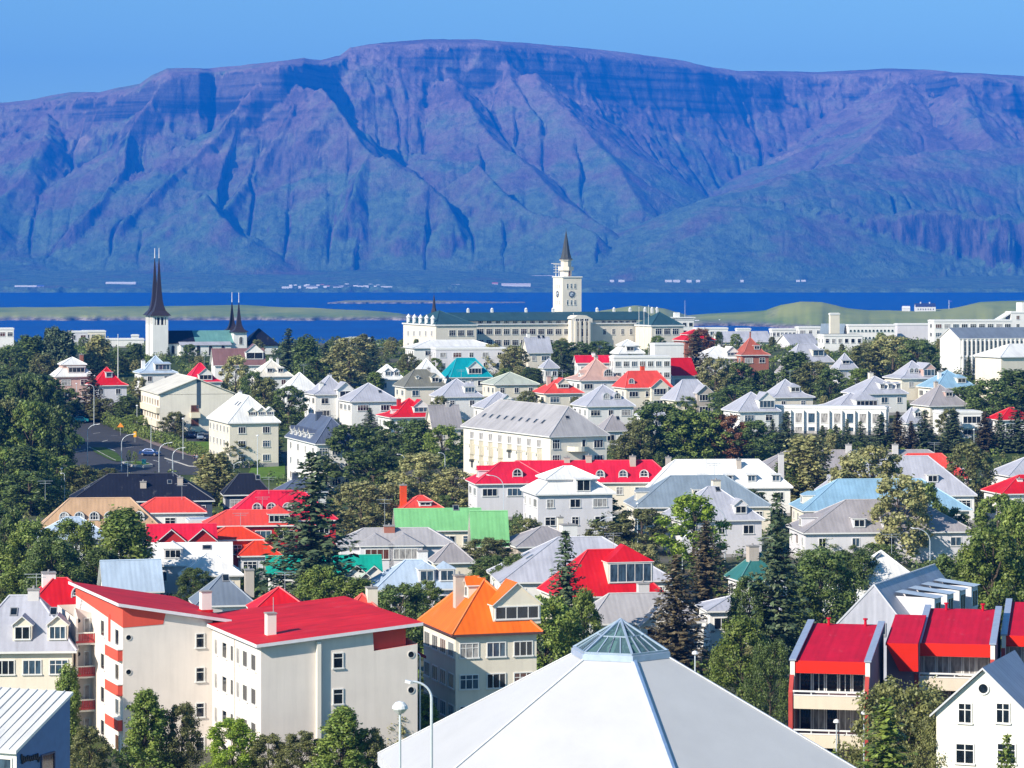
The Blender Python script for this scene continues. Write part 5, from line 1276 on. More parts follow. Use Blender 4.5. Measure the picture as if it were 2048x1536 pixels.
flat_block("long white block with dark window groups behind the finned school", 1856, 2024, 643, 960, rot=10, ratio=.25, h=9, fac={'f': 9, 'l': 1}, ww=(2.6, 3))
hs = flat_block("stepped white tower with slanted roof at the right edge behind the long white block", 2012, 2075, 626, 980, rot=10, ratio=.6, h=12, fac={'f': 2}, name='tower')
mb = MB(); mb.prism([(-hs[2] * .1, -hs[3] / 2), (hs[2] / 2, -hs[3] / 2), (hs[2] / 2, hs[3] / 2), (-hs[2] * .1, hs[3] / 2)], hs[4] + .4, hs[4] + 3.4); mb.obj('upper_storey', W_, hs[0])
mb = MB(); mb.slab([(-hs[2] / 2 - 9, -hs[3] / 2 + .2, hs[4] - 5.2), (-hs[2] / 2, -hs[3] / 2 + .2, hs[4] + .2), (-hs[2] / 2, hs[3] / 2, hs[4] + .2), (-hs[2] / 2 - 9, hs[3] / 2, hs[4] - 5.2)], .5); mb.obj('slanted_roof', WHT, hs[0])
# left background
flat_block("white flat house with dark windows at the left edge above the wood", -20, 30, 659, 930, rot=10, ratio=.6, h=7, fac={'f': 3})
flat_block("grey white modern block with roof terrace left of the church", 134, 178, 665, 960, 'L', rot=12, ratio=.8, h=9, fac={'f': 2})
flat_block("cream modern block with dark glazed top floor beside the grey white one", 160, 214, 664, 985, 'C', rot=12, ratio=.8, h=9, fac={'f': 3}, ww=(2.4, 3))
flat_block("long white low block between the modern block and the church tower", 208, 290, 680, 940, rot=10, ratio=.4, h=7, fac={'f': 4})
flat_block("white boxy penthouse on the low roofs left of the church tower", 261, 279, 672, 960, rot=10, ratio=.8, h=8, win=False)
house("pale green grey mansard house with dormers behind the dark conifers", 660, 766, 674, 692, 'SG', 'L', 'tier', h=6, Y=960, rot=12, ratio=.7, band=.02, dorm=[('f', -.5, .3, 2, 1.6, 'gable'), ('f', .5, .3, 2, 1.6, 'gable')])
house("low teal roofed hall between the conifers and the college", 745, 812, 694, 702, 'DT', 'L', 'gablex', h=5, Y=930, rot=8, ratio=.4, name='hall', cat='hall')

# ---------------------------------------------------------------- FOREGROUND
# red roofed apartment block of two offset wings
def red_block():
    fr = Fr(522, 250, 21); root = fr.root('apartment_block', "plain stone grey apartment block with raspberry red butterfly roofs and red balconies", 'apartment block')
    stone = wall_mat((.78, .71, .645)); red = roof_mat((.64, .012, .018), gloss=.62, wear=.25); coral = wall_mat((.70, .095, .06)); crim = wall_mat((.50, .03, .03))
    w2 = fr.fx(835); d2 = fr.ly(425) ; g = -3.0
    zl, zr_ = fr.z(1292) , fr.z(1250, w2, 0)
    top2 = lambda x: zl + (zr_ - zl) * x / w2
    mb = MB()
    mb.face([(0, 0, g), (w2, 0, g), (w2, 0, top2(w2) - 1.6), (w2 - 3.9, 0, top2(w2 - 3.9) - 1.7), (w2 - 4.0, 0, top2(w2 - 4.0)), (0, 0, top2(0))])
    mb.face([(0, d2 + 6, g), (0, 0, g), (0, 0, top2(0)), (0, d2 + 6, top2(0))]); mb.face([(w2, 0, g), (w2, d2 + 6, g), (w2, d2 + 6, top2(w2)), (w2, 0, top2(w2) - 1.6)])
    mb.face([(w2, d2 + 6, g), (0, d2 + 6, g), (0, d2 + 6, top2(0)), (w2, d2 + 6, top2(w2))])
    mb.obj('wall', stone, root)
    xp = fr.fx(632); mb = MB(); mb.box(xp, -.35, g, fr.fx(640), 0, top2(xp) - .25); mb.obj('pilaster', wall_mat((.82, .77, .68)), root)
    # red panel under the right end of the roof, set back from the wall face
    mb = MB(); xa = w2 - 4.0
    mb.face([(xa, .45, top2(xa) - 1.9), (w2 - .9, .45, top2(w2) - 1.9), (w2 - .9, .45, top2(w2) - .1), (xa, .45, top2(xa) - .1)]); mb.face([(w2 - .9, .45, top2(w2) - 1.9), (w2 - .9, 8, top2(w2) - 1.9), (w2 - .9, 8, top2(w2) - .1), (w2 - .9, .45, top2(w2) - .1)])
    mb.face([(xa, 0, top2(xa) - 1.72), (w2, 0, top2(w2) - 1.62), (w2, .45, top2(w2) - 1.62), (xa, .45, top2(xa) - 1.72)]); mb.face([(xa, 0, top2(xa) - 1.7), (xa, .45, top2(xa) - 1.7), (xa, .45, top2(xa)), (xa, 0, top2(xa))])
    mb.obj('red_panel', coral, root)
    e = .55
    ro = MB(); ro.slab([(-e, -e, top2(-e) + .25), (w2 + e * .6, -e, top2(w2 + e * .6) + .25), (w2 + e * .6, d2 + 6, top2(w2 + e * .6) + .25), (-e, d2 + 6, top2(-e) + .25)], .28, 0, 1)
    r2 = ro.obj('roof', [red, trim((.72, .70, .74))], root)
    def chim(x, y, h, w):
        q = MB(); zc = top2(x) + .1 if y < d2 else top2(0); q.box(-w / 2, -w / 2, zc, w / 2, w / 2, zc + h); q.box(-w / 2 - .06, -w / 2 - .06, zc + h, w / 2 + .06, w / 2 + .06, zc + h + .12, 1); q.tube((.25, 0, zc + h), (.25, 0, zc + h + 1.4), .03, .03, 5, 2)
        q.obj('chimney', [wall_mat((.80, .78, .70)), flat_mat("chimney_cap", (.3, .29, .28), .9), STEEL], r2, (x, y, 0))
    chim(fr.fx(541, 4.0), 4.0, 1.9, .8)
    wins_front(root, fr, (676,), 1305, 32, 21, 0, 1, 2, 'dark'); wins_front(root, fr, (676,), 1377, 32, 21, 0, 1, 2, 'dark'); wins_front(root, fr, (676,), 1449, 32, 21, 0, 1, 2, 'dark')
    def port(x, y, z, r, face, glass='dark'):
        mb = MB(); n = 20
        for k in range(n):
            a, b = 2 * math.pi * k / n, 2 * math.pi * (k + 1) / n
            mb.face([(r * math.cos(a), -.05, r * math.sin(a)), (1.22 * r * math.cos(a), -.05, 1.22 * r * math.sin(a)), (1.22 * r * math.cos(b), -.05, 1.22 * r * math.sin(b)), (r * math.cos(b), -.05, r * math.sin(b))])
            mb.face([(1.22 * r * math.cos(a), -.05, 1.22 * r * math.sin(a)), (1.22 * r * math.cos(a), .02, 1.22 * r * math.sin(a)), (1.22 * r * math.cos(b), .02, 1.22 * r * math.sin(b)), (1.22 * r * math.cos(b), -.05, 1.22 * r * math.sin(b))])
        mb.face([(r * math.cos(2 * math.pi * k / n), -.01, r * math.sin(2 * math.pi * k / n)) for k in range(n)], 1)
        mb.obj('porthole', [trim((.72, .70, .66)), glass_mat(glass)], root, (x, y, z), {'f': 0, 'l': -math.pi / 2}[face])
    for py in (1309, 1380): x = fr.fx(822); port(x, 0, fr.z(py, x, 0), .26, 'f')
    for py in (1270, 1338, 1406, 1474):
        for p, ww in ((433, .55), (450, .75), (465, .5), (477, .55), (491, .75), (508, .75)):
            y = fr.ly(p); z = zat(py + 40, fr.Yat(0, y)) - fr.z0 + (p - 433) * -.018
            add_window(root, 0, y, z, 'l', ww * 2.0, 1.45, 1, 1, 'curtain' if p in (433, 477) else 'dark', (.78, .76, .72))
    mb = MB(); y = fr.ly(469); mb.tube((-.06, y, g), (-.06, y, top2(0) - .2), .05, .05, 6); mb.obj('downpipe', wall_mat((.75, .72, .66)), root)
    # second wing behind, to the left
    y1 = d2; x1 = fr.fx(246, y1); d1 = fr.ly(152, x1) - y1
    zh, zw = fr.z(1213, x1, y1) , fr.z(1237, -.5, y1)
    top1 = lambda x: zh + (zw - zh) * (x - x1) / (-.5 - x1)
    mb = MB()
    mb.face([(x1, y1, g), (.0, y1, g), (.0, y1, top1(.0)), (x1, y1, top1(x1) - 1.75)]) if False else None
    xb = fr.fx(326, y1)
    mb.face([(x1, y1, g), (0, y1, g), (0, y1, top1(0) - .1), (xb, y1, top1(xb) - .1), (xb - .2, y1, top1(xb) - 1.0), (x1, y1, top1(x1) - 1.8)])
    ya = y1 + d1
    yB0 = fr.ly(190, x1); xl = fr.fx(152, yB0)          # a loggia bay stands out to the left at the back
    mb.face([(x1, ya, g), (x1, y1, g), (x1, y1, top1(x1) - 1.8), (x1, ya, top1(x1) - .9)])
    yw = yB0 + 1.3; zt_ = zat(1214, fr.Yat(xl, yw)) - fr.z0
    mb.face([(xl, yw, g), (x1, yw, g), (x1, yw, zt_ - .6), (xl, yw, zt_)]); mb.face([(xl, ya, g), (xl, yB0, g), (xl, yB0, zt_ - .9), (xl, ya, zt_ - .5)]); mb.face([(xl + .18, yB0, g), (xl + .18, yw, g), (xl + .18, yw, zt_), (xl + .18, yB0, zt_ - .9)]); mb.face([(xl, yB0, g), (xl + .18, yB0, g), (xl + .18, yB0, zt_ - .9), (xl, yB0, zt_ - .9)])
    mb.face([(6, ya, g), (x1, ya, g), (x1, ya, top1(x1) - .3), (6, ya, top1(6) - .3)]); mb.face([(x1, ya, g), (xl, ya, g), (xl, ya, zt_ - .5), (x1, ya, zt_ - .5)])
    mb.obj('wall', stone, root)
    mb = MB(); b = .03      # coral fascia band under the roof, on the left and round the corner
    mb.face([(x1 - b, ya, top1(x1) - .9), (x1 - b, y1 - b, top1(x1) - 1.85), (x1 - b, y1 - b, top1(x1) - .02), (x1 - b, ya, top1(x1) - .02)]); mb.face([(x1 - b, y1 - b, top1(x1) - 1.85), (xb, y1 - b, top1(xb) - 1.05), (xb + .25, y1 - b, top1(xb + .25) - .02), (x1 - b, y1 - b, top1(x1) - .02)])
    yk = fr.ly(220, x1); mb.box(x1 - .1, yk - .25, top1(x1) - 3.6, x1 - b, yk + .3, top1(x1) - 1.2)
    mb.obj('fascia_band', coral, root)
    ro = MB(); ro.slab([(x1 - e, y1 - e, top1(x1 - e) + .25), (1.6, y1 - e, top1(1.6) + .25), (1.6, ya + .8, top1(1.6) + .25), (x1 - e, ya + .8, top1(x1 - e) + .25)], .28, 0, 1)
    r1 = ro.obj('roof', [red, trim((.72, .70, .74))], root)
    q = MB(); xc, yc = fr.fx(411, y1 + 5), y1 + 5; zc = top1(xc); q.box(-.45, -.45, zc, .45, .45, zc + 2.0); q.box(-.5, -.5, zc + 2.0, .5, .5, zc + 2.12, 1); q.box(-.55, -.55, zc + .22, .55, .55, zc + .45, 2)
    q.obj('chimney', [wall_mat((.80, .78, .72)), flat_mat("chimney_cap", (.3, .29, .28), .9), red], r1, (xc, yc, 0))
    for py in (1266, 1334, 1405, 1473): wins_front(root, fr, (400,), py, 30, 18, y1, 1, 2, 'dark')
    for py in (1275, 1344, 1414): x = fr.fx(257, y1); port(x, y1, fr.z(py, x, y1), .22, 'f')
    # red slatted balconies at the far left end, coral boxes near the corner
    slat = flat_mat("balcony_red", (.50, .055, .05), .55)
    for k, py in enumerate((1266, 1333, 1400, 1467)):
        zb = zat(py + 18, fr.Yat(xl, yB0)) - fr.z0
        mb = MB(); mb.box(xl + .18, yB0, zb - .3, x1, yw, zb - .1, 1)
        for q in range(10): xx = xl + .2 + (x1 - xl - .2) * (q + .25) / 10; mb.box(xx, yB0 - .04, zb, xx + (x1 - xl) / 16, yB0 + .0, zb + .75)
        mb.box(xl - .02, yB0 - .07, zb + .72, x1, yB0 + .03, zb + .84, 1); mb.box(xl, yB0 - .06, zb - .12, x1, yB0 - .0, zb + .08)
        mb.obj('balcony', [slat, wall_mat((.80, .76, .68))], root)
        port(xl + .5, yw, zb + 1.75, .2, 'f', 'dark'); add_window(root, x1 - .45, yw, zb, 'f', .6, 2.0, 1, 1, 'curtain')
        p2 = MB(); y0_, y1_ = fr.ly(245.5, x1), fr.ly(219.5, x1); zb2 = zat((1300, 1370, 1440, 1512)[k] + 22, fr.Yat(x1, y0_)) - fr.z0
        p2.box(x1 - .45, y0_, zb2, x1 - .02, y1_, zb2 + .95); p2.box(x1 - .5, y0_ - .05, zb2 + .95, x1 - .02, y1_ + .05, zb2 + 1.03, 1); p2.obj('balcony_box', [coral, WHT], root)
        add_window(root, x1, (y0_ + y1_) / 2 - .5, zb2 + 1.1, 'l', 1.5, 1.5, 1, 1, None, (.8, .78, .72))
        add_window(root, x1, fr.ly(206, x1), zat(py + 14, fr.Yat(x1, 20)) - fr.z0, 'l', 1.5, 1.5, 1, 1, 'dark', (.8, .78, .72))
    # low red lean-to behind the right end
    x0 = w2 + .1; mb = MB(); mb.box(x0, 5, g, x0 + 1.7, 12, fr.z(1312, x0, 5) - .3); mb.obj('stair_annex', wall_mat((.10, .12, .17)), root)
    mb = MB(); mb.slab([(x0, 4.6, fr.z(1290, x0, 5) + .4), (x0 + 2.3, 4.6, fr.z(1290, x0, 5) - 1.0), (x0 + 2.3, 12.3, fr.z(1290, x0, 5) - 1.0), (x0, 12.3, fr.z(1290, x0, 5) + .4)], .25); mb.obj('annex_roof', roof_mat((.22, .012, .03)), root)
red_block()

# white hall with six sided roof and a glass cap
def pyramid_hall():
    Y = 182.0; s = Y / F; zb = gz(Y)
    root = empty('pavilion', (xat(1241, Y), Y, zb), 0, "white six sided tent roofed hall with a glass pyramid cap", 'pavilion')
    Rg, Rl = 98 * s, 520 * s; zA, zG, zE = zat(1240, Y) - zb, zat(1299, Y) - zb, zat(1534, Y) - zb
    ang = [R(-90 + 11.5 + 60 * k) for k in range(6)]
    ring = lambda r, z: [(r * math.cos(a), r * math.sin(a), z) for a in ang]
    wm, n, l, b = nt("membrane_roof"); v = coords(n, l)
    l.new(mix(n, l, 1.0, (.50, .505, .515), ramp(n, l, noise(n, l, v, .25, 6, .65), [(.3, .90), (.65, 1.0)]), 'MULTIPLY'), b.inputs['Base Color']); b.inputs['Roughness'].default_value = .5; b.inputs['Specular IOR Level'].default_value = .3
    bump(n, l, b, noise(n, l, v, 3.5, 5), .12, .04)
    lo, hi = ring(Rl, zE), ring(Rg * 1.03, zG - .36)
    mb = MB()
    for k in range(6):
        j = (k + 1) % 6
        for q in range(6):
            t0, t1 = q / 6, (q + 1) / 6
            L = lambda p, h, t: tuple(p[i] * (1 - t) + h[i] * t for i in range(3))
            mb.face([L(lo[k], hi[k], t0), L(lo[j], hi[j], t0), L(lo[j], hi[j], t1), L(lo[k], hi[k], t1)])
        a, b_ = lo[k], lo[j]; mb.face([(a[0], a[1], a[2] - .7), (b_[0], b_[1], b_[2] - .7), b_, a], 1)
        mb.bar(Vector(lo[k]) + Vector((0, 0, .0)), Vector(hi[k]), .16, .07, 1)
    mb.obj('roof', [wm, flat_mat("white_flashing", (.66, .68, .72), .4)], root)
    mb = MB(); mb.lathe([(Rl - 1.2, -2), (Rl - 1.2, zE - .6)], 6); o = mb.obj('wall', W_, root); o.rotation_euler = (0, 0, ang[0])
    mb = MB()
    for k in (0,):
        d = Vector(hi[k]) - Vector(lo[k]); t = Vector((-math.sin(ang[k]), math.cos(ang[k]), 0)) * .15
        mb.bar(Vector(lo[k]) + t + Vector((0, 0, .03)), Vector(hi[k]) + t + Vector((0, 0, .03)), .17, .1)
    mb.obj('gutter', flat_mat("gutter_steel", (.20, .32, .52), .35, .3), root)
    # kerb and glass cap
    mb = MB(); k0, k1, k2 = ring(Rg * 1.06, zG - .38), ring(Rg * 1.05, zG - .02), ring(Rg * .93, zG + .04)
    for k in range(6):
        j = (k + 1) % 6; mb.face([k0[k], k0[j], k1[j], k1[k]]); mb.face([k1[k], k1[j], k2[j], k2[k]])
    mb.obj('kerb', flat_mat("kerb_metal", (.42, .50, .66), .35, .3), root)
    cap = empty('lantern', (0, 0, 0)); cap.parent = root
    g = bpy.data.materials.new("cap_glass"); g.use_nodes = True; gn, gl = g.node_tree.nodes, g.node_tree.links
    pb = gn['Principled BSDF']; pb.inputs['Base Color'].default_value = (.20, .36, .42, 1); pb.inputs['Roughness'].default_value = .03
    trn = gn.new('ShaderNodeBsdfTransparent'); trn.inputs['Color'].default_value = (.30, .46, .50, 1); ms = gn.new('ShaderNodeMixShader'); ms.inputs[0].default_value = .28
    gl.new(trn.outputs[0], ms.inputs[1]); gl.new(pb.outputs[0], ms.inputs[2]); gl.new(ms.outputs[0], gn['Material Output'].inputs['Surface'])
    g0 = ring(Rg, zG); A = (0, 0, zA); mb = MB()
    for k in range(6): mb.face([g0[k], g0[(k + 1) % 6], A])
    mb.obj('glazing', g, cap)
    mb = MB(); fr_ = flat_mat("glazing_bar", (.42, .52, .66), .35, .4)
    L = lambda p, h, t: Vector(p) * (1 - t) + Vector(h) * t
    for k in range(6):
        j = (k + 1) % 6
        mb.bar(g0[k], A, .13, .12); mb.bar(g0[k], g0[j], .12, .12); mb.bar(L(g0[k], A, .5), L(g0[j], A, .5), .08, .08)
        for q in (.25, .5, .75): mb.bar(L(g0[k], g0[j], q), L(L(g0[k], A, .5), L(g0[j], A, .5), q), .07, .07)
        mb.bar(L(g0[k], g0[j], .5), A, .07, .07)
    mb.obj('glazing_bars', fr_, cap)
    mb = MB(); i0 = ring(Rg * .92, zG - 2.2)                  # pale inner shaft and beams seen through the glass
    for k in range(6): mb.face([i0[k], i0[(k + 1) % 6], L(i0[(k + 1) % 6], (0, 0, zG + .2), .05), L(i0[k], (0, 0, zG + .2), .05)][::-1], 0)
    mb.face(i0, 1)
    for k in range(6): mb.bar(L(i0[k], i0[(k + 1) % 6], .5) + Vector((0, 0, 1.6)), Vector((0, 0, zA - .8)), .22, .3, 0)
    mb.lathe([(.9, zG - 2.0), (.9, zA - 1.6), (.3, zA - 1.1)], 10, 0)
    mb.obj('inner_shaft', [wall_mat((.72, .66, .50)), wall_mat((.10, .18, .19))], cap)
pyramid_hall()

# terraces with red mono-pitch roofs
def terraces():
    red = roof_mat((.56, .004, .030), gloss=.7); fas = wall_mat((.72, .022, .010)); cap = flat_mat("wall_capping", (.36, .42, .54), .4, .2)
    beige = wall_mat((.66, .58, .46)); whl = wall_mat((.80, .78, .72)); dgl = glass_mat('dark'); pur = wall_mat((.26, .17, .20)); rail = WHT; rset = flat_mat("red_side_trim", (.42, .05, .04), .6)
    def unit(label, pl, pr, pe, Y, depth, rise, floors, glass, fpx=24):
        fr = Fr(pl, Y, -11); root = fr.root('terrace_house', label, 'terraced house')
        w = fr.fx(pr); ze = fr.z(pe); fh = fpx * Y / F; zt = ze + rise
        mb = MB(); mb.slab([(0, 0, ze), (w, 0, ze), (w, depth, zt), (0, depth, zt)], .2); r_ = mb.obj('roof', red, root)
        for q in (.25, .8): v = MB(); v.tube((0, 0, 0), (0, 0, .5), .12, .1, 8); v.tube((0, 0, .5), (0, 0, .62), .19, .19, 8); v.obj('roof_vent', red, r_, (w * q, depth - .7, ze + rise * (depth - .7) / depth))
        mb = MB(); mb.slab([(-.02, -.12, ze + .03), (w + .02, -.12, ze + .03), (w + .02, .02, ze + .05), (-.02, .02, ze + .05)], fh); mb.obj('fascia', fas, root)
        yb = 1.7; g = -3
        mb = MB()
        for x in (-.35, w):                                   # party walls with sloping tops
            prof = [(-.2, g), (-.2, ze - fh - .9), (-.2, ze + .1), (depth, zt + .2), (depth, g)]
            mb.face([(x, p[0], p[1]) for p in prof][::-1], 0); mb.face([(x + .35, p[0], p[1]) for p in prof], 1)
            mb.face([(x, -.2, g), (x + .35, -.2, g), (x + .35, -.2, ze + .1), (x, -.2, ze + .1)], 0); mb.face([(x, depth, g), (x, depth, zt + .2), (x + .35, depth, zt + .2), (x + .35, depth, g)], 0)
        mb.obj('party_wall', [whl, pur], root)  # right faces dark purple: their shade is put into the wall colour
        mb = MB()
        for x in (-.35, w): mb.slab([(x - .08, -.3, ze + .19), (x + .46, -.3, ze + .19), (x + .46, depth + .1, zt + .29), (x - .08, depth + .1, zt + .29)], .12)
        mb.obj('wall_capping', cap, root)
        for x in (-.36, w + .01):
            mb = MB(); mb.slab([(x - .02, -1.3, ze - fh - 1.3), (x + .30, -1.3, ze - fh - 1.3), (x + .30, -.2, ze - fh - .1), (x - .02, -.2, ze - fh - .1)], 9); mb.obj('side_trim', rset, root)
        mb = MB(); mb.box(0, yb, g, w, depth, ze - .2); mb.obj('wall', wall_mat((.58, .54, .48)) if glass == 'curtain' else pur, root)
        z = ze - fh
        for k in range(floors):
            z0 = z - 1.35 if k == 0 else z - 1.75
            n = 5
            for i in range(n):
                ww = (w - .3) / n; add_window(root, .15 + ww * (i + .5), yb - .02, z0 - .3, 'f', ww - .06, (z - z0) + .15, 2 if i % 2 else 1, 1, glass if k == 0 else ('curtain' if i in (1, 3, 4) else 'dark'))
            mb = MB(); mb.box(0, -1.2, z0 - 1.2, w, -1.02, z0 - .22); mb.box(0, -1.02, z0 - 1.2, w, yb, z0 - 1.05); mb.obj('balcony', beige, root)
            mb = MB(); mb.box(-.05, -1.22, z0 + .08, w + .05, -1.1, z0 + .2)
            for i in range(5): mb.box(w * i / 4 - .04, -1.18, z0 - .22, w * i / 4 + .04, -1.12, z0 + .08)
            mb.box(-.05, -1.21, z0 - .2, w + .05, -1.13, z0 - .1)
            mb.obj('railing', rail, root)
            z = z0 - 1.2
        return fr, root, w, ze, zt
    unit("red roofed terrace house with two beige balconies above the white pavilion roof", 1590, 1731, 1322, 230, 15.0, 1.15, 3, 'dark')
    unit("red roofed terrace house with curtained balcony behind the white gable", 1840, 1981, 1287, 240, 15.0, 1.15, 2, 'curtain', 25)
    unit("red roofed terrace house cut by the right edge, with pale wall under its red fascia", 2012, 2160, 1272, 246, 15.0, 1.15, 2, 'curtain', 21)
    fr = Fr(1771, 238, -11); root = fr.root('terrace_link', "narrow red roof with a sloping red front between the two terrace houses", 'terrace link')
    w = fr.fx(1836); ze = fr.z(1286); mb = MB(); mb.slab([(0, 0, ze), (w, 0, ze), (w, 12, ze + .9), (0, 12, ze + .9)], .2); mb.obj('roof', red, root)
    mb = MB(); zb = fr.z(1343); mb.face([(w * .42, .35, zb), (w, .35, zb), (w, -.05, ze), (0, -.05, ze)]); mb.face([(w * .42, .4, zb), (0, 0, ze), (0, 1.2, ze), (w * .42, 1.2, zb)]); mb.obj('sloping_front', fas, root)
    mb = MB(); mb.box(.0, 1.3, -3, w, 12, ze - .1); mb.obj('wall', pur, root)
terraces()

# white gable house, bottom right
def gable_house():
    Y = 215; fr = Fr(1967, Y, -22); root = fr.root('house', "cream white house with steep blue grey cross gable and a round attic window", 'house')
    s = Y / F; hw = 3.45; ze, za = fr.z(1428), fr.z(1338); wm = wall_mat((.82, .79, .70)); rm = roof_mat((.30, .34, .44), gloss=.45)
    e = .42; sl = (za - ze) / hw; dp = 6.0
    mb = MB(); mb.face([(-hw, 0, -3), (hw, 0, -3), (hw, 0, ze), (0, 0, za - .1), (-hw, 0, ze)]); mb.face([(-hw, dp, -3), (-hw, 0, -3), (-hw, 0, ze), (-hw, dp, ze)]); mb.face([(hw, 0, -3), (hw, dp, -3), (hw, dp, ze), (hw, 0, ze)])
    mb.box(.3, dp, -3, 14, dp + 8.5, ze + .2)
    for x in (.3, 14):
        g = [(x, dp, ze), (x, dp + 8.5, ze), (x, dp + 4.25, fr.z(1327, 0, dp + 4))]; mb.face(g if x > 0 else g[::-1])
    mb.obj('wall', wm, root)
    zr = fr.z(1324, 0, dp + 4.25); L = dp + 4.25; zl = ze - e * sl
    mb = MB()
    for sx in (-1, 1):
        q = [(sx * (hw + e), -.35, zl + .15), (sx * (hw + e), dp - .1, zl + .15), (0, L, za + .15), (0, -.35, za + .15)]; mb.slab(q[::-1] if sx < 0 else q, .16, 0, 1)
    zm = ze - .2
    mb.slab([(.0, dp - .5, zm), (14.3, dp - .5, zm), (14.3, dp + 4.25, zr), (.0, dp + 4.25, zr)], .16, 0, 1); mb.slab([(14.3, dp + 9, zm), (.0, dp + 9, zm), (.0, dp + 4.25, zr), (14.3, dp + 4.25, zr)], .16, 0, 1)
    mb.obj('roof', [rm, trim((.55, .56, .58))], root)
    for p in (1930, 2006): x = fr.fx(p); add_window(root, x, 0, fr.z(1447, x), 'f', 24 * s / fr.ex[0] + .12, 1.5, 2, 2, 'dark')
    for p in (1930, 2013): x = fr.fx(p); add_window(root, x, 0, fr.z(1528, x), 'f', 1.4, 1.5, 2, 2, 'dark')
    x = fr.fx(1967); z = fr.z(1377, x); mb = MB()
    mb.lathe([(.34, 0), (.44, 0), (.44, .1), (.34, .1)], 18); mb.face([(.34 * math.cos(2 * math.pi * k / 18), .34 * math.sin(2 * math.pi * k / 18), .03) for k in range(18)], 1)
    o = mb.obj('round_window', [WHT, glass_mat('dark')], root, (x, 0, z)); o.rotation_euler = (R(90), 0, 0)
gable_house()

# dark gable with pale dormers behind the terraces
def blue_gable():
    Y = 292; fr = Fr(1748, Y, -26); root = fr.root('house', "steep slate blue gable roof with four pale box dormers behind the terraces", 'house')
    za = fr.z(1170); hw = 7.6; dp = 19.0; ze = za - 9.0; rm = roof_mat(ROOF['LI'], gloss=.4)
    mb = MB(); mb.box(-hw + .5, 3.2, -3, hw - .5, dp, ze - .1); mb.obj('wall', L_, root)
    A, B = (0, 0, za), (0, dp, za + .3)
    q0, q1, q2, q3 = (-hw, -4.2, ze), (hw, -4.2 + 4.0, ze), (hw, dp, ze), (-hw, dp, ze)
    mb = MB(); mb.face([q0, q1, A]); mb.face([q1, q2, B, A]); mb.face([q3, q0, A, B]); mb.face([q2, q3, B]); mb.face([q3, q2, q1, q0], 1)
    for a, b in ((q0, A), (q1, A), (A, B)): mb.tube(a, b, .1, .1, 5, 2)
    ro = mb.obj('roof', [rm, trim(None), flat_mat("ridge_cap", (.55, .56, .6), .5)], root)
    s = (za - ze) / hw
    for i in range(4):
        y = 4.2 + 4.0 * i; x0 = 2.9; zt = za - .9; m2 = MB()
        m2.face([(hw - 2.2, y - 1.2, zt - .45), (hw - 2.2, y + 1.2, zt - .45), (x0 - 1.8, y + 1.2, zt), (x0 - 1.8, y - 1.2, zt)], 1)
        m2.box(x0 - 2, y - 1.05, ze + 1, hw - 2.5, y + 1.05, zt - .42, 0, 't'); d = m2.obj('dormer', [L_, roof_mat(ROOF['PB'])], ro)
        add_window(d, hw - 2.5, y, zt - 2.6, 'r', 1.7, 1.7, 2, 1, 'dark')
    n = (Vector(q1) - Vector(q0)).cross(Vector(A) - Vector(q0)).normalized(); u = (Vector(q1) - Vector(q0)).normalized(); v = n.cross(u)
    c = Vector(q0) * .16 + Vector(q1) * .30 + Vector(A) * .54; m2 = MB()
    P_ = lambda i, j, k: c + u * i + v * j + n * k
    m2.slab([P_(-.4, -.6, .1), P_(.4, -.6, .1), P_(.4, .6, .1), P_(-.4, .6, .1)], .2); m2.face([P_(-.3, -.5, .115), P_(.3, -.5, .115), P_(.3, .5, .115), P_(-.3, .5, .115)], 1)
    m2.obj('skylight', [flat_mat("skylight_frame", (.25, .26, .28), .4), glass_mat('dark')], ro)
blue_gable()

# grey roofed house at the left edge
house("lilac grey corrugated roofed house at the left edge beside the red balconies", -75, 168, 1191, 1304, 'LI', 'C', 'hip', h=7.5, Y=268, rot=4, ratio=.95, k=.8, dorm=[('f', -.86, .9, 1.7, 1.5, 'gable', 2), ('f', .06, .9, 1.7, 1.5, 'gable', 2), ('f', .72, .9, 1.8, 1.5, 'gable', 3)],
      sky_=[('f', -.15, 3.1, .7, 1.0), ('f', .6, 3.1, .7, 1.0)], chim=[(.2, .0, .5, 1.0, 'G')], fac={'f': 4}, ww=(2.0, 3))

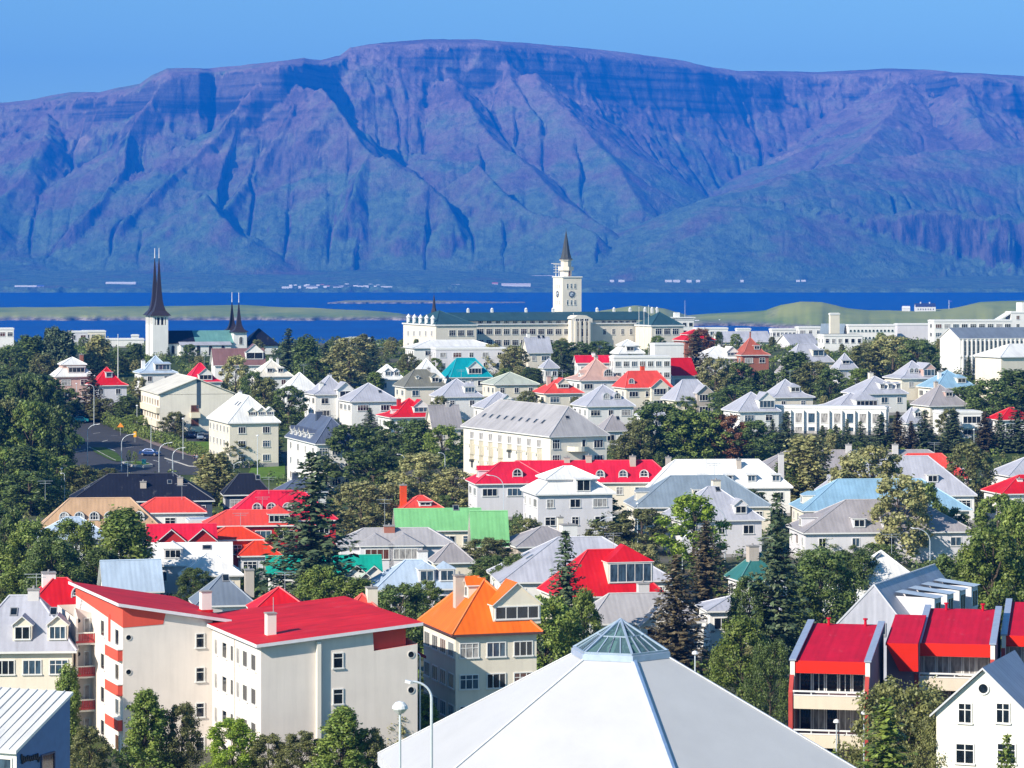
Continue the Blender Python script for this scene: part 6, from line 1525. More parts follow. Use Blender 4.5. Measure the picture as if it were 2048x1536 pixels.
# blue clad hall in the bottom left corner
def blue_hall():
    Y = 166; fr = Fr(33, Y, -22); root = fr.root('hall', "blue clad hall with white standing seam roof and dark script sign", 'hall')
    blue = flat_mat("blue_cladding", (.055, .16, .36), .6); ze = fr.z(1502); yb = fr.ly(140); zt = fr.z(1391, 0, yb)
    mb = MB(); mb.face([(0, 0, -3), (0, yb, -3), (0, yb, zt), (0, 0, ze)], 0)
    mb.face([(-12, 0, -3), (0, 0, -3), (0, 0, ze), (-12, 0, ze)], 1); mb.face([(0, yb, -3), (-12, yb, -3), (-12, yb, zt), (0, yb, zt)], 1)
    mb.obj('wall', [blue, W_], root)
    mb = MB(); mb.slab([(-12, -.25, ze + .05), (.12, -.25, ze + .05), (.12, yb + .15, zt + .2), (-12, yb + .15, zt + .2)], .18, 0, 1)
    for k in range(20): x = -.4 - .6 * k; mb.bar((x, -.2, ze + .06), (x, yb + .1, zt + .21), .04, .06, 0)
    mb.obj('roof', [roof_mat((.66, .67, .68), rib=.2, gloss=.35), WHT], root)
    add_window(root, -1.2, 0, ze - 2.3, 'f', 1.9, 1.9, 1, 1, 'blue', (.82, .8, .76))
    y = fr.ly(95); z = fr.z(1506, 0, y); add_window(root, 0, y, z - 2.6, 'r', 1.5, 2.6, 1, 1, 'warm', (.02, .04, .10))
    # flowing dark script on the wall; the words are too small to read in the photograph
    mb = MB(); y0_, y1_ = fr.ly(41), fr.ly(77); za, zb_ = fr.z(1519, 0, y0_), fr.z(1513, 0, y1_)
    pts = []
    for i in range(91):
        t = i / 90; amp = .16 if i > 12 and i < 80 else .30
        pts.append(Vector((.05, y0_ + (y1_ - y0_) * (t + .012 * math.cos(t * 2 * math.pi * 9)), za + (zb_ - za) * t + amp * math.sin(t * 2 * math.pi * 9) * (.8 + .2 * math.sin(t * 40)))))
    mb.path(pts, .055, 5); mb.obj('script_sign', flat_mat("sign_black", (.01, .012, .02), .5), root)
blue_hall()
# ================================================================== TREES
def leaf_quads(cen, nrm, size, rs, asp=1.0):
    n = len(cen); r = rs.normal(size=(n, 3)); u = np.cross(nrm, r); u /= np.linalg.norm(u, axis=1)[:, None] + 1e-9
    v = np.cross(nrm, u); v /= np.linalg.norm(v, axis=1)[:, None] + 1e-9
    s = (size * rs.uniform(.6, 1.3, n))[:, None]
    a, b = u * s * .5, v * s * .5 * asp
    co = np.stack([cen - a, cen - b * .9, cen + a, cen + b], 1).reshape(-1, 3)
    return co, np.arange(4 * n).reshape(n, 4)
def limb_mesh(name, segs):
    mb = MB()
    for a, b, ra, rb in segs: mb.tube(a, b, ra, rb, 6, 0, False)
    return mb.mesh(name, BARK)
TREES = {}; REAL = {}
def broad(seed, n, leaf, shape, nclump, H=10.0, W=7.0, low=.14):
    """crown of leaf clumps carried on limbs; unit tree H tall, W wide"""
    rs = np.random.RandomState(seed); segs = []; cl = []
    ht = H * low
    segs.append(((0, 0, -1), (0, 0, ht), .2, .17)); top = (rs.uniform(-.3, .3), rs.uniform(-.3, .3), H * .8); segs.append(((0, 0, ht), top, .17, .04))
    for k in range(nclump):
        q = (k + .5) / nclump; z = q ** .85
        ang = k * 2.399 + rs.uniform(-.5, .5)
        prof = {'round': math.sin(math.pi * min(1, .10 + .86 * z)) ** .55, 'cone': (1 - z) ** .75 * .95 + .12, 'column': .55 * math.sin(math.pi * min(1, .14 + .82 * z)) ** .45, 'spread': math.sin(math.pi * min(1, .2 + .72 * z)) ** .5}[shape]
        rr = W / 2 * prof * rs.uniform(.45, .93)
        c = np.array([math.cos(ang) * rr, math.sin(ang) * rr, ht * .7 + (H - ht * .7) * (z * .92)])
        s0 = W * rs.uniform(.085, .16) * (1.1 - .4 * z)
        cl.append((c, s0))
        if k % 3 == 0:
            base = np.array(top) * min(.9, max(.12, c[2] / H - .18)); segs.append((tuple(base), tuple(c), .07, .02))
    per = n // nclump; cs = []; ns = []
    for c, s0 in cl:
        d = rs.normal(size=(per, 3)); d /= np.linalg.norm(d, axis=1)[:, None]
        r = s0 * rs.uniform(.25, 1.0, per) ** .5 * (1 + .25 * rs.normal(size=per))
        p = c + d * r[:, None] * np.array([1, 1, .82 if shape != 'column' else 1.5])
        nn = d + rs.normal(size=(per, 3)) * .55 + np.array([0, 0, .25])
        cs.append(p); ns.append(nn / np.linalg.norm(nn, axis=1)[:, None])
    cs = np.concatenate(cs); ns = np.concatenate(ns); keep = cs[:, 2] > .15
    co, f = leaf_quads(cs[keep], ns[keep], leaf, rs, .75)
    return limb_mesh('trunk', segs), numesh('crown', co, f, LEAF['D'])
def spruce(seed, n_whorl, leaf, H=10.0, W=5.0, dense=1.0, droop=.22):
    rs = np.random.RandomState(seed); segs = [((0, 0, -1), (0, 0, H * .97), .16, .02)]; C = []; N = []
    for k in range(n_whorl):
        t = (k + .4) / n_whorl; z = H * (.05 + .94 * t)
        L = W / 2 * ((1 - t) ** .85) * rs.uniform(.72, 1.12) + .12
        nb = max(5, int(11 * (1 - t * .5)))
        for j in range(nb):
            if rs.rand() < .1: continue
            a = 2 * math.pi * (j + rs.uniform(-.35, .35)) / nb + k * .7; LL = L * rs.uniform(.65, 1.12)
            m = max(3, int(9 * dense * LL / (W / 2)) + 2)
            s = np.linspace(.12, 1, m); d = np.array([math.cos(a), math.sin(a)])
            pz = z - droop * LL * s + .22 * LL * s ** 2.4
            p = np.stack([d[0] * LL * s, d[1] * LL * s, pz], 1)
            for side in (-1, 0, 1):
                off = np.array([-d[1], d[0], 0]) * side * (.22 * LL * (1.05 - s))[:, None] if side else 0
                C.append(p + off + rs.normal(size=p.shape) * .05 - np.array([0, 0, .05 * abs(side)])); q = np.tile([d[0] * .25, d[1] * .25, 1.0], (m, 1)) + rs.normal(size=(m, 3)) * .38
                N.append(q / np.linalg.norm(q, axis=1)[:, None])
            if j % 3 == 0 and k % 2 == 0: segs.append(((0, 0, z), tuple(p[-1] * .8 + np.array([0, 0, z]) * .2), .035, .012))
    C = np.concatenate(C); N = np.concatenate(N); co, f = leaf_quads(C, N, leaf, rs, .55)
    return limb_mesh('trunk', segs), numesh('crown', co, f, LEAF['C'])
def tree_proto(key):
    if key in TREES: return TREES[key]
    kind, size, v = key; s = 100 * v + (7 if size == 'near' else 3)
    near = size == 'near'
    if kind == 'round': r = broad(s + 1, 15000 if near else 6400, .25 if near else .36, 'round', 60 if near else 42)
    elif kind == 'cone': r = broad(s + 2, 14000 if near else 5600, .24 if near else .36, 'cone', 70 if near else 44, W=5.5, low=.08)
    elif kind == 'column': r = broad(s + 3, 13000 if near else 6000, .25 if near else .36, 'column', 64 if near else 40, W=6.0, low=.07)
    elif kind == 'spread': r = broad(s + 4, 14000 if near else 5600, .24 if near else .36, 'spread', 66 if near else 42, W=9.0, low=.06)
    elif kind == 'thin': r = broad(s + 5, 5600 if near else 3000, .2 if near else .32, 'round', 54 if near else 36, W=6.0, low=.12)
    else: r = spruce(s + 6, 34 if near else 26, .36 if near else .55, dense=1.25 if near else .8)
    n_ = len(r[1].vertices); q = np.zeros(n_ * 3); r[1].vertices.foreach_get('co', q); q = q.reshape(-1, 3)
    REAL[key] = (float(q[:, 2].max()), 2 * float(np.percentile(np.hypot(q[:, 0], q[:, 1]), 96)))
    TREES[key] = r; return r
DIM = {'round': (10, 7.6), 'cone': (10, 6.6), 'column': (10, 4.4), 'spread': (10, 9.6), 'thin': (10, 6.4), 'spruce': (10, 5.2)}
TALLY = {}
def tree(px, top, base, w, leaf, kind, label, group=None, Y=None, name=None, cat='tree'):
    """crown top row, foot row (on the ground) and crown width in the photo's pixels"""
    Y = Y or y_for(base)
    zg = gz(Y); hh = zat(top, Y) - zg; ww = w * Y / F
    size = 'near' if Y < 430 else 'far'
    TALLY[kind] = TALLY.get(kind, 0) + 1
    key = (kind, size, TALLY[kind] % (3 if size == 'near' else 4)); tm, cm = tree_proto(key)
    H, W = REAL[key]; W *= .93
    name = name or ('spruce_tree' if kind == 'spruce' else ('bush' if hh < 3.2 else 'tree'))
    root = empty(name, (xat(px, Y), Y, zg), rng.uniform(0, 6.28), label, 'bush' if name == 'bush' else cat, group)
    sc = (ww / W, ww / W, hh / H)
    t = link('trunk', tm, root); t.scale = sc
    c = link('crown', cm, root); c.scale = sc
    c.material_slots[0].link = 'OBJECT'; c.material_slots[0].material = LEAF[leaf]
    return root
T = tree
# --- foreground
T(292, 1374, 1566, 106, 'M', 'cone', "tall fresh green conical tree before the plain grey apartment wall")
T(362, 1402, 1560, 82, 'O', 'round', "sparse grey green tree beside the tall conical tree")
T(464, 1434, 1572, 112, 'B', 'round', "bright green round crown below the apartment corner")
T(176, 1448, 1575, 84, 'O', 'round', "brownish thin tree under the red slatted balconies")
T(536, 1466, 1575, 82, 'O', 'round', "brown bush at the foot of the apartment corner")
T(600, 1462, 1578, 94, 'O', 'round', "brown spreading bush left of the bright tree with the lamps beyond")
T(684, 1410, 1584, 120, 'M', 'cone', "bright green tree in front of the two apartment windows")
T(738, 1452, 1578, 86, 'O', 'round', "dark brown bush between the bright tree and the globe lamp")
T(792, 1414, 1530, 62, 'S', 'column', "sage leaved tree directly behind the globe lamp")
T(848, 1388, 1505, 76, 'B', 'cone', "lime green tree behind the tall curved lamp")
T(878, 1332, 1470, 104, 'O', 'thin', "reddish brown tree in the shade of the orange roofed house")
T(136, 1316, 1520, 52, 'M', 'column', "slim green tree squeezed between the grey house and the red balconies")
T(1010, 1205, 1440, 118, 'D', 'round', "dark tree covering the right end of the orange roof")
T(1092, 1190, 1410, 150, 'M', 'round', "big leafy tree left of the glass pyramid")
T(1170, 1170, 1330, 80, 'M', 'round', "leafy tree joined to the left spruce by the red roof with the bay", Y=300)
T(1131, 1060, 1330, 120, 'C', 'spruce', "pointed spruce rising before the left flank of the steep red roof", Y=318)
T(1352, 1108, 1345, 138, 'K', 'spruce', "rust brown spruce right behind the glass pyramid")
T(1412, 1040, 1240, 118, 'K', 'spruce', "brown spruce between the two curved lamps")
T(1386, 984, 1140, 130, 'B', 'round', "bright green round tree before the lilac steep roof")
T(1554, 984, 1330, 136, 'C', 'spruce', "tallest dark green spruce on the right side")
T(1502, 1150, 1330, 90, 'D', 'round', "dark leafy tree at the foot of the tallest right spruce")
T(1640, 1092, 1300, 150, 'D', 'round', "dark broad tree left of the white pyramid roof")
T(1706, 1095, 1260, 120, 'D', 'round', "dark tree behind the square chimney of the hedge row")
T(1605, 1180, 1300, 90, 'M', 'round', "yellowish green tree in front of the dark broad tree")
T(1486, 1224, 1430, 132, 'M', 'round', "light green round tree right of the glass pyramid")
T(1540, 1270, 1450, 100, 'D', 'spread', "dark shrubby tree beneath the light green round tree")
T(1804, 1346, 1590, 225, 'O', 'spread', "large olive brown tree in front of the terrace balconies", Y=222)
T(1880, 1420, 1600, 130, 'O', 'spread', "olive brown tree touching the cream white gable", Y=218)
T(1770, 1394, 1610, 175, 'G', 'spruce', "fresh green spruce standing before the large olive tree", Y=208)
T(2014, 1466, 1610, 92, 'G', 'spruce', "small green spruce in front of the cream white gable window", Y=200)
T(1668, 1500, 1620, 110, 'G', 'spruce', "fresh spruce tip beside the right slope of the white pavilion", Y=205)
T(1908, 1100, 1290, 140, 'D', 'round', "dark tree below the mauve grey roof's right end")
T(1980, 1050, 1300, 150, 'M', 'round', "broad green tree above the red terrace roofs")
T(2038, 990, 1290, 120, 'M', 'round', "tall green tree at the right edge above the terraces")
T(1996, 985, 1140, 100, 'M', 'round', "green tree in front of the red roof at the right edge")
T(1938, 880, 1020, 92, 'O', 'round', "olive tree right of the coral roof")
T(1900, 1012, 1090, 76, 'D', 'round', "dark bush between the sky blue roof and the teal roof")
# --- centre left
T(624, 902, 1240, 196, 'C', 'spruce', "very tall dark spruce in front of the crimson roof with arched dormers", Y=366)
T(700, 846, 990, 150, 'D', 'round', "dark tree mass right of the white house with five gablets")
T(748, 900, 1000, 110, 'D', 'round', "dark green tree beneath the blue tarpaulin roof gap")
T(724, 958, 1075, 120, 'S', 'round', "pale green tree with red leaved patches right of the very tall spruce")
T(790, 962, 1062, 90, 'S', 'round', "sage tree behind the small coral pyramid roof's chimney")
T(842, 902, 1012, 126, 'S', 'round', "broad sage tree above the mint green roof")
T(905, 935, 1020, 84, 'S', 'round', "sage tree touching the crimson hip with the dark window")
T(884, 848, 935, 80, 'M', 'round', "mid green tree at the left end of the long cream apartment block")
T(790, 838, 910, 90, 'D', 'round', "dark tree in front of the red flared roof house")
T(836, 836, 925, 62, 'D', 'column', "narrow dark tree between the red flared roof and the taupe roof")
T(740, 815, 880, 46, 'C', 'spruce', "little spruce in front of the many-paned stair window")
T(430, 902, 1010, 84, 'S', 'column', "tall sage poplar beside the lawn and the road junction")
T(363, 965, 1012, 40, 'S', 'column', "slim pale birch in front of the long dark slate roof")
T(243, 958, 1008, 48, 'O', 'round', "dark conical shrub before the long dark slate roof")
T(366, 1020, 1066, 74, 'D', 'round', "rounded dark bush between the tan roof and the coral roof")
T(378, 1000, 1045, 60, 'O', 'thin', "thin reddish birch in front of the coral red roof")
T(248, 1008, 1215, 112, 'M', 'column', "tall slender birch right of the pale blue roof")
T(150, 1035, 1215, 116, 'M', 'round', "leafy birch in front of the pale blue roof")
T(60, 1035, 1220, 130, 'M', 'round', "leafy green tree at the left edge above the lilac grey roof")
T(105, 1070, 1240, 120, 'D', 'round', "dark tree behind the red pyramid roof with arched dormer")
T(10, 1010, 1215, 100, 'D', 'round', "dark tree cut by the left edge beside the leafy green tree")
T(205, 1090, 1225, 100, 'D', 'round', "dark low tree before the pale blue standing seam slope")
T(300, 1040, 1110, 50, 'O', 'thin', "wispy olive bush under the tan roof's right end")
T(560, 1050, 1110, 60, 'M', 'round', "green bush between the vermilion house and the very tall spruce")
T(640, 1130, 1230, 120, 'M', 'round', "bright leafy bush at the very tall spruce's foot", Y=345)
T(715, 1150, 1290, 130, 'M', 'round', "leafy tree behind the raspberry apartment roof")
T(800, 1165, 1300, 120, 'D', 'round', "dark leafy tree left of the orange roof")
T(850, 1160, 1270, 80, 'M', 'round', "leafy tree beneath the two pale box dormers")
T(790, 1095, 1150, 90, 'D', 'round', "dark bush in front of the grey hip roofed bays")
T(975, 1075, 1150, 110, 'O', 'round', "olive bush right of the mint green side wing")
T(985, 1110, 1185, 90, 'D', 'round', "dark bush behind the orange roof's ridge")
T(1040, 1105, 1215, 100, 'D', 'round', "dark round tree between the orange roof and the pointed spruce")
# --- centre right
T(1190, 984, 1085, 126, 'D', 'round', "dark round tree right of the white bell roofed villa")
T(1285, 1015, 1110, 100, 'O', 'round', "olive brown tree left of the bright round tree")
T(1215, 1040, 1110, 90, 'O', 'round', "olive bush below the dark round tree")
T(1230, 1078, 1190, 84, 'S', 'round', "sage crown on the broad lilac blue roof, left of a twin")
T(1285, 1085, 1190, 84, 'S', 'round', "sage crown on the broad lilac blue roof, right of its twin")
T(1492, 976, 1040, 86, 'D', 'round', "dark round bush behind the lilac steep roof")
T(1612, 866, 1010, 96, 'S', 'column', "tall sage poplar in front of the long grey hip roof")
T(1580, 920, 1010, 80, 'D', 'round', "dark tree left of the tall sage poplar's foot")
T(1700, 905, 1010, 80, 'S', 'round', "sage tree left of the pale pair before the lilac hip roof", Y=494)
T(1850, 960, 1095, 84, 'M', 'round', "green tree right of the pale sage tree at the mauve grey roof")
T(1745, 886, 1025, 130, 'S', 'round', "pale sage tree before the lilac hip roof with box dormers", Y=491)
T(1800, 945, 1125, 124, 'S', 'round', "pale sage tree in front of the mauve grey roof")
T(1700, 1075, 1125, 70, 'D', 'spread', "low hedge bush left of the teal roof's wall")
T(1760, 1085, 1135, 90, 'D', 'spread', "low hedge bush in front of the teal roof's wall")
T(1640, 1070, 1125, 90, 'M', 'spread', "low bush under the mauve grey house wall")
for px, tp, wd, lb in ((1545, 838, 44, "little spruce at the left end of the spruce row"), (1573, 822, 52, "taller spruce second in the spruce row"), (1645, 850, 36, "short spruce right of the sage poplar in the spruce row"), (1671, 848, 36, "short spruce in the row before the white fins"),
                       (1694, 838, 34, "narrow spruce in the row before the white fins"), (1721, 842, 42, "bushy spruce in the row near the block's corner"), (1762, 828, 56, "broad dark spruce at the flat block's right corner"), (1795, 822, 52, "reddish dark spruce right of the broad dark one"),
                       (1822, 842, 46, "short brown spruce in front of the small lilac pyramid"), (1850, 820, 60, "dark spruce beside the deep balconies"), (1905, 818, 56, "tall spruce hiding the deep balconies"), (1970, 822, 56, "brown tinged spruce right of the deep balconies"), (2000, 826, 50, "dark spruce before the tiny red roof"), (2036, 800, 60, "spruce cut by the right edge under the cream building")):
    T(px, tp, 905, wd, 'K' if 'brown' in lb or 'reddish' in lb else 'C', 'spruce', lb, 'row of spruces by the white block')
T(1315, 800, 925, 120, 'D', 'round', "dark leafy tree at the left end of the mid wood")
T(1280, 835, 930, 80, 'O', 'round', "olive tree at the right corner of the long cream block")
T(1365, 815, 925, 110, 'M', 'round', "green tree in the middle of the mid wood")
T(1412, 818, 925, 90, 'M', 'round', "green tree right of the middle of the mid wood")
T(1455, 825, 925, 84, 'R', 'round', "rust coloured tree in the mid wood")
T(1505, 838, 925, 90, 'D', 'round', "dark tree at the right end of the mid wood")
T(1250, 872, 930, 60, 'O', 'round', "small olive tree against the cream block's end wall")
T(1470, 768, 850, 110, 'D', 'round', "dark tree between the blue grey roof and the glazed gable balcony")
T(1432, 712, 800, 80, 'S', 'round', "sage tree below the large white hip roof")
T(1482, 722, 800, 76, 'D', 'round', "dark tree with red blossom patches below the brick orange roof", )
T(1528, 738, 800, 60, 'D', 'round', "dark tree under the brick orange house's right wall")
T(1392, 660, 770, 62, 'K', 'spruce', "spruce standing before the bright red roof with white gable")
T(1400, 655, 720, 50, 'R', 'round', "autumn red tree in front of the red pagoda roof")
T(1592, 700, 790, 70, 'D', 'column', "dark poplar in front of the broad lilac hip roof")
T(1625, 720, 800, 76, 'O', 'round', "olive tree right of the dark poplar")
T(1660, 735, 805, 70, 'D', 'round', "dark tree above the band dormer")
T(1730, 690, 760, 84, 'O', 'round', "olive tree left of the green yellow pair below the portholes")
T(1785, 668, 760, 96, 'S', 'round', "sage tree in front of the ribbed hall")
T(1838, 676, 765, 80, 'D', 'round', "dark tree against the finned school's left wall")
T(1720, 735, 790, 60, 'M', 'round', "fresh green tree behind the three upright dormers")
T(1930, 770, 850, 80, 'D', 'round', "dark tree below the windowless cream building")
T(1985, 755, 860, 100, 'D', 'round', "bushy tree at the foot of the windowless cream building")
T(2030, 735, 850, 80, 'D', 'column', "dark column tree right of the windowless cream building's middle")
T(1900, 815, 880, 50, 'O', 'round', "small tree by the mauve grey house's right corner")
T(1205, 800, 840, 60, 'D', 'round', "bush between the round dormers and the grey taupe roof")
T(1300, 815, 860, 70, 'M', 'round', "green bush below the small grey hip roof")
T(1370, 790, 840, 50, 'M', 'round', "bush at the foot of the gabled front bay")
T(1058, 780, 830, 46, 'O', 'round', "olive shrub left of the red roof with the fan window")
T(1092, 682, 726, 52, 'D', 'round', "dark green tree left of the college portico")
T(1122, 680, 728, 46, 'D', 'round', "dark green tree in the middle of the college portico's trees")
T(1156, 682, 728, 56, 'D', 'round', "dark green tree right in front of the college portico")
T(1196, 680, 728, 58, 'D', 'round', "dark green tree right of the college portico")
T(985, 686, 748, 56, 'S', 'round', "sage tree at the right end of the curved sports hall")
T(1028, 690, 752, 54, 'S', 'round', "sage tree left of the steep lilac gable")
T(1128, 708, 756, 44, 'C', 'spruce', "small spruce left of the pink tan roof")
T(1062, 735, 765, 46, 'D', 'round', "dark bush under the small lilac roof")
T(1315, 672, 730, 36, 'D', 'round', "dark tree before the plain white flat block")
T(815, 706, 748, 44, 'O', 'round', "olive bush at the foot of the broad shallow white roof")
T(700, 672, 775, 96, 'S', 'round', "large sage tree between the pale green mansard and the white hip roof")
T(745, 672, 765, 52, 'C', 'spruce', "dark spruce right of the large sage tree")
T(577, 656, 748, 54, 'C', 'spruce', "dark spruce right of the church choir")
T(612, 672, 755, 50, 'D', 'column', "dark column tree next to the choir's spruce")
T(652, 685, 755, 46, 'C', 'spruce', "dark spruce in front of the pale green mansard")
T(632, 712, 772, 70, 'D', 'round', "dark bushy tree above the lilac twin villas")
T(752, 742, 798, 34, 'M', 'column', "small bright tree against the long white hip roof")
T(470, 708, 800, 56, 'S', 'round', "sage tree hiding the brown tiled gable house")
T(530, 752, 850, 76, 'O', 'round', "olive tree right of the cream office block")
T(578, 770, 855, 70, 'D', 'round', "dark tree below the white smooth hip roof")
T(505, 740, 810, 50, 'D', 'round', "dark tree right of the red roof with the pointed gable")
T(880, 790, 850, 40, 'O', 'round', "shrub right of the olive grey roof")
T(1010, 735, 790, 40, 'D', 'round', "shrub behind the sage green hip roof")
# --- left
T(184, 738, 842, 62, 'K', 'spruce', "bare branched spruce between the tiered white roof and the red cottage")
T(105, 650, 760, 48, 'C', 'column', "tallest pointed tree of the far left treeline")
T(130, 658, 760, 44, 'C', 'column', "second pointed tree of the far left treeline")
T(62, 668, 760, 60, 'D', 'column', "dark tree left of the pointed pair in the far left treeline")
T(22, 690, 770, 70, 'D', 'round', "dark tree at the left edge below the white flat house")
T(196, 668, 755, 54, 'S', 'column', "sage poplar in front of the cream modern block")
T(243, 698, 745, 60, 'D', 'round', "dark tree behind the white flagpole")
T(272, 685, 740, 34, 'D', 'column', "dark slim tree left of the church tower's foot")
T(85, 705, 775, 60, 'O', 'round', "brownish tree left of the tiered white roof")
T(292, 738, 775, 40, 'D', 'round', "dark shrub before the pale grey hip roofed house")
T(132, 775, 835, 60, 'D', 'round', "round dark tree under the brick red walls")
T(210, 795, 845, 70, 'O', 'round', "olive brown tree right of the road's far end")
T(255, 790, 850, 50, 'D', 'column', "dark tree at the left end of the cream office block")
T(270, 828, 862, 60, 'M', 'spread', "light green bush under the cream office block's balconies")
T(350, 822, 878, 54, 'O', 'round', "shrub tree in front of the cream office block's end wall")
for px, tp, bs, wd, lf in ((470, 880, 935, 60, 'O'), (512, 868, 930, 66, 'O'), (545, 880, 925, 50, 'O')):
    T(px, tp, bs, wd, lf, 'thin', "olive shrub tree against the front of the large white hip roofed house", 'shrub trees before the white house')
wood = []
for row, (base, top0, n) in enumerate(((800, 735, 5), (850, 748, 6), (905, 752, 7), (950, 800, 7), (1010, 895, 6))):
    for i in range(n):
        xr = (70, 90, 104, 128, 118)[row]
        px = -60 + (xr + 60) * (i + .5) / n + rng.uniform(-8, 8)
        T(px, top0 + rng.uniform(-14, 18), base + rng.uniform(-8, 8), rng.uniform(66, 96), rng.choice(['D', 'D', 'O', 'M', 'S'] if row in (0, 3) else ['D', 'D', 'D', 'M']), rng.choice(['round', 'round', 'column']),
          "tree in the dense dark wood on the left, beside the road", 'trees of the left wood')
T(112, 910, 985, 84, 'M', 'round', "green tree at the near edge of the left wood by the junction")
T(165, 928, 985, 76, 'O', 'round', "olive bush at the kerb left of the junction lamp")
T(60, 940, 1030, 110, 'D', 'round', "dark tree behind the tan roof's left end")
T(215, 935, 965, 44, 'O', 'round', "small shrub on the slate roof's far side by the kerb")
T(200, 868, 885, 8, 'M', 'round', "young street tree on the shaded verge") if False else None
T(258, 900, 932, 10, 'M', 'thin', "thin young tree on the traffic island, left one")
T(270, 902, 934, 12, 'M', 'thin', "thin young tree on the traffic island, right one")
# ================================================================== ROAD, LAMPS, CARS, SMALL THINGS
def strip(name, edges, m, dz, step=2.5):
    """ground-hugging strip between left and right pixel edges given at rows: [(row, left px, right px)]"""
    rows = [(y_for(r), xat(a, y_for(r)), xat(b, y_for(r))) for r, a, b in edges]; rows.sort()
    Ys = sorted(set([rows[0][0], rows[-1][0]] + [y for y in np.arange(math.ceil(rows[0][0] / step) * step, rows[-1][0], step)]))
    yy = [r[0] for r in rows]; co = []
    for Y in Ys:
        a, b = np.interp(Y, yy, [r[1] for r in rows]), np.interp(Y, yy, [r[2] for r in rows])
        for k in range(3): co.append((a + (b - a) * k / 2, Y, gz(Y) + dz))
    return link(name, numesh(name, np.array(co), grid_faces(len(Ys), 3), m))
asph, n, l, b = nt("asphalt"); v = coords(n, l)
l.new(mix(n, l, 1.0, (.034, .036, .044), ramp(n, l, noise(n, l, v, .5, 6, .65), [(.3, .7), (.65, 1.15)]), 'MULTIPLY'), b.inputs['Base Color']); b.inputs['Roughness'].default_value = .85
pave = flat_mat("pink_paving", (.22, .17, .17), .9, var=.25); lawn = flat_mat("lawn_grass", (.11, .20, .025), .95, var=.35, sc=.8, spec=.1); verge = flat_mat("shaded_verge_grass", (.06, .11, .02), .95, var=.4, sc=.8, spec=.1); paint = flat_mat("road_paint", (.72, .72, .70), .6, var=.2); kerbm = flat_mat("kerb_stone", (.46, .45, .43), .9)  # verge: darker copy of the lawn grass, shade put into its colour
tag(strip("road", [(828, 150, 196), (845, 128, 212), (862, 112, 246), (880, 100, 284), (898, 96, 330), (915, 96, 392), (930, 130, 430), (950, 170, 470)], asph, .05), None, None, kind='structure')
tag(strip("pavement", [(828, 196, 206), (845, 212, 224), (862, 246, 264), (880, 284, 304), (890, 306, 330), (905, 352, 372), (917, 396, 412)], pave, .12), None, None, kind='structure')
tag(strip("lawn", [(884, 352, 420), (893, 346, 420), (900, 362, 424), (908, 380, 430), (918, 398, 436)], lawn, .10), None, None, kind='structure')
tag(strip("lawn", [(928, 505, 570), (942, 500, 570), (958, 490, 572)], lawn, .10), None, None, kind='structure')
tag(strip("verge", [(868, 128, 152), (878, 122, 168), (888, 130, 170)], verge, .16), None, None, kind='structure')
tag(strip("verge", [(896, 180, 210), (906, 190, 232), (920, 218, 246), (924, 232, 246)], verge, .16), None, None, kind='structure')
tag(strip("car_park", [(862, 330, 415), (876, 330, 418), (886, 342, 420)], asph, .07), None, None, kind='structure')
def traffic_island():
    pts = [G(p, r) for p, r in ((243, 925), (262, 922), (282, 922), (302, 930), (306, 934), (288, 936), (266, 935), (250, 930))]
    c = sum(pts, Vector()) / len(pts); root = empty('traffic_island', c, 0, "small grass traffic island with pale kerb in the road junction", 'traffic island')
    ring = [p - c for p in pts]
    if sum(a.x * b.y - b.x * a.y for a, b in zip(ring, ring[1:] + ring[:1])) < 0: ring.reverse()
    mb = MB(); mb.prism([(p.x, p.y) for p in ring], -1.2, .30); mb.obj('kerb', kerbm, root)
    mb = MB(); mb.face([(p.x * .86, p.y * .86, .33) for p in ring]); mb.obj('turf', lawn, root)
traffic_island()
for k, (p0, r0, p1, r1) in enumerate(((186, 868, 200, 866), (204, 884, 215, 881), (222, 872, 236, 872), (238, 884, 252, 883), (252, 896, 268, 894), (216, 897, 230, 902), (150, 905, 172, 900), (140, 893, 160, 889), (280, 900, 296, 899), (306, 921, 318, 924), (300, 912, 312, 911))):
    a, b_ = G(p0, r0), G(p1, r1); mb = MB(); d = (b_ - a).normalized(); u = Vector((-d.y, d.x, 0)).normalized() * .11; up = Vector((0, 0, .085))
    n_ = 5; 
    for q in range(n_):
        s0, s1 = a.lerp(b_, q / n_), a.lerp(b_, (q + 1) / n_); s0.z = gz(s0.y); s1.z = gz(s1.y)
        f = [s0 - u + up, s1 - u + up, s1 + u + up, s0 + u + up]; mb.face(f)
    tag(mb.obj("road_marking", paint), None, None, kind='structure')
def kerb_line(pts):
    mb = MB()
    for (a, b_) in zip(pts[:-1], pts[1:]):
        A, B = G(*a), G(*b_); n_ = max(1, int((B - A).length / 3))
        for q in range(n_):
            s0, s1 = A.lerp(B, q / n_), A.lerp(B, (q + 1) / n_); s0.z = gz(s0.y); s1.z = gz(s1.y); mb.bar(s0, s1, .3, .16)
    tag(mb.obj("kerb", kerbm), None, None, kind='structure')
kerb_line([(330, 917), (360, 927), (378, 933), (398, 934), (420, 935)]); kerb_line([(158, 933), (180, 941), (200, 950)]); kerb_line([(178, 895), (196, 903), (216, 914), (232, 922)])

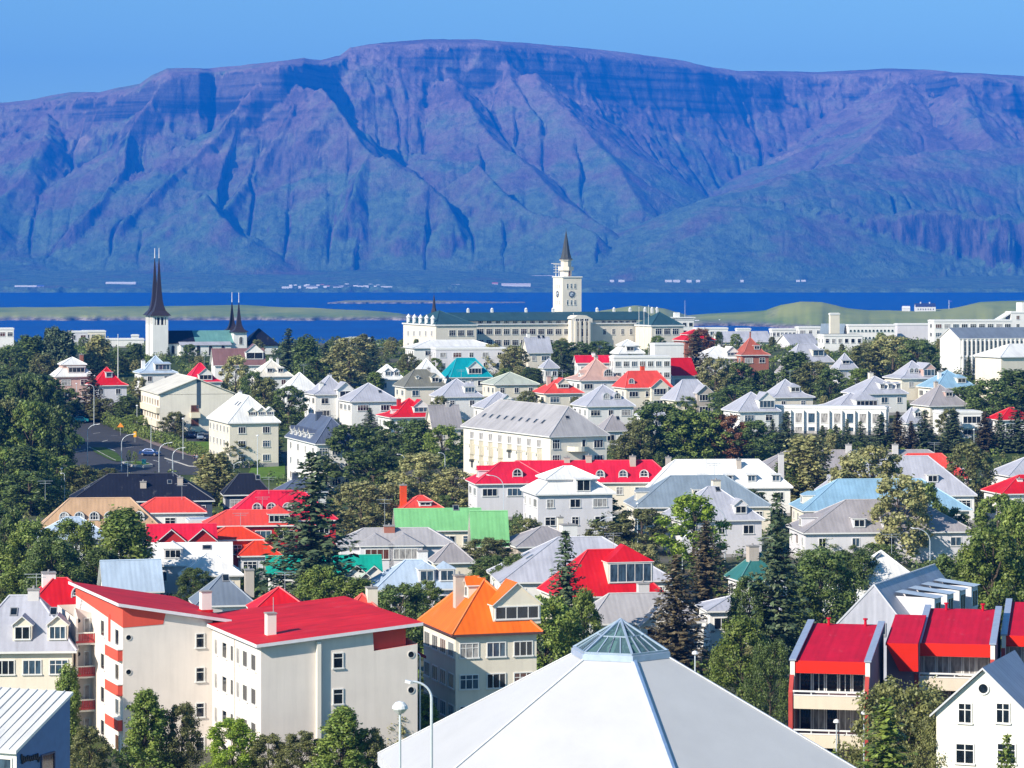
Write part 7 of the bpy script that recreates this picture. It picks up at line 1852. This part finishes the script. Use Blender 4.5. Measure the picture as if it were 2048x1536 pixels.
# hedges: leafy walls with a woody core
def hedge(label, pts, h, th, leaf, group=None):
    rs = np.random.RandomState(len(label) + int(pts[0][0])); P0 = [G(*p) for p in pts]; o = P0[0].copy(); root = empty('hedge', o, 0, label, 'hedge', group)
    C = []; N = []
    mb = MB()
    for A, B in zip(P0[:-1], P0[1:]):
        L = (B - A).length; d = (B - A).normalized(); u = Vector((-d.y, d.x, 0)).normalized(); n_ = int(L * h * 34)
        for q in range(max(1, int(L / 1.2))):
            p = A.lerp(B, (q + .5) / max(1, int(L / 1.2))) - o; p.z = gz(p.y + o.y) - o.z; mb.tube(p, p + Vector((rs.uniform(-.1, .1), 0, h * .7)), .05, .02, 5, 0, False)
        t = rs.rand(n_); a = rs.rand(n_) * 2 * math.pi; r = np.sqrt(rs.uniform(.35, 1.1, n_))
        base = np.array(A)[None] + np.array(B - A)[None] * t[:, None]
        zz = np.interp(base[:, 1], _rows, _rz)
        nx = np.cos(a) * r; nz = np.sin(a) * r
        bumpy = 1 + .18 * np.sin(t * L * 1.7) + .1 * rs.normal(size=n_)
        p = base.copy(); p[:, 0] += u.x * nx * th / 2 * bumpy; p[:, 1] += u.y * nx * th / 2 * bumpy; p[:, 2] = zz + h * .5 + nz * h * .55 * bumpy
        nn = np.stack([u.x * nx, u.y * nx, nz], 1) + rs.normal(size=(n_, 3)) * .5; C.append(p - np.array(o)); N.append(nn / np.linalg.norm(nn, axis=1)[:, None])
    co, f = leaf_quads(np.concatenate(C), np.concatenate(N), .42, rs, .8)
    mb.obj('stems', BARK, root); link('foliage', numesh('foliage', co, f, LEAF[leaf]), root)
hedge("long clipped hedge running along the right side of the road", [(196, 835), (214, 850), (250, 866), (292, 878), (312, 884), (346, 896), (386, 910), (412, 922)], 2.4, 2.2, 'M')
hedge("short dark hedge in front of the parked cars", [(306, 880), (335, 878), (348, 886)], 1.6, 2.4, 'D')
hedge("dark hedge behind the parked cars below the cream office block", [(300, 862), (330, 864), (360, 862), (405, 858)], 1.5, 2.0, 'D')
hedge("hedge below the lawn beside the large white house", [(440, 938), (480, 936), (520, 936)], 1.6, 2.0, 'D')
hedge("dark clipped hedge along the lawn left of the white apartment house", [(505, 934), (535, 932), (562, 930)], 1.8, 2.0, 'D')

# street lamps
LAMP = flat_mat("lamp_steel", (.60, .66, .72), .4, .3, .08); HEAD = flat_mat("lamp_head", (.72, .74, .76), .35)
def lamp(px, top, base, arm, label, kind='curve', group='street lamps', headrow=None, Y=None, name='street_lamp', cat='street lamp'):
    """arm: head's pixel offset from the pole"""
    Y = Y or y_for(base); zg = gz(Y); h = zat(top, Y) - zg; s = Y / F; ax = arm * s
    root = empty(name, (xat(px, Y), Y, zg), 0, label, cat, group)
    mb = MB(); r = .07 if kind != 'big' else .075
    if kind == 'straight':
        mb.tube((0, 0, -1), (0, 0, h), r * 1.2, r * .7, 8); mb.obj('pole', LAMP, root)
        mb = MB(); mb.lathe([(.0, h + .28), (.2, h + .2), (.26, h), (.0, h - .02)], 10); mb.obj('lamp_head', HEAD, root); return root
    if kind == 'globe':
        mb.tube((0, 0, -1), (0, 0, h - .5), .075, .06, 8); mb.obj('pole', LAMP, root)
        mb = MB(); mb.lathe([(0, h), (.2, h - .05), (.36, h - .22), (.40, h - .36), (.36, h - .42), (.2, h - .6), (.0, h - .66)], 14); mb.obj('lamp_head', HEAD, root); return root
    if kind == 'double':
        mb.tube((0, 0, -1), (0, 0, h - .4), r, r * .8, 8)
        for sx in (-1, 1): mb.path([(0, 0, h - .5), (sx * .7, 0, h - .1), (sx * 1.1, 0, h)], .05)
        mb.obj('pole', LAMP, root)
        for sx in (-1, 1): q = MB(); q.box(-.3, -.14, -.06, .3, .14, .06); o = q.obj('lamp_head', HEAD, root, (sx * 1.25, 0, h)); o.rotation_euler = (0, -.15 * sx, 0)
        return root
    rb = abs(ax); hb = h - rb * .75; sg = 1 if ax > 0 else -1
    pts = [(0, 0, -1), (0, 0, hb * .5), (0, 0, hb)] + [(sg * rb * .82 * (1 - math.cos(t)), 0, hb + rb * .75 * math.sin(t) * .96) for t in (math.pi / 2 * k / 7 for k in range(1, 8))]
    mb.path(pts, [r * 1.25, r * 1.05, r * .95] + [r * .8] * 7, 8); mb.obj('pole', LAMP, root)
    mb = MB(); L = max(.42, rb * .28)
    for (x0, x1, w0, w1, t) in ((0, .35, .09, .16, .12), (.35, 1.0, .16, .12, .14)):
        a = [(x0 * L, -w0, 0), (x1 * L, -w1, 0), (x1 * L, w1, 0), (x0 * L, w0, 0)]; mb.slab([(p[0] * 1.0, p[1], p[2] + .12) for p in a], t)
    o = mb.obj('lamp_head', HEAD, root, (sg * rb * .8, 0, h - .14)); o.rotation_euler = (0, -.22, 0 if sg > 0 else math.pi)
    return root
lamp(175, 848, 939, 23, "tall curved lamp at the left kerb of the junction"); lamp(243, 868, 943, 26, "curved lamp at the traffic island's left end"); lamp(318, 885, 945, 25, "curved lamp right of the traffic island")
lamp(345, 895, 945, 24, "curved lamp before the long roadside hedge"); lamp(188, 768, 852, -14, "curved lamp beside the bare branched spruce"); lamp(67, 732, 768, -22, "curved lamp over the far left wood")
lamp(153, 768, 816, 0, "straight post left of the bare branched spruce", 'straight'); lamp(35, 722, 755, 0, "straight post in the far left wood", 'straight')
lamp(366, 838, 919, 0, "straight pale post on the lawn before the parked cars", 'straight'); lamp(302, 838, 896, 0, "dark straight post in the roadside hedge", 'straight'); lamp(320, 838, 874, 0, "thin post before the cream office block", 'straight'); lamp(274, 812, 858, 0, "thin post under the cream office block's balconies", 'straight')
lamp(266, 702, 738, 0, "thin pale post left of the church tower", 'straight'); lamp(515, 872, 968, 0, "straight post at the corner of the large white house", 'straight'); lamp(468, 924, 948, 0, "double headed lamp on the lawn", 'double')
lamp(123, 938, 1004, 0, "straight lamp in front of the left wood, left of a pair", 'straight'); lamp(129, 946, 1006, -5, "curved lamp in front of the left wood, right of a pair")
lamp(1407, 882, 925, 18, "curved lamp in front of the mid wood"); lamp(1190, 1034, 1095, 38, "curved lamp on the broad lilac blue roof's far side"); lamp(1275, 1008, 1090, 0, "straight post above the broad lilac blue roof", 'straight')
lamp(1365, 1058, 1140, 38, "curved lamp in front of the bright green round tree"); lamp(1450, 1012, 1125, -38, "tall curved lamp arching left over the bright green round tree"); lamp(1007, 950, 1075, -32, "tall curved lamp arching left before the crimson hip", Y=470)
lamp(1495, 890, 922, 0, "thin post right of the mid wood", 'straight'); lamp(1840, 876, 905, 0, "short post in front of the spruce row", 'straight'); lamp(1948, 860, 912, 0, "post right of the deep balconies", 'straight')
lamp(1860, 1056, 1150, -36, "curved lamp in front of the teal roof"); lamp(642, 949, 985, 30, "lamp arm reaching out beside the very tall spruce"); lamp(758, 966, 1010, 30, "lamp arm reaching out of the sage trees"); lamp(809, 908, 945, -14, "small lamp in the dark trees left of the cream block")
lamp(890, 905, 945, -12, "thin curved lamp at the cream block's left foot")
lamp(863, 1362, 1640, -46, "big foreground lamp with curved neck before the white pavilion", 'big', Y=150); lamp(800, 1402, 1640, 0, "foreground lamp with round white head beside the pavilion's corner", 'globe', Y=148); lamp(840, 1306, 1500, -10, "lamp at the right end of the apartment block", Y=256)
lamp(1728, 1428, 1570, 0, "pale post lamp in front of the terrace balconies", 'straight', Y=222); lamp(1673, 1445, 1560, 0, "thin lamp with a dark cone shade at the terrace's lower balcony", 'straight', Y=228); lamp(1390, 1308, 1420, 0, "small white lamp behind the pavilion's right edge", 'straight', Y=240)
# flagpoles and radio masts
def mast(px, top, base, label, name='flagpole', cat='flagpole', r=.09, Y=None, ball=True):
    Y = Y or y_for(base); zg = gz(Y); h = zat(top, Y) - zg; root = empty(name, (xat(px, Y), Y, zg), 0, label, cat)
    mb = MB(); mb.tube((0, 0, -1), (0, 0, h), r, r * .6, 8); mb.obj('pole', WHT, root)
    mb = MB(); mb.lathe([(0, h - .02), (.16, h + .1), (0, h + .28)], 8); mb.obj('finial', WHT, root)
mast(236, 670, 757, "white flagpole standing left of the church tower", r=.14); mast(1147, 628, 716, "white flagpole in front of the college stair block"); mast(1297, 612, 716, "tall white flagpole at the college's right wing"); mast(1288, 624, 716, "shorter flagpole left of the tall one at the college's right wing"); mast(1278, 616, 716, "thin flagpole leftmost of three at the college's right wing")

# cars
def car(px, row, label, paint_c, rot, group=None, Y=None):
    p = G(px, row); root = empty('parked_car' if group else 'car', (p.x, p.y, p.z + .08), R(rot), label, 'car', group)
    body = nt("car_paint")[0]; bb = body.node_tree.nodes['Principled BSDF']; setc(bb.inputs['Base Color'], paint_c); bb.inputs['Roughness'].default_value = .25; bb.inputs['Metallic'].default_value = .25; bb.inputs['Coat Weight'].default_value = .6
    prof = [(-2.1, .35), (-2.15, .62), (-2.0, .86), (-1.25, .93), (-.62, 1.40), (.75, 1.44), (1.45, .98), (2.05, .90), (2.12, .6), (2.08, .35)]
    mb = MB(); hw = .84
    def half(z): return hw if z < 1.0 else hw - .16
    for (a, b_) in zip(prof, prof[1:] + prof[:1]):
        mb.face([(a[0], -half(a[1]), a[1]), (b_[0], -half(b_[1]), b_[1]), (b_[0], half(b_[1]), b_[1]), (a[0], half(a[1]), a[1])])
    lo = [q for q in prof if q[1] < 1.0]; 
    for s in (-1, 1):
        f = [(x, s * half(z), z) for x, z in lo]; mb.face(f if s > 0 else f[::-1])
        f = [(-1.25, s * hw, .93), (-.62, s * half(1.4), 1.40), (.75, s * half(1.44), 1.44), (1.45, s * hw, .98)]; mb.face(f if s > 0 else f[::-1])
    bo = mb.obj('body', body, root)
    mb = MB(); e = .012
    for s in (-1, 1):
        f = [(-1.02, s * (hw - .02 + e), .98), (-.58, s * (half(1.4) + .02 + e), 1.33), (.70, s * (half(1.4) + .02 + e), 1.37), (1.22, s * (hw - .02 + e), 1.0)]; mb.face(f if s > 0 else f[::-1])
    mb.face([(-1.22, -.66, .965), (-.66, -.6, 1.39), (-.66, .6, 1.39), (-1.22, .66, .965)]); mb.face([(1.40, .66, 1.025), (.80, .6, 1.43), (.80, -.6, 1.43), (1.40, -.66, 1.025)])
    mb.obj('window', glass_mat('dark'), root)
    for x in (-1.3, 1.32):
        for s in (-1, 1):
            w = MB(); w.lathe([(.0, -.1), (.31, -.1), (.33, 0), (.31, .1), (0, .1)], 14); wo = w.obj('wheel', flat_mat("tyre_rubber", (.015, .015, .016), .8), root, (x, s * .80, .33)); wo.rotation_euler = (R(90), 0, 0)
            w = MB(); w.lathe([(.0, -.115), (.19, -.105), (.19, .105), (0, .115)], 12); w.obj('rim', flat_mat("wheel_rim", (.5, .5, .52), .3, .7), wo)
    for s in (-1, 1): q = MB(); q.box(-2.14, s * .58 - .16, .62, -2.05, s * .58 + .16, .76); q.obj('headlight', flat_mat("headlight_lens", (.8, .8, .8), .1), root)
car(160, 833, "pale green estate car at the far end of the road", (.55, .62, .52), 0); car(158, 846, "turquoise car half hidden by the left wood on the road", (.03, .32, .36), 10); car(300, 912, "dark blue car driving on the road beside the hedge", (.02, .06, .20), 165)
car(414, 882, "black car facing the road in the little car park", (.02, .025, .04), 100, 'cars in the little car park'); car(436, 880, "dark car right of the black one, beside the white house wall", (.02, .02, .03), 100, 'cars in the little car park') if False else None
car(402, 880, "silver blue car left of the black one in the car park", (.25, .32, .42), 95, 'cars in the little car park'); car(384, 876, "dark blue car at the left of the little car park", (.03, .05, .12), 95, 'cars in the little car park')

# road signs
def sign(px, top, base, label, tri=True, c=(.85, .30, .02)):
    Y = y_for(base); zg = gz(Y); h = zat(top, Y) - zg; root = empty('road_sign', (xat(px, Y), Y, zg), 0, label, 'road sign')
    mb = MB(); mb.tube((0, .06, -.5), (0, .06, h), .05, .05, 6); mb.obj('post', STEEL, root)
    mb = MB(); s = .75
    if tri: mb.prism([(-s, -s * .55), (s, -s * .55), (0, s * .75)], -.03, .03)
    else: mb.prism([(-.3, -.6), (.3, -.6), (.3, .6), (-.3, .6)], -.03, .03)
    o = mb.obj('sign_plate', flat_mat("sign_yellow", c, .5), root, (0, 0, h - .6)); o.rotation_euler = (R(90), 0, 0)
sign(241, 845, 871, "orange triangular warning sign beside the hedge"); sign(270, 863, 885, "small upright amber sign above the pavement", False, (.9, .45, .02)); sign(407, 909, 927, "small orange sign at the hedge's near end", True); sign(176, 818, 834, "amber sign at the far end of the road", False, (.85, .4, .03))
def litter_bin():
    p = G(288, 932); root = empty('bin', (p.x, p.y, p.z + .3), 0, "teal utility box on the traffic island", 'utility box')
    mb = MB(); mb.box(-.4, -.3, -.3, .4, .3, .95); mb.obj('cabinet', flat_mat("teal_paint", (.02, .22, .28), .5), root); mb = MB(); mb.box(-.46, -.36, .95, .46, .36, 1.03); mb.obj('lid', flat_mat("teal_lid", (.03, .28, .34), .5), root)
litter_bin()

# people: one skinned body each, clothing as children shaped from the same skeleton
def person(px, row, label, coat, legs, rot=0, stride=.18):
    p = G(px, row); root = empty('person', (p.x, p.y, p.z + .1), R(rot), label, 'person')
    J = [(0, 0, .95, .13), (0, 0, 1.18, .13), (0, 0, 1.42, .15), (0, 0, 1.53, .06), (0, -.02, 1.66, .10), (0, -.01, 1.74, .09),
         (.19, 0, 1.40, .06), (.24, .04, 1.14, .045), (.22, -.08, .92, .035), (.22, -.11, .84, .03), (-.19, 0, 1.40, .06), (-.24, -.04, 1.14, .045), (-.22, .06, .92, .035), (-.22, .05, .84, .03),
         (.10, 0, .88, .09), (.10, -stride * .4, .48, .065), (.10, -stride, .08, .045), (.10, -stride - .13, .03, .035), (-.10, 0, .88, .09), (-.10, stride * .5, .48, .065), (-.10, stride, .08, .045), (-.10, stride - .13, .03, .035)]
    E = [(0, 1), (1, 2), (2, 3), (3, 4), (4, 5), (2, 6), (6, 7), (7, 8), (8, 9), (2, 10), (10, 11), (11, 12), (12, 13), (0, 14), (14, 15), (15, 16), (16, 17), (0, 18), (18, 19), (19, 20), (20, 21)]
    def skin(name, idx, grow, m, parent):
        mp_ = {q: k for k, q in enumerate(idx)}
        me = bpy.data.meshes.new(name); me.from_pydata([J[q][:3] for q in idx], [(mp_[a], mp_[b]) for a, b in E if a in mp_ and b in mp_], []); me.materials.append(m)
        o = link(name, me, parent); o.modifiers.new('skin', 'SKIN'); me.skin_vertices.new() if not me.skin_vertices else None
        for k, q in enumerate(idx): sv = me.skin_vertices[0].data[k]; sv.radius = (J[q][3] * grow, J[q][3] * grow); sv.use_root = (k == 0)
        s = o.modifiers.new('sub', 'SUBSURF'); s.levels = 1; s.render_levels = 1
        return o
    b_ = skin('body', list(range(len(J))), 1.0, flat_mat("skin", (.55, .34, .25), .6), root)
    skin('coat', [0, 1, 2, 6, 7, 8, 10, 11, 12, 14, 18], 1.22, flat_mat("coat_cloth", coat, .85), b_); skin('trousers', [14, 15, 16, 0, 18, 19, 20], 1.25, flat_mat("trouser_cloth", legs, .85), b_)
    mb = MB(); mb.lathe([(0, 1.86), (.08, 1.84), (.115, 1.76), (.11, 1.68), (.09, 1.62)], 10); mb.obj('hair', flat_mat("hair", (.05, .035, .025), .7), b_)
person(176, 838, "person in a dark red coat standing beside the pale green car", (.22, .02, .03), (.03, .03, .05)); person(389, 926, "person in a dark jacket walking at the hedge's near end, left of two", (.02, .03, .08), (.05, .05, .08), 20); person(394, 926, "person in a pale blue jacket walking at the hedge's near end, right of two", (.30, .38, .48), (.03, .04, .08), 20)

# ------------------------------------------------------------------ far shore and island buildings
def hut(px, row, Y, wpx, hpx, label, roofc=None, wallc=(.80, .78, .76), group=None, name='farm_building', zb=None):
    if Y > 9000:            # stand on the coastal plain: find where the plain is seen in this row
        lo, hi = 9862.0, 11200.0
        for _ in range(40):
            m = (lo + hi) / 2
            if zat(row, m) < 13 + (m - 9850) / 900 * 42: hi = m
            else: lo = m
        Y = lo if row < 576 else 9862.0
    s = Y / F; w, h = wpx * s, hpx * s; z = 13 + (Y - 9850) / 900 * 42 + .5 if Y > 9000 else zat(row, Y)
    root = empty(name, (xat(px, Y), Y, z), 0, label, 'building', group); d = max(8.0, min(w * .5, 22)); hr = h * .42
    mb = MB(); mb.box(-w / 2, -d / 2, -14, w / 2, d / 2, h - hr); mb.obj('wall', wall_mat(wallc), root)
    mb = MB(); o = .3
    mb.face([(-w / 2 - o, -d / 2 - o, h - hr), (w / 2 + o, -d / 2 - o, h - hr), (w / 2 + o, 0, h), (-w / 2 - o, 0, h)]); mb.face([(w / 2 + o, d / 2 + o, h - hr), (-w / 2 - o, d / 2 + o, h - hr), (-w / 2 - o, 0, h), (w / 2 + o, 0, h)])
    for x in (-w / 2, w / 2): f = [(x, -d / 2, h - hr), (x, d / 2, h - hr), (x, 0, h - .02)]; mb.face(f if x > 0 else f[::-1], 1)
    mb.face([(-w / 2 - o, d / 2 + o, h - hr), (w / 2 + o, d / 2 + o, h - hr), (w / 2 + o, -d / 2 - o, h - hr), (-w / 2 - o, -d / 2 - o, h - hr)], 1)
    mb.obj('roof', [flat_mat("far_roof", roofc or (.80, .79, .77), .6), wall_mat(wallc)], root)
    return root
hut(52, 576, 10000, 44, 5.5, "long white farm hall on the far shore at the left"); hut(81, 576, 10010, 14, 6, "dark blue gabled end beside the long white farm hall", (.08, .12, .3), (.5, .5, .6)); hut(105, 558, 10700, 9, 4, "tiny white farmhouse alone on the far slope at the left")
hut(242, 570, 10150, 60, 6, "long white hall on the far shore left of the twin spires"); hut(400, 569, 10250, 16, 3, "small white shed in the dark green field on the far shore")
rs_ = random.Random(4)
for k in range(26):
    px = 576 + k * 8.3 + rs_.uniform(-3, 3); big = 0 if k % 6 else 1
    hut(px, 577 - (k % 3) * 2.2 + rs_.uniform(-1, 1), 10050 + (k % 3) * 160, rs_.uniform(5, 10) + big * 14, rs_.uniform(3, 5), "small white house of the village on the far shore", rs_.choice([(.8, .79, .77)] * 3 + [(.45, .2, .16), (.3, .3, .36)]), group='village houses on the far shore')
hut(768, 574, 10150, 52, 3.5, "long low white hall at the village's right end on the far shore"); hut(902, 574, 10100, 34, 5, "white farm hall on the far shore above the dark spirelet"); hut(1032, 573, 10150, 58, 6, "long pinkish white hall on the far shore left of the clock tower", (.72, .62, .62)); hut(1085, 555, 10800, 46, 4, "white hall higher on the far slope beside the clock tower", (.75, .68, .68)); hut(990, 571, 10120, 12, 6, "small red roofed house by the pinkish hall on the far shore", (.45, .12, .1))
for px, w in ((1224, 8), (1243, 12), (1337, 14), (1353, 14), (1378, 10), (1396, 8), (1484, 6), (1596, 7), (1607, 9)):
    hut(px, 564, 10400, w, 4, "small white farm building on the far shore right of the clock tower", group='farm buildings right of the clock tower')
hut(1841, 549, 10900, 11, 4, "tiny white house high on the far slope at the right"); hut(1371, 536, 11000, 16, 3, "pink roofed shed high on the far slope", (.6, .35, .32))
# the island's manor and little church
Yi = 4640
hut(1850, 623.5, Yi, 40, 17, "white manor house with dark hip roof and two chimneys on the island", (.03, .04, .10), name='manor_house'); hut(1812, 623, Yi, 15, 11, "small white church on the island beside the manor")
for o_, lb in ((COL.objects[-1].parent, None),): pass
mr = [o for o in COL.objects if o.name == 'manor_house'][0]; s_ = Yi / F
for sx in (-9, 9): chimney(mr, sx * s_, 0, 11 * s_, 19.5 * s_, 1.6, W_)
for k in range(7): add_window(mr, (-15 + 5 * k) * s_, -max(8.0, min(40 * s_ * .5, 22)) / 2 - .02, 3.5 * s_, 'f', 1.6, 2.4, 2, 1, 'dark')
def isle_pole():
    z = zat(618, 4700); root = empty('flagpole', (xat(1898, 4700), 4700, z), 0, "flagpole with blue flag on the island hill", 'flagpole'); h = 18 * 4700 / F
    mb = MB(); mb.tube((0, 0, -4), (0, 0, h), .5, .35, 6); mb.obj('pole', WHT, root)
    mb = MB(); mb.slab([(.4, -.1, h - .5), (4.2, -.1, h - .8), (4.2, .1, h - .8), (.4, .1, h - .5)], 2.6); mb.obj('flag', flat_mat("flag_blue", (.05, .08, .40), .7), root)
isle_pole()
hut(1394, 646, 4560, 8, 6, "white shed on the island shore behind the tower block"); hut(1439, 648, 4570, 2.5, 9, "white beacon post on the island shore")
# ================================================================== GARDEN GREENERY BETWEEN THE HOUSES
def gardens():
    bpy.context.view_layer.update()
    X0, X1, YA, YB, cs = -230, 230, 230, 1000, 1.0
    occ = np.zeros((int((YB - YA) / cs), int((X1 - X0) / cs)), bool)
    gyy, gxx = np.mgrid[0:occ.shape[0], 0:occ.shape[1]]; gx, gy_ = X0 + (gxx + .5) * cs, YA + (gyy + .5) * cs
    def fill(pts, pad):
        c = [sum(p[k] for p in pts) / 4 for k in (0, 1)]
        m = np.ones(occ.shape, bool)
        for a, b in zip(pts, pts[1:] + pts[:1]):
            nx, ny = b[1] - a[1], -(b[0] - a[0]); L = math.hypot(nx, ny) + 1e-9; nx, ny = nx / L, ny / L
            if (c[0] - a[0]) * nx + (c[1] - a[1]) * ny > 0: nx, ny = -nx, -ny
            m &= ((gx - a[0]) * nx + (gy_ - a[1]) * ny) < pad
        np.logical_or(occ, m, out=occ)
    hs = []
    for o in COL.objects:
        st = o.name.split('.')[0]
        if o.type != 'MESH' or o.parent is None: continue
        if st in ('wall', 'wing', 'main_wall', 'nave_wall', 'aisle_wall', 'choir_wall', 'stair_block', 'tower', 'stair_annex', 'bay'):
            if o.parent.name.startswith(('hall', 'house', 'building', 'apartment', 'office', 'school', 'college', 'church', 'terrace', 'pavilion', 'tower', 'chimney')):
                b = [o.matrix_world @ Vector(q) for q in o.bound_box]
                if min(p.y for p in b) > YB or st == 'wall' and 'pavilion' in o.parent.name and False: continue
                fill([(b[k].x, b[k].y) for k in (0, 3, 7, 4)], .9)
                if st == 'wall': hs.append((o.parent.get('label', ''), o.parent.matrix_world.translation.copy()))
    # road, pavement and lawns stay open
    for row, a, b in ((828, 140, 212), (845, 120, 232), (862, 105, 268), (880, 95, 308), (898, 92, 372), (915, 92, 432), (930, 120, 440), (946, 160, 470)): pass
    rr = [(y_for(r), xat(a, y_for(r)), xat(b, y_for(r))) for r, a, b in ((826, 145, 210), (845, 122, 230), (862, 106, 266), (880, 96, 420), (898, 92, 425), (915, 92, 440), (930, 124, 445), (951, 165, 475))]; rr.sort()
    yy = [q[0] for q in rr]
    occ[(gy_ > yy[0]) & (gy_ < yy[-1]) & (gx > np.interp(gy_, yy, [q[1] for q in rr])) & (gx < np.interp(gy_, yy, [q[2] for q in rr]))] = True
    occ[(gy_ > y_for(960)) & (gy_ < y_for(926)) & (gx > xat(488, 590)) & (gx < xat(572, 590))] = True
    u = gx / gy_ * F + 1024
    free = ~occ & (u > -40) & (u < 2090); wide = np.argwhere(~occ & (u > -330) & (u < 2380))
    rs = np.random.RandomState(9)
    cells = np.argwhere(free)
    # ground cover: shrubs, brambles and low hedges nobody could count, one object per leaf colour
    for name_, lf, cnt in (('undergrowth', 'D', 2300), ('undergrowth', 'O', 800), ('undergrowth', 'M', 1500)):
        C = []; N = []; pick = wide[rs.randint(0, len(wide), int(cnt * 1.5))]
        for r, c in pick:
            x, y = X0 + (c + rs.rand()) * cs, YA + (r + rs.rand()) * cs; h = rs.uniform(.7, 2.3); w = rs.uniform(.8, 1.7); k = 46
            d = rs.normal(size=(k, 3)); d /= np.linalg.norm(d, axis=1)[:, None]; rad = rs.uniform(.45, 1.05, k)[:, None]
            C.append(np.array([x, y, gz(y) + h * .42]) + d * rad * np.array([w, w, h * .62])); nn = d + rs.normal(size=(k, 3)) * .5; N.append(nn / np.linalg.norm(nn, axis=1)[:, None])
        co, f = leaf_quads(np.concatenate(C), np.concatenate(N), .52, rs, .8)
        tag(link(name_, numesh(name_, co, f, LEAF[lf])), None, None, kind='stuff')
    # garden trees, each named by the house it stands next to
    def short(lb):
        for w in (' with ', ' behind ', ' beside ', ' in front', ' below ', ' above ', ' under ', ' between ', ' left of', ' right of', ' half ', ' right behind', ' peeping', ' wedged', ' surrounding', ' before ', ' facing', ', ', ' at the', ' showing', ' partly', ' directly', ' and '):
            if w in lb: lb = lb[:lb.index(w)]
        return ' '.join(lb.split()[:8])
    seen = set(); made = 0
    hp = [(lb, p, 1024 + F * p.x / p.y) for lb, p in hs if lb and 'pavilion' not in lb]
    cnts = {}
    for lb, _, _ in hp: cnts[short(lb)] = cnts.get(short(lb), 0) + 1
    for r, c in cells[rs.permutation(len(cells))]:
        if made >= 120: break
        y = YA + (r + .5) * cs; x = X0 + (c + .5) * cs; px = 1024 + F * x / y
        if y > 950 or y < 300 or occ[max(0, r - 2):r + 3, max(0, c - 2):c + 3].any() or px < 120 and y > 520: continue
        if rs.rand() > (y / 900.0): continue
        lb, p, hx = min(hp, key=lambda q: (q[1].x - x) ** 2 + (q[1].y - y) ** 2)
        if cnts[short(lb)] > 1: continue
        side = 'before' if y < p.y - 6 else ('behind' if y > p.y + 6 else ('left of' if x < p.x else 'right of'))
        lf = rs.choice(['D', 'D', 'M', 'M', 'O', 'S', 'C']); kd = 'spruce' if lf == 'C' else rs.choice(['round', 'round', 'column', 'spread', 'thin'])
        desc = {'D': 'dark', 'M': 'green', 'O': 'olive', 'S': 'sage', 'C': 'dark'}[lf] + ' ' + {'round': 'round garden tree', 'column': 'upright garden tree', 'spread': 'spreading garden bush', 'thin': 'airy garden tree', 'spruce': 'garden spruce'}[kd]
        t = "%s %s the %s" % (desc, side, short(lb))
        if t in seen or len(t.split()) > 16: continue
        seen.add(t); made += 1
        h = rs.uniform(3.0, 6.0) * (.7 if kd == 'spread' else 1.15 if kd == 'spruce' else 1); w = h * {'round': .85, 'column': .5, 'spread': 1.25, 'thin': .75, 'spruce': .5}[kd]
        top = Y0 + F * (H0 - gz(y) - h) / y
        tree(px, top, 0, w * F / y, lf, str(kd), t, None, Y=float(y))
        occ[max(0, r - 2):r + 3, max(0, c - 2):c + 3] = True
gardens()
